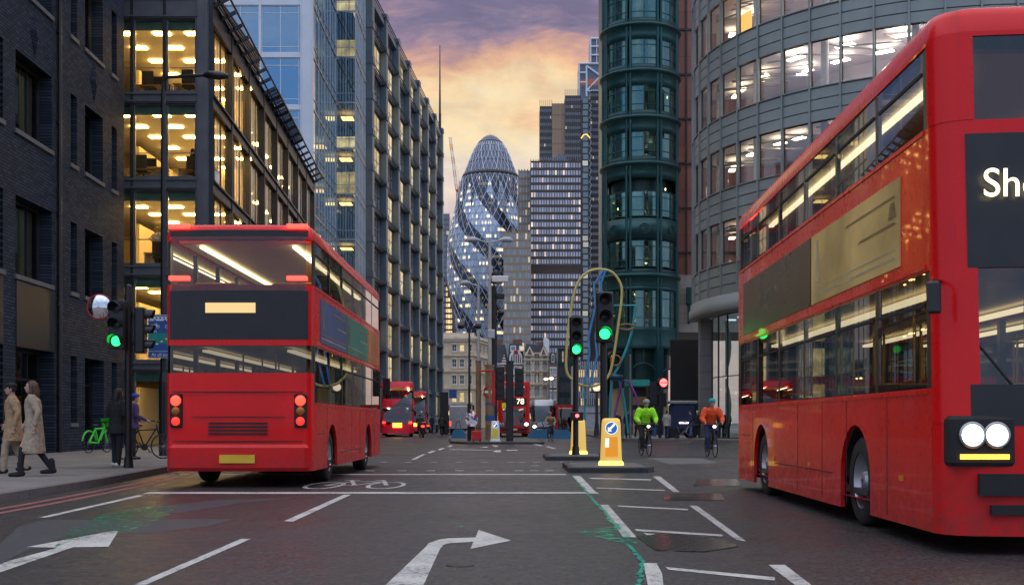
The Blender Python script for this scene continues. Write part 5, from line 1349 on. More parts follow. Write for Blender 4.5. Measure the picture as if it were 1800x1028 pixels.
MAT['adgreen'] = M('advert_green', (.03,.2,.14), .4, var=.4, scale=.5)
MAT['adorange'] = M('advert_orange', (.5,.14,.03), .4, var=.4, scale=.5)
MAT['led_dim'] = EM('led_display_dim', (1,.7,.3), .9, False); MAT['bolpanel_off'] = M('amber_reflector', (.6,.2,.01), .3)
# approaching bus on the right
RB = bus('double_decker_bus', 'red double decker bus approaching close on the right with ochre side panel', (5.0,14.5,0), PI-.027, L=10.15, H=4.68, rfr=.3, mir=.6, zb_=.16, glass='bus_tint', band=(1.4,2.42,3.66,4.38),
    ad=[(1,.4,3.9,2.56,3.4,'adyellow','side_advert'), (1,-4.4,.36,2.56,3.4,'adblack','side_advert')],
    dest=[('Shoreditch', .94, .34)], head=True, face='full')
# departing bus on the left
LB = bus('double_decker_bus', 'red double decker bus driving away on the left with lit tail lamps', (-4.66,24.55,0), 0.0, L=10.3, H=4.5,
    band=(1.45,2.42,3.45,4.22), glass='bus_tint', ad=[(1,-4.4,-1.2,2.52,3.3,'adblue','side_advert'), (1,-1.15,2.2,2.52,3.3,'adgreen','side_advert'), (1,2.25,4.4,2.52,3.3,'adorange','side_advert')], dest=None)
# distant buses
F1 = bus('double_decker_bus', 'rounded red double decker bus with sweeping dark rear glass queuing beyond the left bus', (XP(700,88)-.5,93,0), .085, L=10, H=4.35, red='buspink', band=(1.45,2.3,2.95,3.85), rear_rake=.22, detail=False, rear_style='round', glass='bus_tint')
F2 = bus('double_decker_bus', 'second rounded red bus farther ahead showing only its roof edge by the dark columns', (XP(724,112)-.35,119,0), .075, L=10, H=4.3, red='buspink', band=(1.45,2.3,2.95,3.85), rear_rake=.22, detail=False, rear_style='round', glass='bus_tint')
F3 = bus('double_decker_bus', 'red double decker bus showing route 78 facing the camera behind the traffic island', (XP(899,90)+.05,95,0), PI+.03, L=10.4, H=4.4, band=(1.2,2.25,3.2,4.0), detail=False, dest=[('78', -.5, .62)], head=False, face='band')
for s in (-1,):
    b = MB(MAT['head_white']); b.ell((s*.98,5.3,1.0),(.14,.05,.12)); b.obj('headlight', F3)
# coach, van, cars, motorbike
def coach(loc, rz):
    T = thing('coach', 'silver coach with big dark windscreen and lit headlamp right of the route 78 bus', 'coach', loc, rz)
    W, L, H = 2.5, 10, 3.35; hw = W/2
    pts = []
    for i in range(7): a = PI-i*PI/12; pts.append((-hw+.45+.45*math.cos(a), L/2-.45+.45*math.sin(a)))
    for i in range(7): a = PI/2-i*PI/12; pts.append((hw-.45+.45*math.cos(a), L/2-.45+.45*math.sin(a)))
    pts += [(hw,-L/2),(-hw,-L/2)]
    def ring(z, k, fy): return [(x*(1-k), y-(fy if y > 0 else 0), z) for x, y in pts]
    b = MB(MAT['silver']); b.grid([ring(.3,.02,0),ring(.5,0,0),ring(1.2,0,.02),ring(2.6,.01,.3),ring(3.0,.04,.45),ring(3.25,.12,.7),ring(3.35,.3,1.0)], True, True, flip=True); b.face(ring(3.35,.3,1.0)[::-1]); b.obj('body', T)
    b = MB(MAT['dark_glass']); g = pts[1:13]
    b.grid([[(x*1.005,(y+.03)-f,z) for x,y in g] for z,f in ((1.25,.02),(2.55,.27),(2.75,.34))], True, flip=True); b.obj('windscreen', T)
    for s in (-1,1):
        b = MB(MAT['dark_glass']); b.box(s*hw-.01,s*hw+.012,-4.8,4.2,1.5,2.6); b.obj('side_window', T)
        b = MB(MAT['head_white'] if s > 0 else MAT['silver']); b.ell((s*.95,L/2-.02,.75),(.2,.1,.13)); b.obj('headlight', T)
        b = MB(MAT['black']); b.cyl((s*1.1,L/2-.3,2.9),(s*1.45,L/2+.3,2.6),.03); b.bbox(s*1.45-.1,s*1.45+.1,L/2+.25,L/2+.35,2.0,2.6,.03); b.obj('mirror', T)
        for y in (2.9,-2.6): wheel(T, s*1.05, y, .48, s)
    b = MB(MAT['black']); b.box(-.8,.8,L/2-.02,L/2+.03,.55,.72); b.box(-.26,.26,L/2+.03,L/2+.04,.4,.5); b.obj('grille', T); return T
coach((XP(953,108),113,0), PI+.05)
def van(loc, rz):
    T = thing('delivery_van', 'pale box van seen from behind with lit red tail lamps near the stone building', 'van', loc, rz)
    b = MB(MAT['white']); b.bbox(-1.05,1.05,-2.6,1.2,.5,2.7,.08); b.bbox(-.95,.95,1.0,2.7,.45,1.5,.15); b.bbox(-.92,.92,1.1,2.0,1.4,2.2,.2); b.obj('body', T)
    b = MB(MAT['silver']); b.box(-.98,-.01,-2.63,-2.6,.7,2.55); b.box(.01,.98,-2.63,-2.6,.7,2.55); b.obj('rear_door', T)
    b = MB(MAT['black']); b.box(-1.02,1.02,-2.72,-2.55,.42,.6); b.obj('bumper', T)
    for s in (-1,1):
        b = MB(MAT['tail_red']); b.bbox(s*.97-.07,s*.97+.07,-2.68,-2.6,.85,1.25,.02); b.obj('tail_light', T)
        for y in (1.7,-1.7): wheel(T, s*.88, y, .34, s, .2)
    return T
van((XP(808,104),107,0), .03)
def car(loc, rz, label, m):
    T = thing('car', label, 'car', loc, rz, 'cars queuing far down the street')
    sec = [(-2.1,.55,.75,.95),(-1.95,.35,.85,1.0),(-1.2,.3,.88,1.1),(1.2,.3,.88,1.0),(1.95,.32,.8,.85),(2.1,.45,.6,.75)]
    rows = [[(-w*.95,y,z0),(-w,y,(z0+z1)/2),(-w*.9,y,z1),(0,y,z1+.03),(w*.9,y,z1),(w,y,(z0+z1)/2),(w*.95,y,z0)] for y,z0,w,z1 in sec]
    b = MB(MAT[m]); b.grid(rows, True, flip=True); b.face(rows[0]); b.face(rows[-1][::-1])
    top = [(-1.75,.7,1.0),(-1.2,.68,1.42),(.3,.68,1.45),(1.1,.7,1.02)]
    b.grid([[(-w*.97,y,1.0),(-w*.85,y,z),(w*.85,y,z),(w*.97,y,1.0)] for y,w,z in top], True, flip=True); b.obj('body', T)
    b = MB(MAT['dark_glass']); b.face([(-.58,-1.76,1.06),(.58,-1.76,1.06),(.54,-1.26,1.38),(-.54,-1.26,1.38)]); b.obj('rear_window', T)
    for s in (-1,1):
        b = MB(MAT['tail_red']); b.bbox(s*.66-.12,s*.66+.12,-2.12,-2.02,.72,.88,.02); b.obj('tail_light', T)
        for y in (1.3,-1.3): wheel(T, s*.78, y, .32, s, .2)
    return T
car((XP(741,122),124,0), .02, 'dark car waiting ahead of the motorbike with red tail lamps lit', 'black')
car((XP(806,150),152,0), .02, 'dark car half hidden ahead of the pale box van', 'darksteel')
def motorbike(loc, rz):
    T = thing('motorbike', 'motorbike with glowing red tail lamp waiting near the dark columns', 'motorbike', loc, rz)
    for y in (-.7,.7):
        b = MB(MAT['rubber']); b.tube([(0,y+.27*math.cos(i*PI/10),.3+.27*math.sin(i*PI/10)) for i in range(20)], .06, 8, closed=True); b.use(MAT['silver']); b.cyl((-.04,y,.3),(.04,y,.3),.2,n=14); b.obj('wheel', T)
    b = MB(MAT['black']); b.bbox(-.16,.16,-.35,.4,.35,.75,.06); b.tube([(0,-.85,.85),(0,-.3,.78),(0,.2,.95),(0,.55,.9)], .14, 8); b.tube([(0,.7,.3),(0,.5,.95)], .04, 6); b.bbox(-.22,.22,-1.0,-.6,.75,1.15,.05); b.obj('body', T)
    b = MB(MAT['black']); b.cyl((-.36,.45,1.05),(.36,.45,1.05),.02); b.obj('handlebar', T)
    b = MB(MAT['tail_red']); b.ell((0,-1.02,.85),(.14,.05,.09)); b.obj('tail_light', T); return T
motorbike((XP(743,84),84.5,0), .05)

# bicycles
def bicycle(loc, rz, label, m='black', group=None, basket=None, cat='bicycle'):
    T = thing('bicycle', label, cat, loc, rz, group)
    for y in (-.52,.52):
        b = MB(MAT['rubber']); b.tube([(0,y+.33*math.cos(i*PI/16),.34+.33*math.sin(i*PI/16)) for i in range(32)], .018, 6, closed=True)
        b.use(MAT['silver'])
        for i in range(12): a = i*PI/6; b.cyl((0,y,.34),(0,y+.32*math.cos(a),.34+.32*math.sin(a)),.003,n=3,caps=False)
        b.cyl((-.04,y,.34),(.04,y,.34),.03,n=8); b.obj('wheel', T)
    b = MB(MAT[m]); r = .02 if not basket else .034
    for pts in ([(0,.35,.86),(0,.0,.32)],[(0,.0,.32),(0,-.2,.84)],[(0,-.18,.78),(0,.37,.8)],[(0,-.18,.76),(0,-.52,.34)],[(0,0,.32),(0,-.52,.34)],[(0,.33,.95),(0,.39,.7),(0,.52,.34)]): b.tube(pts, r, 7)
    if basket:
        for y in (-.52,.52): b.tube([(0,y+.38*math.cos(a),.34+.38*math.sin(a)) for a in [rad(k) for k in range(10,171,16)]], .03, 5)
    b.obj('frame', T)
    b = MB(MAT['black']); b.tube([(-.3,.24,1.04),(-.22,.34,1.04),(0,.36,1.0),(.22,.34,1.04),(.3,.24,1.04)], .016, 6); b.obj('handlebar', T)
    b = MB(MAT['black']); b.bbox(-.08,.08,-.36,-.06,.88,.94,.03); b.cyl((0,-.2,.8),(0,-.2,.9),.014); b.obj('saddle', T)
    b = MB(MAT['darksteel']); b.cyl((-.02,0,.32),(.02,0,.32),.09,n=12); b.cyl((.1,0,.32),(.1,.12,.2),.012); b.cyl((-.1,0,.32),(-.1,-.12,.44),.012); b.box(.06,.16,.08,.18,.18,.2); b.box(-.16,-.06,-.17,-.07,.43,.45); b.obj('crank', T)
    if basket:
        b = MB(MAT[basket]); P = lambda s, z: [(-.17*s,.42,z),(.17*s,.42,z),(.19*s,.72,z),(-.19*s,.72,z)]
        b.grid([P(.75,.86),P(1,1.14)], False, True); b.face(P(.75,.86)[::-1]); b.grid([P(.95,1.14),P(.7,.88)], False, True); b.face(P(.7,.88)); b.use(MAT['black']); b.cyl((0,.44,.85),(0,.4,1.0),.02); b.obj('basket', T)
    return T
MAT['limegreen'] = M('bright_green_plastic', (.06,.62,.04), .4, var=.08)
bicycle((-13.68,37.6,.12), -.22, 'bright green hire bicycle with basket parked by the brick wall', 'limegreen', basket='limegreen')
# ================================================================== street furniture
def signal(name, label, loc, rz, top, lit='signal_green', head_z=None, back=False, extra=None, pole_r=.085, off=(0,-.24), hs=1.22):
    T = thing(name, label, 'traffic light', loc, rz)
    b = MB(MAT['black']); b.cyl((0,0,0),(0,0,top),pole_r,n=14); b.cyl((0,0,0),(0,0,.25),pole_r*1.5,pole_r*1.2,n=14); b.ell((0,0,top),(pole_r,pole_r,.05)); b.obj('pole', T)
    hz = head_z if head_z else top-1.05
    head(T, hz, lit, off, 0, hs)
    return T
_hd = {}
def head(T, hz, lit, off=(0,-.2), rz=0.0, hs=1.2):
    b = MB(MAT['black']); b.bbox(-.17,.17,-.13,.08,0,1.0,.03); b.box(-.05,.05,.08,.2,.15,.25); b.box(-.05,.05,.08,.2,.75,.85)
    for k in range(3):
        z = .17+k*.33
        rows = []
        for d_, r in ((-.131,.125),(-.33,.125)):
            rows.append([(r*math.cos(a), d_ + (0 if d_ > -.2 else .1*(1-math.sin(a))*.5), z+r*math.sin(a)) for a in [rad(q) for q in range(-25,206,15)]])
        b.grid(rows, True)
    h = b.obj('signal_head', T, (off[0],off[1],hz), rz); h.scale = (hs,hs,hs)
    for k in range(3):
        z = .17+k*.33; on = (lit == 'signal_green' and k == 0) or (lit == 'signal_red' and k == 2)
        g = MB(MAT[lit] if on else MAT['lens_dark'])
        rows = [[(.102*c_*math.cos(q*PI/10), -.133-.03*(1-c_), z+.102*c_*math.sin(q*PI/10)) for q in range(20)] for c_ in (1,.75,.4,.02)]
        g.grid(rows, True, True, flip=False); g.obj('lens', h)
    return h
S1 = signal('traffic_light', 'traffic light with green lit behind the lit yellow bollard on the near island', (2.22,27.6,.12), 0, 4.1, head_z=2.9)
S2 = signal('traffic_light', 'traffic light showing green on the second island with a small red pedestrian lamp', (XP(1012,35),35,.12), 0, 4.25, head_z=3.0)
b = MB(MAT['black']); b.bbox(-.17,.22,-.26,-.06,1.05,1.32,.02); o = b.obj('push_button_box', S2)
b = MB(MAT['signal_red']); b.disc((.03,-.265,1.2),(0,-1,0),.055); b.obj('lens', o)
S3 = signal('traffic_light', 'traffic light showing green at the left kerb beside the convex mirror', (XP(226,24.8),24.8,.12), -.08, 3.95, head_z=2.56, pole_r=.072, off=(-.13,-.2), hs=1.06)
head(S3, 2.5, 'none', (.2,.12), PI*.55, 1.0)
b = MB(MAT['black']); b.tube([(0,0,3.3),(-.3,-.05,3.45),(-.6,-.05,3.5)], .02, 6); o = thing('traffic_mirror', 'round convex mirror with red rim held out beside the left traffic light', 'mirror', (XP(178,24.8),24.72,.12+3.5)); 
arm = MB(MAT['black']); arm.tube([(.58,.06,-.1),(.3,.06,-.02),(0,.05,0)], .02, 6); arm.obj('arm', o)
mm, t, p = base('mirror_silver'); p.inputs['Metallic'].default_value = 1; p.inputs['Roughness'].default_value = .04; p.inputs['Base Color'].default_value = (.75,.75,.75,1)
g = MB(mm); Rm = .265
rows = [[(Rm*c_*math.cos(q*PI/16), -.03-.07*(1-c_*c_), Rm*c_*math.sin(q*PI/16)) for q in range(32)] for c_ in (1,.85,.7,.5,.3,.02)]
g.grid(rows, True, True); g.obj('mirror_face', o)
g = MB(MAT['redcloth']); g.tube([(Rm*math.cos(q*PI/16),-.03,Rm*math.sin(q*PI/16)) for q in range(32)], .014, 6, closed=True); g.obj('rim', o)
g = MB(MAT['black']); g.cyl((0,-.02,0),(0,.03,0),Rm*.98,Rm*.6,n=24); g.obj('backing', o)

# illuminated bollards
m, t, p = base('bollard_shell'); 
p.inputs['Base Color'].default_value = (.75,.5,.1,1); p.inputs['Roughness'].default_value = .45
p.inputs['Emission Color'].default_value = (1,.62,.15,1); p.inputs['Emission Strength'].default_value = .42; MAT['bollard'] = m
MAT['bolwarm'] = EM('bollard_base_lamp', (1,.66,.1), 3.2); MAT['bolpanel'] = EM('bollard_panel_amber', (1,.36,.02), .5, True, (.6,.25,.02))
MAT['bolblue'] = EM('bollard_sign_blue', (.02,.16,.6), .5, True, (.02,.1,.4)); MAT['bolwhite'] = EM('bollard_sign_white', (1,1,1), .85, True, (.7,.7,.7))
MAT['bolgrey'] = M('bollard_white_shell', (.62,.63,.62), .45, var=.08); MAT['bolyel'] = M('bollard_yellow_panel', (.75,.6,.03), .45, var=.08)
def bollard(label, loc, rz, lit=True, panel='bolpanel'):
    T = thing('bollard', label, 'bollard', loc, rz)
    b = MB(MAT['bollard' if lit else 'bolgrey'])
    def sec(z, w, d, c=.04): return [(-w+c,-d,z),(w-c,-d,z),(w,-d+c,z),(w,d-c,z),(w-c,d,z),(-w+c,d,z),(-w,d-c,z),(-w,-d+c,z)]
    rows = [sec(.09,.245,.17),sec(.98,.21,.14),sec(1.06,.195,.125),sec(1.09,.15,.09)]
    b.grid(rows, True, True); b.face(rows[-1]); b.obj('shell', T)
    b = MB(MAT['bolwarm' if lit else 'bolgrey']); rows = [sec(0,.28,.2),sec(.07,.275,.195),sec(.1,.25,.175)]; b.grid(rows, False, True); b.face(rows[-1]); b.obj('base', T)
    b = MB(MAT['darksteel']); [b.cyl((x,-.205,.045),(x,-.2,.045),.018,n=8) for x in (-.2,0,.2)]; b.obj('fixing', T)
    tilt = .034
    fy = lambda z: -.17+(z-.09)*tilt-.004
    def plate(mb, poly, d): mb.face([(x, fy(z)-d, z) for x, z in poly])
    g = MB(MAT['bolblue']); cz, r = .86, .145
    plate(g, [(r*math.cos(i*PI/16), cz+r*math.sin(i*PI/16)) for i in range(32)], .003); g.obj('sign_disc', T)
    g = MB(MAT['bolwhite']); 
    P = [(-.085,-.085),(-.085,.03),(-.055,0.0),(.055,.11),(.09,.075),(-.02,-.035),(.012,-.068)]
    g.face([(x, fy(cz+z)-.006, cz+z) for x, z in P][::-1])
    pts = [(r*1.0*math.cos(i*PI/16), cz+r*1.0*math.sin(i*PI/16)) for i in range(32)]; q2 = [(r*.9*math.cos(i*PI/16), cz+r*.9*math.sin(i*PI/16)) for i in range(32)]
    g.grid([[(x,fy(z)-.0058,z) for x,z in q2],[(x,fy(z)-.0058,z) for x,z in pts]], False, True); g.obj('sign_arrow', T)
    g = MB(MAT[panel]); plate(g, [(-.15,.2),(.15,.2),(.14,.66),(-.14,.66)], .004); g.obj('panel', T)
    if lit:
        g = MB(MAT['bolwhite']); plate(g, [(-.145,.42),(-.06,.42),(-.055,.63),(-.14,.63)], .007); g.obj('sticker', T)
    return T
bollard('lit yellow keep left bollard with blue arrow disc on the near island', (2.3,26.45,.12), 0)
bollard('lit yellow bollard seen from its back on the second island behind the signal pole', (2.1,36,.12), PI)
bollard('white keep left bollard with yellow panel on the far island', (XP(870.5,60.0),60.0,.12), 0, False, 'bolyel')

# lamp posts and poles
def lamp_head(b, a, c): 
    a, c = Vector(a), Vector(c); b.tube([a, a.lerp(c,.3), c], .1, 8, radii=[.05,.12,.07])
L = thing('lamp_post', 'tall black lamp post with single arm rising behind the left bus', 'lamp post', (XP(287,34),34,.12))
b = MB(MAT['black']); b.cyl((0,0,0),(0,0,2.2),.13,n=14); b.cyl((0,0,2.2),(0,0,2.5),.13,.085,n=14); b.cyl((0,0,2.5),(0,0,10.9),.085,.065,n=14); b.tube([(0,0,10.8),(0,0,11.15),(.12,0,11.3),(1.3,0,11.36)], .05, 8); b.obj('pole', L)
b = MB(MAT['black']); b.tube([(1.2,0,11.36),(1.35,0,11.37),(1.7,0,11.34),(1.95,0,11.33)], .1, 8, radii=[.05,.12,.13,.06]); b.obj('lamp_head', L)
MAT['signblue'] = M('sign_blue', (.02,.09,.3), .4, var=.08); MAT['signteal'] = M('sign_green_strip', (.01,.25,.2), .4)
SG = thing('road_sign', 'blue bus lane sign with white vehicle symbols on the black lamp post', 'sign', (XP(287,34)+.02,33.86,.12+2.9))
b = MB(MAT['signblue']); b.bbox(-.43,.43,-.02,.02,0,1.3,.012); b.use(MAT['darksteel']); b.box(-.1,.1,.02,.06,.3,.36); b.box(-.1,.1,.02,.06,.95,1.01); b.obj('plate', SG)
b = MB(MAT['white']); y = -.026
def R_(x0,x1,z0,z1): b.face([(x0,y,z0),(x1,y,z0),(x1,y,z1),(x0,y,z1)])
R_(-.35,.22,1.11,1.24); R_(-.37,-.34,1.11,1.2)
for x0,x1,z0,z1 in ((-.42,.42,1.275,1.287),(-.42,.42,.013,.025),(-.42,-.408,.026,1.274),(.408,.42,.026,1.274),(-.407,.407,.2,.212)): R_(x0,x1,z0,z1)
for k in range(5): x = -.33+k*.14; R_(x,x+.07,.33+k*.075,.35+k*.075+.02)
def ring_(cx, cz, r, w_=.014):
    b.grid([[(cx+(r-w_)*math.cos(i*PI/10),y,cz+(r-w_)*math.sin(i*PI/10)) for i in range(20)],[(cx+r*math.cos(i*PI/10),y,cz+r*math.sin(i*PI/10)) for i in range(20)]], False, True)
for cx in (-.22,-.05): ring_(cx-.08,.94,.05)
for cx in (.12,.28): ring_(cx+.02,.94,.055)
def ln_(x0,z0,x1,z1,w_=.014):
    d_ = Vector((x1-x0,z1-z0)).normalized()*w_/2; b.face([(x0-d_.y,y-.001,z0+d_.x),(x0+d_.y,y-.001,z0-d_.x),(x1+d_.y,y-.001,z1-d_.x),(x1-d_.y,y-.001,z1+d_.x)][::-1])
ln_(-.3,.94,-.2,1.0,.05); ln_(-.2,1.0,-.13,.94,.04); ln_(-.15,1.02,-.19,1.04,.02); ln_(.14,.94,.18,1.02); ln_(.18,1.02,.27,1.02); ln_(.27,1.02,.22,.94); ln_(.3,.94,.26,1.04); ln_(.14,.94,.22,.94)
b.obj('symbol', SG)
b = MB(MAT['signblue']); y = -.03
for k in range(5): R_(-.31+k*.11,-.25+k*.11,1.17,1.215)
for cx in (-.22,.08): b.face([(cx+.035*math.cos(i*PI/6),y,1.115+.035*math.sin(i*PI/6)) for i in range(12)])
b.obj('symbol_detail', SG)
text_part('taxi', SG, .13, 'white', (-.26,-.027,.8), (PI/2,0,0)); text_part('At all times', SG, .14, 'white', (0,-.027,.1), (PI/2,0,0))
b = MB(MAT['signteal']); y = -.024; R_(-.4,.4,.42,.74); b.obj('strip', SG)

MAT['polegrey'] = M('pole_pale_grey', (.42,.43,.44), .45, .2, var=.1, scale=1.5, dirt=.2); MAT['polewood'] = M('pole_bronze_base', (.23,.16,.1), .5, .2, var=.3, scale=2, dirt=.4)
def pole(name, label, px, Y, top_py, r, m, base_h=0, base_r=0, arms=(), cat='lamp post', base_m='polewood', h0=.12):
    T = thing(name, label, cat, (XP(px,Y),Y,h0)); H = ZP(top_py,Y)-h0
    b = MB(MAT[m]); b.cyl((0,0,base_h),(0,0,H),r,r*.75,n=12); b.obj('pole', T)
    if base_h: b = MB(MAT[base_m]); b.cyl((0,0,0),(0,0,base_h),base_r,n=14); b.cyl((0,0,base_h*.98),(0,0,base_h),base_r*1.12,n=14); b.obj('base_column', T)
    for s, ln in arms:
        b = MB(MAT[m]); b.cyl((0,0,H-.1),(s*ln*.45,0,H+.06),.04,n=6); b.tube([(s*ln*.4,0,H+.05),(s*ln*.6,0,H+.1),(s*ln*.85,0,H+.08),(s*ln,0,H+.02)], .1, 8, radii=[.06,.16,.16,.05]); b.obj('lamp_head', T)
    return T
pole('lamp_post', 'thin dark lamp post with two small arms at the left tip of the far island', 825, 62, 576, .07, 'black', 2.0, .11, ((-1,.65),(1,.65)), base_m='black')
pole('lamp_post', 'pale grey lamp post with single arm standing on a brown base column', 841, 66, 500, .1, 'polegrey', 4.6, .16, ((-1,1.1),))
P3 = pole('lamp_post', 'tallest pale lamp post with twin arms and pink roundel on the far island', 861, 65, 424, .12, 'polegrey', 4.3, .26, ((-1,1.45),(1,1.35)))
b = MB(MAT['white']); b.bbox(0.12,1.05,-.25,.05,9.0,9.35,.04); b.use(MAT['silver']); b.cyl((.1,0,8.8),(.7,0,9.03),.04); b.obj('camera_box', P3); b = MB(MAT['silver']); b.bbox(-.12,.3,-.12,.1,5.8,6.3,.03); b.obj('control_box', P3)
b = MB(MAT['redcloth']); b.tube([(.32*math.cos(i*PI/12),-.2,2.75+.32*math.sin(i*PI/12)) for i in range(24)], .06, 6, closed=True); b.use(MAT['white']); b.box(-.42,.42,-.24,-.16,2.68,2.82); o = b.obj('roundel', P3, (0,0,.0))
b = MB(MAT['signblue']); b.cyl((0,0,1.1),(0,0,1.4),.275,n=14); b.obj('sticker_band', P3); b = MB(MAT['signblue']); b.cyl((0,0,2.0),(0,0,2.12),.272,n=14); b.obj('sticker_band', P3)
P4 = pole('camera_pole', 'thick black pole with security cameras on top between the lamp posts and signal', 868.5, 66, 505, .2, 'black', cat='camera pole')
b = MB(MAT['black']); z = ZP(490,66); b.bbox(-.2,.5,-.3,.1,z-.4,z-.1,.04); b.ell((.1,0,z+.1),(.25,.25,.3)); b.cyl((0,0,z-.6),(0,0,z+.5),.08); b.obj('security_camera', P4); b = MB(MAT['black']); b.bbox(.1,.6,-.2,.1,z-1.3,z-1.0,.04); b.cyl((0,0,z-1.2),(.2,0,z-1.2),.05); b.obj('security_camera', P4); b = MB(MAT['black']); b.tube([(0,0,z-2.6),(.35,0,z-2.5),(.4,0,z-2.2)], .05, 6); b.ell((.4,0,z-2.1),(.2,.2,.16)); b.obj('security_camera', P4)
# signal seen from behind on the far island
T = thing('traffic_light', 'traffic light seen edge on with long dark backing boards beside the far bollard', 'traffic light', (XP(896,61),61,.12))
b = MB(MAT['black']); b.cyl((0,0,0),(0,0,4.3),.2,n=12); b.box(-.16,.16,-.23,-.16,.1,4.2); b.obj('pole', T)
b = MB(MAT['black']); b.bbox(-.75,-.3,-.3,.1,2.2,4.0,.05); b.bbox(.28,.75,-.3,.1,2.4,3.9,.05); b.obj('signal_head', T)
b = MB(MAT['redcloth']); b.box(-.95,-.78,-.28,.05,1.9,3.7); b.tube([(-1.7,0,3.75),(-1.1,0,3.78),(-.86,0,3.7),(-.86,0,3.4)], .05, 6); b.obj('edge_board', T)
b = MB(MAT['bolyel']); b.bbox(-.42,-.2,-.3,-.1,1.75,2.05,.03); b.obj('push_button_box', T)
b = MB(MAT['black'])
for s in (-.52,.52):
    for k in range(4): b.cyl((s,-.3,2.6+k*.38),(s,-.42,2.6+k*.38),.14,n=12)
b.obj('visor', T)
# signal facing away near the green turret with a lit red face
T = thing('traffic_light', 'black traffic light near the green turret showing a round red lamp', 'traffic light', (XP(1160,73),73,.12), .3)
b = MB(MAT['black']); b.cyl((0,0,0),(0,0,3.9),.11,n=10); b.bbox(-.85,-.25,-.2,.3,1.9+.2,3.6,.05); b.bbox(-.15,.45,-.1,.3,2.0,2.9,.05); b.obj('pole', T)
b = MB(MAT['signal_red']); b.disc((.12,-.3,3.55),(0,-1,0),.26,24); b.obj('lens', T)
b = MB(MAT['black']); b.cyl((.12,-.29,3.55),(.12,0,3.55),.34,n=20); b.box(-.1,.36,-.33,-.31,3.52,3.58); b.obj('signal_head', T)
# sculpture of looped coloured tubes
Y = 71; T = thing('sculpture', 'tall sculpture of bent coloured tubes with a yellow loop and blue zigzags', 'sculpture', (XP(1050,Y),Y,.12))
for k, c in dict(scyellow=(.62,.5,.16), scblue=(.05,.26,.55), scteal=(.03,.3,.34), scpurple=(.22,.04,.25), scbrown=(.34,.15,.05), scdisc=(.02,.08,.12)).items(): MAT[k] = M(k[2:]+'_sculpture_paint', c, .4, var=.12)
def sp(pts): return [(XP(x,Y)-XP(1050,Y), d_, ZP(y_,Y)-.12) for x, y_, d_ in pts]
def smooth(pts, n=5):
    P = [Vector(p) for p in pts]; out = []
    for i in range(len(P)-1):
        p0, p1, p2, p3 = P[max(i-1,0)], P[i], P[i+1], P[min(i+2,len(P)-1)]
        for k in range(n):
            t_ = k/n; out.append(.5*((2*p1)+(p2-p0)*t_+(2*p0-5*p1+4*p2-p3)*t_*t_+(3*p1-p0-3*p2+p3)*t_**3))
    return out+[P[-1]]
b = MB(MAT['scyellow']); b.tube(smooth(sp([(1010,670,0),(996,652,0),(997,600,0),(1006,530,.1),(1017,495,.1),(1033,478,.1),(1053,473,.1),(1075,478,0),(1090,497,0),(1093,520,0),(1087,570,0),(1078,630,0),(1070,660,0),(1055,674,0),(1035,679,0),(1015,674,0),(1010,670,0)])), .085, 8); b.obj('loop', T)
for pts in ([(1060,476,-.2),(1044,501,-.2),(1046,540,-.2),(1034,592,-.2),(1036,620,-.2),(1027,676,-.2)], [(1064,476,-.3),(1056,498,-.3),(1058,545,-.3),(1046,590,-.3),(1049,625,-.3),(1036,678,-.3)]):
    b = MB(MAT['scblue']); b.tube(sp(pts), .075, 7); b.obj('zigzag', T)
b = MB(MAT['scteal']); b.tube(sp([(1080,536,.3),(1119,536,.3)]), .06, 7); b.tube(smooth(sp([(1118,537,.3),(1113,575,.3),(1103,610,.3),(1090,640,.3),(1080,658,.3)])), .09, 7); b.obj('arm', T)
for cx, cy, ax, ay in ((1102,574,14,5),(1083,633,9,9)):
    b = MB(MAT['scbrown']); b.tube(sp([(cx+ax*math.cos(i*PI/10),cy+ay*math.sin(i*PI/10),.2) for i in range(20)]), .055, 6, closed=True); b.obj('ring', T)
b = MB(MAT['scdisc']); c = sp([(1083,662,.2)])[0]; b.lathe([(.05,.18),(.45,.12),(.47,.0),(.4,-.16),(.05,-.16)], 24, c); b.obj('disc', T)
b = MB(MAT['scpurple']); b.tube(sp([(1079,742,.2),(1084,715,.2),(1094,668,.2),(1106,668,.2),(1121,700,.2),(1126,742,.2)]), .07, 7); b.obj('leg', T)
b = MB(MAT['scteal']); b.tube(sp([(1077,664,.2),(1073,700,.2),(1072,760,.3)]), .08, 7); b.tube(sp([(1087,664,.2),(1098,700,.4),(1106,762,.5)]), .08, 7); b.tube(sp([(1027,676,0),(1029,765,.2)]), .06, 7); b.obj('leg', T)
# blue ballast barriers
def barrier(px, Y, label, h=.12, sx=1.0):
    T = thing('barrier_block', label, 'barrier', (XP(px,Y),Y,0)); T.scale = (sx,1,1)
    MAT.setdefault('barblue', M('barrier_blue', (.03,.16,.3), .5, var=.15))
    b = MB(MAT['barblue']); b.vprism([(-.9,0),(.9,0),(.85,.3),(.5,.62),(-.5,.62),(-.85,.3)], -.3, .3); b.obj('block', T)
    b = MB(MAT['rubber']); b.tube([(-.35,0,.6),(-.3,0,1.1),(.1,0,1.25),(.3,0,.6)], .04, 6); b.obj('hoop', T)
barrier(806, 84, 'blue ballast block with black hoops behind the pale van lane', sx=.6); barrier(950, 82, 'long blue ballast block left of the brown clad cyclist'); barrier(985, 80, 'blue ballast block right of the brown clad cyclist')
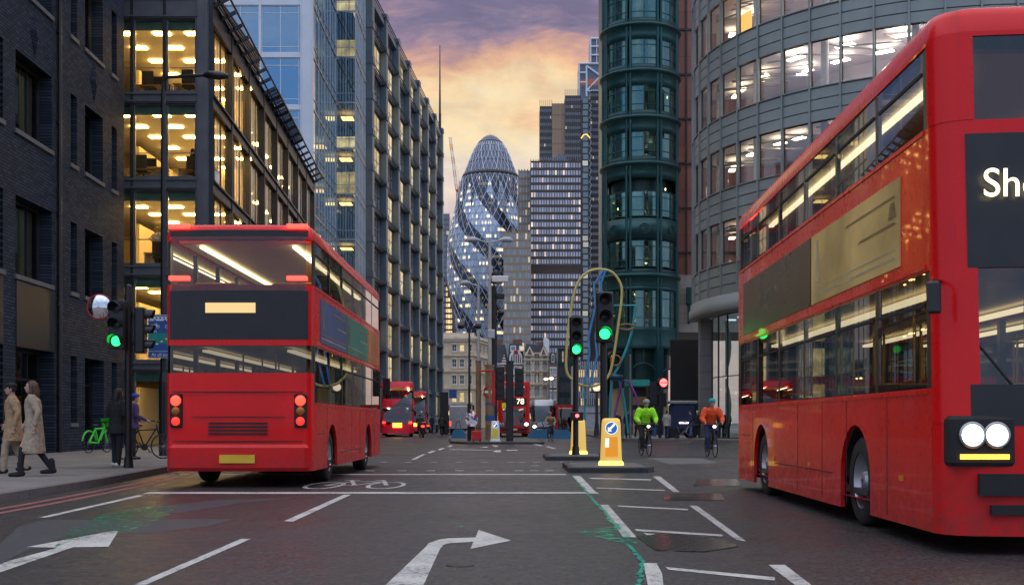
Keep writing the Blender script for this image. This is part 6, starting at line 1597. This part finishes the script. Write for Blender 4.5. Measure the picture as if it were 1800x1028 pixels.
# kiosks, bus stop
K = thing('phone_kiosk', 'red framed kiosk with lit window behind the second island', 'kiosk', (XP(993,88),88,.0))
b = MB(MAT['redcloth'])
for x in (-.62,.62):
    for y_ in (-.5,.5): b.box(x-.08,x+.08,y_-.08,y_+.08,0,2.3)
b.box(-.75,.75,-.6,.6,2.3,2.5); b.box(-.7,.7,-.55,.55,0,.3); b.obj('frame', K)
b = MB(MAT['dark_glass']); b.box(-.54,.54,-.44,.44,.3,2.3); b.obj('glass', K)
b = MB(EM('kiosk_lamp', (1,.25,.12), 2)); b.box(-.5,.5,-.3,.3,2.2,2.26); b.obj('lamp', K)
T = thing('bus_stop', 'dark bus stop totem with small blue flag before the cream stone building', 'bus stop', (XP(781,96),96,.12))
b = MB(MAT['black']); b.bbox(-.35,.35,-.15,.15,0,3.6,.03); b.obj('totem', T)
b = MB(MAT['signblue']); b.box(.4,1.05,-.04,.04,3.05,3.8); b.cyl((.35,0,3.7),(1.0,0,3.7),.03); b.obj('flag', T)
T = thing('suitcase', 'dark red upright suitcase beside the patterned person on the far island', 'suitcase', (XP(838,59.6),59.6,.12))
b = MB(MAT['redcloth']); b.bbox(-.25,.25,-.15,.15,.06,.58,.05); b.obj('shell', T)
b = MB(MAT['black']); b.tube([(-.14,.08,.58),(-.14,.08,.72),(.14,.08,.72),(.14,.08,.58)], .02, 6); [b.cyl((x,-.05,.05),(x,.05,.05),.05,n=10) for x in (-.18,.18)]; b.obj('handle', T)
# lamp posts with small lit heads down the street
for px, Yy, py, lb in ((958,180,666,'far lamp post with warm glowing lantern in front of the stone terrace'),(982,170,665,'far lamp post with glowing lantern in front of the brown brick house')):
    T = thing('lamp_post', lb, 'lamp post', (XP(px+(14 if px < 970 else 0),Yy),Yy,.0)); H = ZP(py,Yy)
    b = MB(MAT['black']); b.cyl((0,0,0),(0,0,H+.3),.12,.08,n=8); s = -1; b.cyl((0,0,H+.2),(s*1.1,0,H+.2),.05,n=6); b.obj('pole', T)
    b = MB(EM('lantern_warm', (1,.6,.2), 18)); b.ell((s*1.1,0,H),(.32,.22,.16)); b.obj('lamp_head', T)
T = thing('lamp_post', 'old fashioned dark lamp post with cream globe lantern below the yellow loop', 'lamp post', (XP(1049,86),86,.12)); H = ZP(683,86)
b = MB(MAT['darksteel']); b.cyl((0,0,0),(0,0,H-.3),.14,.1,n=10); b.cyl((0,0,0),(0,0,.9),.24,.16,n=10); b.box(-.5,.5,-.06,.06,H-.42,-.3+H); b.obj('pole', T)
b = MB(EM('globe_cream', (1,.85,.6), 1.1)); b.ell((0,0,H),(.32,.32,.3)); b.obj('lamp_head', T)
# pavement railing and slim posts on the right corner
for px in (1094,1108):
    T = thing('bollard_post', 'slim grey steel post on the right corner, %s of the pair' % ('left one' if px == 1094 else 'right one'), 'post', (XP(px,71.4),71.4,.12))
    b = MB(MAT['steel']); b.cyl((0,0,0),(0,0,5.2 if px == 1108 else 1.2),.08,n=10); b.ell((0,0,5.2 if px == 1108 else 1.2),(.09,.09,.06)); b.obj('post', T)
    if px == 1108:
        b = MB(MAT['signteal']); b.box(-.35,1.2,-.04,.04,3.3,3.7); b.obj('street_sign', T)
# ================================================================== people
def remesh(b, vox, m, name, parent, it=2):
    me = b.mesh('tmp'); ob = bpy.data.objects.new('tmp', me); COL.objects.link(ob)
    md = ob.modifiers.new('r', 'REMESH'); md.mode = 'VOXEL'; md.voxel_size = vox; md.use_smooth_shade = True
    if it: s = ob.modifiers.new('s', 'SMOOTH'); s.iterations = it; s.factor = .5
    dg = bpy.context.evaluated_depsgraph_get(); dg.update()
    nm = bpy.data.meshes.new_from_object(ob.evaluated_get(dg)); nm.name = name
    bpy.data.objects.remove(ob); bpy.data.meshes.remove(me)
    nm.materials.clear()
    for q in m: nm.materials.append(MAT[q])
    nm.polygons.foreach_set('use_smooth', [True]*len(nm.polygons))
    return place(nm, name, parent)
def limb(b, pts, rr, n=10):
    P, Rr = [], []
    for i in range(len(pts)-1):
        for k in range(4):
            f = k/4; P.append(Vector(pts[i]).lerp(Vector(pts[i+1]), f)); Rr.append(rr[i]+(rr[i+1]-rr[i])*f)
    P.append(Vector(pts[-1])); Rr.append(rr[-1])
    b.tube(P, .05, n, radii=Rr)
    for p, r in ((pts[0],rr[0]),(pts[-1],rr[-1])): b.ell(p, r*.99, 10, 6)
def hand(b, w, d, s):
    w = Vector(w); d = Vector(d).normalized(); side = Vector((s,0,0)); side = (side-d*side.dot(d)).normalized(); nrm = d.cross(side)
    limb(b, [w, w+d*.05, w+d*.085], [.026,.034,.03])
    for k in range(4):
        o = w+d*.085+nrm*(-.03+.02*k); l = (.062,.075,.072,.055)[k]
        limb(b, [o, o+d*l*.5-side*.006, o+d*l*.8-side*.022], [.0105,.0098,.0085], 6)
    o = w+d*.03+nrm*.032; limb(b, [o, o+nrm*.028+d*.03, o+nrm*.034+d*.058-side*.01], [.013,.011,.0095], 6)
def POSE(kind, s=.3, lean=.03, arms='swing'):
    J = {}
    if kind == 'cycle':
        J.update(hip=(0,-.2,.98), chest=(0,.0,1.3), neck=(0,.1,1.5), head=(0,.16,1.64))
        J['sh'] = [(-.2,.07,1.42),(.2,.07,1.42)]; J['el'] = [(-.31,.12,1.17),(.31,.12,1.17)]; J['wr'] = [(-.27,.3,1.07),(.27,.3,1.07)]
        J['hp'] = [(-.1,-.2,.95),(.1,-.2,.95)]; J['kn'] = [(-.13,.2,.8),(.13,.13,.58)]; J['an'] = [(-.12,-.05,.5),(.12,.08,.26)]
    else:
        J.update(hip=(0,0,.95), chest=(0,lean*.6,1.28), neck=(0,lean,1.5), head=(0,lean+.025,1.635))
        J['sh'] = [(-.19,lean*.8,1.43),(.19,lean*.8,1.43)]
        if arms == 'swing': J['el'] = [(-.25,-s*.35,1.17),(.25,s*.2,1.17)]; J['wr'] = [(-.24,-s*.35+.06,.93),(.24,s*.6,.97)]
        elif arms == 'phone': J['el'] = [(-.26,-.02,1.15),(.25,.0,1.16)]; J['wr'] = [(-.1,.25,1.27),(.12,.24,1.22)]
        elif arms == 'push': J['el'] = [(-.26,.02,1.17),(.26,.02,1.17)]; J['wr'] = [(-.22,.3,1.05),(.22,.3,1.05)]
        else: J['el'] = [(-.25,-.03,1.16),(.25,-.03,1.16)]; J['wr'] = [(-.23,.06,.92),(.23,.06,.92)]
        J['hp'] = [(-.095,0,.93),(.095,0,.93)]
        J['kn'] = [(-.1,s*.62,.52),(.1,-s*.15,.5)]; J['an'] = [(-.1,s*.75,.1),(.1,-s*.95,.14 if s > .1 else .1)]
    return J
def person(label, loc, rz, pose, top='navy', hem=.78, bottom='denim', shoes='black', hair='hair', hair_len=0, hat=None, helmet=None, skin='skin', detail=False, scale=1.0, skirt=False, bag=None, vest=None, hood=False, group=None, boots=False, big=1.0):
    T = thing('person', label, 'person', loc, rz, group); T.scale = (scale,)*3
    J = pose; vx = .0085 if detail else .016; cv = .014 if detail else .022
    V = lambda p: Vector(p)
    b = MB(); hd = V(J['head'])
    b.ell(hd, (.073,.09,.112), 16, 12); b.ell(hd+V((0,.035,-.055)), (.05,.058,.06), 12, 8); b.ell(hd+V((0,.095,-.012)), (.013,.022,.024), 8, 6)
    for s in (-1,1): b.ell(hd+V((s*.075,-.005,-.01)), (.012,.02,.032), 8, 6)
    b.ell(hd+V((0,.086,-.057)), (.024,.012,.01), 8, 6)
    limb(b, [J['chest'], V(J['neck'])+V((0,-.01,-.02)), hd+V((0,-.015,-.06))], [.1,.058,.052])
    hip, ch = V(J['hip']), V(J['chest'])
    rows = [(hip+V((0,0,-.08)),.13,.1),(hip,.15,.115),(hip.lerp(ch,.5),.13,.1),(ch,.155,.11),(ch.lerp(V(J['neck']),.6),.16,.09),(V(J['neck'])+V((0,0,-.03)),.08,.065)]
    b.loft(rows, 18)
    for i in (0,1):
        limb(b, [J['sh'][i], J['el'][i], J['wr'][i]], [.052,.04,.027]); hand(b, J['wr'][i], V(J['wr'][i])-V(J['el'][i]), (-1,1)[1-i])
        limb(b, [J['hp'][i], J['kn'][i], J['an'][i]], [.085,.058,.038]); limb(b, [V(J['an'][i])+V((0,-.03,-.04)), V(J['an'][i])+V((0,.09,-.06)), V(J['an'][i])+V((0,.15,-.065))], [.038,.034,.026])
    body = remesh(b, vx, [skin,'eye','lip'], 'body', T, 1)
    for p in body.data.polygons:
        c = p.center-hd
        if c.y > .06 and abs(abs(c.x)-.03) < .013 and abs(c.z-.012) < .007: p.material_index = 1
        elif c.y > .075 and abs(c.x) < .024 and abs(c.z+.057) < .006: p.material_index = 2
    # trousers or skirt
    b = MB()
    if skirt:
        b.loft([(hip+V((0,0,.1)),.15,.12),(hip+V((0,0,-.05)),.18,.14),(hip+V((0,.02,-.35)),.21,.2),(hip+V((0,.03,-.5)),.22,.24)], 18)
        remesh(b, cv, [bottom], 'skirt', T); b = MB()
        for i in (0,1): limb(b, [J['kn'][i], J['an'][i]], [.064,.048])
        remesh(b, cv*.8, ['blackcloth'], 'tights', T)
    else:
        b.loft([(hip+V((0,0,-.12)),.14,.115),(hip+V((0,0,-.02)),.165,.13),(hip+V((0,0,.1)),.15,.12)], 16)
        for i in (0,1): limb(b, [J['hp'][i], J['kn'][i], V(J['an'][i])+V((0,0,-.03))], [.1,.074,.062])
        remesh(b, cv, [bottom], 'trousers', T)
    for i in (0,1):
        b = MB(); a = V(J['an'][i]); limb(b, [a+V((0,-.045,-.045)), a+V((0,.06,-.055)), a+V((0,.17,-.065))], [.05,.048,.036])
        if boots: limb(b, [a+V((0,0,.14)), a+V((0,-.02,-.03))], [.058,.055])
        remesh(b, cv*.8, [shoes], 'shoe', T)
    # coat / jacket
    b = MB(); nk = V(J['neck']); g = .028*big
    rows = []
    if hem < hip.z-.05: rows += [((hip.x,hip.y+.01,hem),.2+g,.18+g),((hip.x,hip.y,(hem+hip.z)/2),.19+g,.155+g)]
    rows += [(hip+V((0,0,max(0,hem-hip.z))),.165+g,.128+g),(hip.lerp(ch,.5),.145+g,.118+g),(ch,.168+g,.125+g),(ch.lerp(nk,.55),.172+g,.105+g),(nk+V((0,-.005,-.045)),.1+g*.6,.08+g*.6),(nk+V((0,0,.015)),.07,.07)]
    b.loft(rows, 20)
    for i in (0,1):
        limb(b, [V(J['sh'][i]), J['el'][i], V(J['wr'][i]).lerp(V(J['el'][i]),.06)], [.074*big,.06*big,.046*big])
    remesh(b, cv, [top], 'jacket', T, 3)
    if vest:
        b = MB(); b.loft([(hip.lerp(ch,.25),.15+g*1.7,.125+g*1.7),(ch,.175+g*1.7,.13+g*1.7),(ch.lerp(nk,.5),.18+g*1.6,.115+g*1.5)], 20); remesh(b, cv, [vest], 'vest', T, 2)
    # hair and headgear
    b = MB(); b.ell(hd+V((0,-.018,.022)), (.085,.093,.106), 16, 10)
    if hair_len: limb(b, [hd+V((0,-.05,.02)), hd+V((0,-.085,-.1)), hd+V((0,-.09,-.1-hair_len))], [.085,.08,.06]); [limb(b, [hd+V((s*.07,-.01,.03)), hd+V((s*.085,-.01,-.1)), hd+V((s*.08,-.03,-.08-hair_len))], [.03,.03,.022]) for s in (-1,1)]
    h = remesh(b, vx*1.2, [hair], 'hair', T, 1)
    # keep the face clear of hair
    bm = bmesh.new(); bm.from_mesh(h.data); dead = [v for v in bm.verts if (v.co-hd).y > .035 and (v.co-hd).z < .055]
    bmesh.ops.delete(bm, geom=dead, context='VERTS'); bm.to_mesh(h.data); bm.free()
    if hat:
        b = MB(MAT[hat]); b.ell(hd+V((0,-.01,.075)), (.1,.115,.06), 16, 8); b.ell(hd+V((0,.08,.06)), (.08,.07,.014), 14, 6); b.obj('hat', T)
    if helmet:
        b = MB(MAT[helmet]); prof = [(.118,.0),(.12,.02),(.112,.06),(.09,.095),(.05,.118),(.005,.125)]
        rows = [[(hd.x+r*.88*math.cos(q*PI/10), hd.y-.01+r*1.1*math.sin(q*PI/10), hd.z+.025+z) for q in range(20)] for r, z in prof]; b.grid(rows, True, True); b.face(rows[0][::-1]); b.obj('helmet', T)
    if bag:
        b = MB(MAT[bag[0]]); c = V(bag[1]); b.bbox(c.x-bag[2][0],c.x+bag[2][0],c.y-bag[2][1],c.y+bag[2][1],c.z-bag[2][2],c.z+bag[2][2],.03); o = b.obj('bag', None)
        o.location = Vector(loc)+Matrix.Rotation(rz,3,'Z') @ Vector((0,0,0)); o.rotation_euler = (0,0,rz); tag(o, bag[3], 'bag')
    return T
p_w = .12
# left pavement
person('man in tan overcoat and dark flat cap walking beside the khaki coated woman', (XP(24,22.2),22.2,p_w), PI*.62, POSE('walk',.24), top='tan', hem=.62, bottom='khaki', shoes='black', hat='blackcloth', detail=True)
person('woman in long khaki coat with brown hair striding nearest along the left pavement', (XP(60,20.9),20.9,p_w), PI*.58, POSE('walk',.3), top='khaki', hem=.42, bottom='khaki', skirt=True, shoes='blackcloth', hair='hair_brown', hair_len=.1, detail=True, boots=True)
person('woman in black coat and leggings with pale shoes standing by the left signal pole', (XP(205,25.3),25.3,p_w), -.5, POSE('stand',.06,.04,'phone'), top='blackcloth', hem=.74, bottom='blackcloth', shoes='whitecloth', hair='hair', hair_len=.22, detail=True,
       bag=('tan',(.0,.3,1.2),(.09,.04,.1),'small tan bag held up by the woman in black'))
bicycle((XP(254,31),31,p_w), -.9, 'dark bicycle wheeled on the left pavement behind the signal pole')
person('person in purple top and bright blue cap with a bicycle behind the signal pole', (XP(243,30.7)-.1,30.5,p_w), -.9, POSE('stand',.1,.05,'push'), top='purple', hem=.82, bottom='blackcloth', hat='bluecap', scale=1.0)
# right: cyclists and people on the corner
def cyclist(px, py, rz, lb_p, lb_b, sc_=1.06, light=True, **kw):
    X, Y = GP(px, py); T = bicycle((X,Y,0), rz, lb_b); T.scale = (sc_,)*3
    if light:
        b = MB(MAT['head_white']); b.ell((0,.45,.93),(.05,.04,.04)); b.obj('front_lamp', T)
    return person(lb_p, (X,Y,0), rz, POSE('cycle'), scale=sc_, **kw)
cyclist(1134, 801, PI+.12, 'cyclist in fluorescent green jacket and grey helmet riding towards the camera', 'black bicycle under the fluorescent green cyclist with lit front lamp', top='hivis', hem=.95, bottom='blackcloth', helmet='greycloth', big=1.5, detail=True)
cyclist(1250, 803, PI+.05, 'cyclist in orange jacket and teal helmet beside the approaching bus', 'black bicycle under the orange jacketed cyclist with lit front lamp', top='orange', hem=.95, bottom='navy', helmet='teal', big=1.4, detail=True)
cyclist(968, 775, PI-.2, 'cyclist in brown jacket with orange hood between the blue ballast blocks', 'dark bicycle under the brown jacketed cyclist', 1.0, False, top='tan', hem=.9, bottom='navy', hat='orange')
cyclist(738, 768, 0, 'dark rider seen from behind near the motorbike at the left kerb', 'dark bicycle ridden away near the motorbike', 1.0, False, top='blackcloth', bottom='blackcloth', helmet='black')
cyclist(777, 766, 0, 'cyclist in black seen from behind before the cream stone building', 'black bicycle ridden away before the cream stone building', 1.0, False, top='blackcloth', bottom='blackcloth', helmet='black')
def stand(px, Y, rz, label, **kw):
    return person(label, (XP(px,Y),Y,p_w), rz, POSE('walk' if kw.pop('walk', False) else 'stand', kw.pop('s', .08), .03, kw.pop('arms', 'down')), **kw)
stand(1104, 72, PI, 'person in long dark coat standing between the yellow bollard and green cyclist', top='navy', hem=.6, bottom='blackcloth')
stand(1150, 74, PI*.9, 'person in dark jacket and blue jeans with white shoes behind the green cyclist', top='blackcloth', bottom='denim', shoes='whitecloth', walk=True, s=.2)
stand(1172, 71.5, -.6, 'person in pale grey hoodie and navy trousers by the black traffic light', top='greycloth', bottom='navy', hair='hair')
stand(1215, 71, PI*.5, 'person in navy jacket, blue jeans and red shoes pushing the stroller', top='navy', bottom='denim', shoes='redcloth', arms='push', hat='navy')
stand(1226, 73, PI, 'tall person in black behind the one pushing the stroller', top='blackcloth', bottom='blackcloth', hat='bolyel')
stand(1268, 72, PI, 'person in dark coat and trousers right of the orange cyclist', top='blackcloth', bottom='blackcloth')
stand(1278, 73.5, PI, 'person in navy coat next to the bus rear at the far kerb', top='navy', bottom='navy')
stand(829, 60.6, PI, 'person in patterned red, white and blue top standing on the far island', top='pattern', bottom='blackcloth', big=1.4)
for px, Y, lb, kw in ((768,112,'person in pale coat walking left of the cream building shopfront',dict(top='greycloth')),(786,108,'person in black walking near the bus stop totem',dict(top='blackcloth')),(790,111,'person in tan jacket walking behind the bus stop totem',dict(top='tan')),
    (759,104,'person in dark navy walking close to the dark columns',dict(top='navy')),(716,100,'person in black waiting by the rounded red bus',dict(top='blackcloth')),(1085,80,'person in black by the looped sculpture legs',dict(top='blackcloth')),(1012,84,'person in dark jacket beside the red kiosk',dict(top='blackcloth')),(1121,75,'person in dark coat left of the green cyclist at the kerb',dict(top='blackcloth',hem=.6))):
    stand(px, Y, rnd.uniform(0,6), lb, walk=True, s=.22, bottom='blackcloth', **kw)
# stroller and covered cargo stand behind it
X, Y = XP(1203,71), 71
T = thing('stroller', 'grey stroller with small black wheels pushed along the right corner', 'stroller', (X,Y,p_w))
b = MB(MAT['greycloth']); b.grid([[(-.45,y,.75),(-.3,y,.4),(.1,y,.38),(.3,y,.95)] for y in (-.2,.2)], True); b.grid([[(.3,y,.95),(.1,y,1.1),(-.1,y,1.02)] for y in (-.21,.21)], True); b.obj('seat', T)
b = MB(MAT['steel']); [b.tube([(-.45,y,.1),(0,y,.45),(.5,y,1.05)], .018, 6) for y in (-.22,.22)]; [b.tube([(.4,y,.1),(0,y,.45)], .018, 6) for y in (-.22,.22)]; b.cyl((.5,-.22,1.05),(.5,.22,1.05),.02); b.obj('frame', T)
for x in (-.45,.4):
    for y in (-.22,.22):
        b = MB(MAT['rubber']); b.cyl((x,y-.03,.12),(x,y+.03,.12),.12,n=16); b.obj('wheel', T)
X, Y = XP(1198,74), 74
T = thing('cargo_trike', 'dark blue covered cargo trike with grey roof and lit lamp left of the stroller', 'cargo trike', (X,Y,.12), .1)
b = MB(MAT['navy']); b.bbox(-.75,.85,-.6,.6,.5,2.2,.12); b.obj('box_body', T)
b = MB(MAT['greycloth']); b.bbox(-1.0,.95,-.7,.7,2.22,2.42,.08); b.obj('roof', T)
b = MB(MAT['head_white']); b.box(-.3,.5,-.64,-.605,.95,1.03); b.obj('lamp', T)
for x in (-.6,.6): b = MB(MAT['rubber']); b.cyl((x,-.55,.3),(x,-.45,.3),.3,n=18); b.cyl((x,.45,.3),(x,.55,.3),.3,n=18); b.obj('wheel', T)
# office workers behind the lit windows
person('office worker in black standing by a desk in the second lit floor', (-13.05,47.2,10.98), PI, POSE('stand',.05,.03,'phone'), top='blackcloth', bottom='blackcloth', hair='hair', hair_len=.1)
person('office worker in white shirt at the desk in the lit floor above the bus', (-14.75,47.3,7.48), PI*.8, POSE('stand',.05,.05,'phone'), top='whitecloth', bottom='navy', hair='hair_brown')
person('office worker in dark green top beside the white shirted one above the bus', (-14.1,47.4,7.48), PI*1.1, POSE('stand',.05,.05,'phone'), top='teal', bottom='blackcloth', hair='hair')
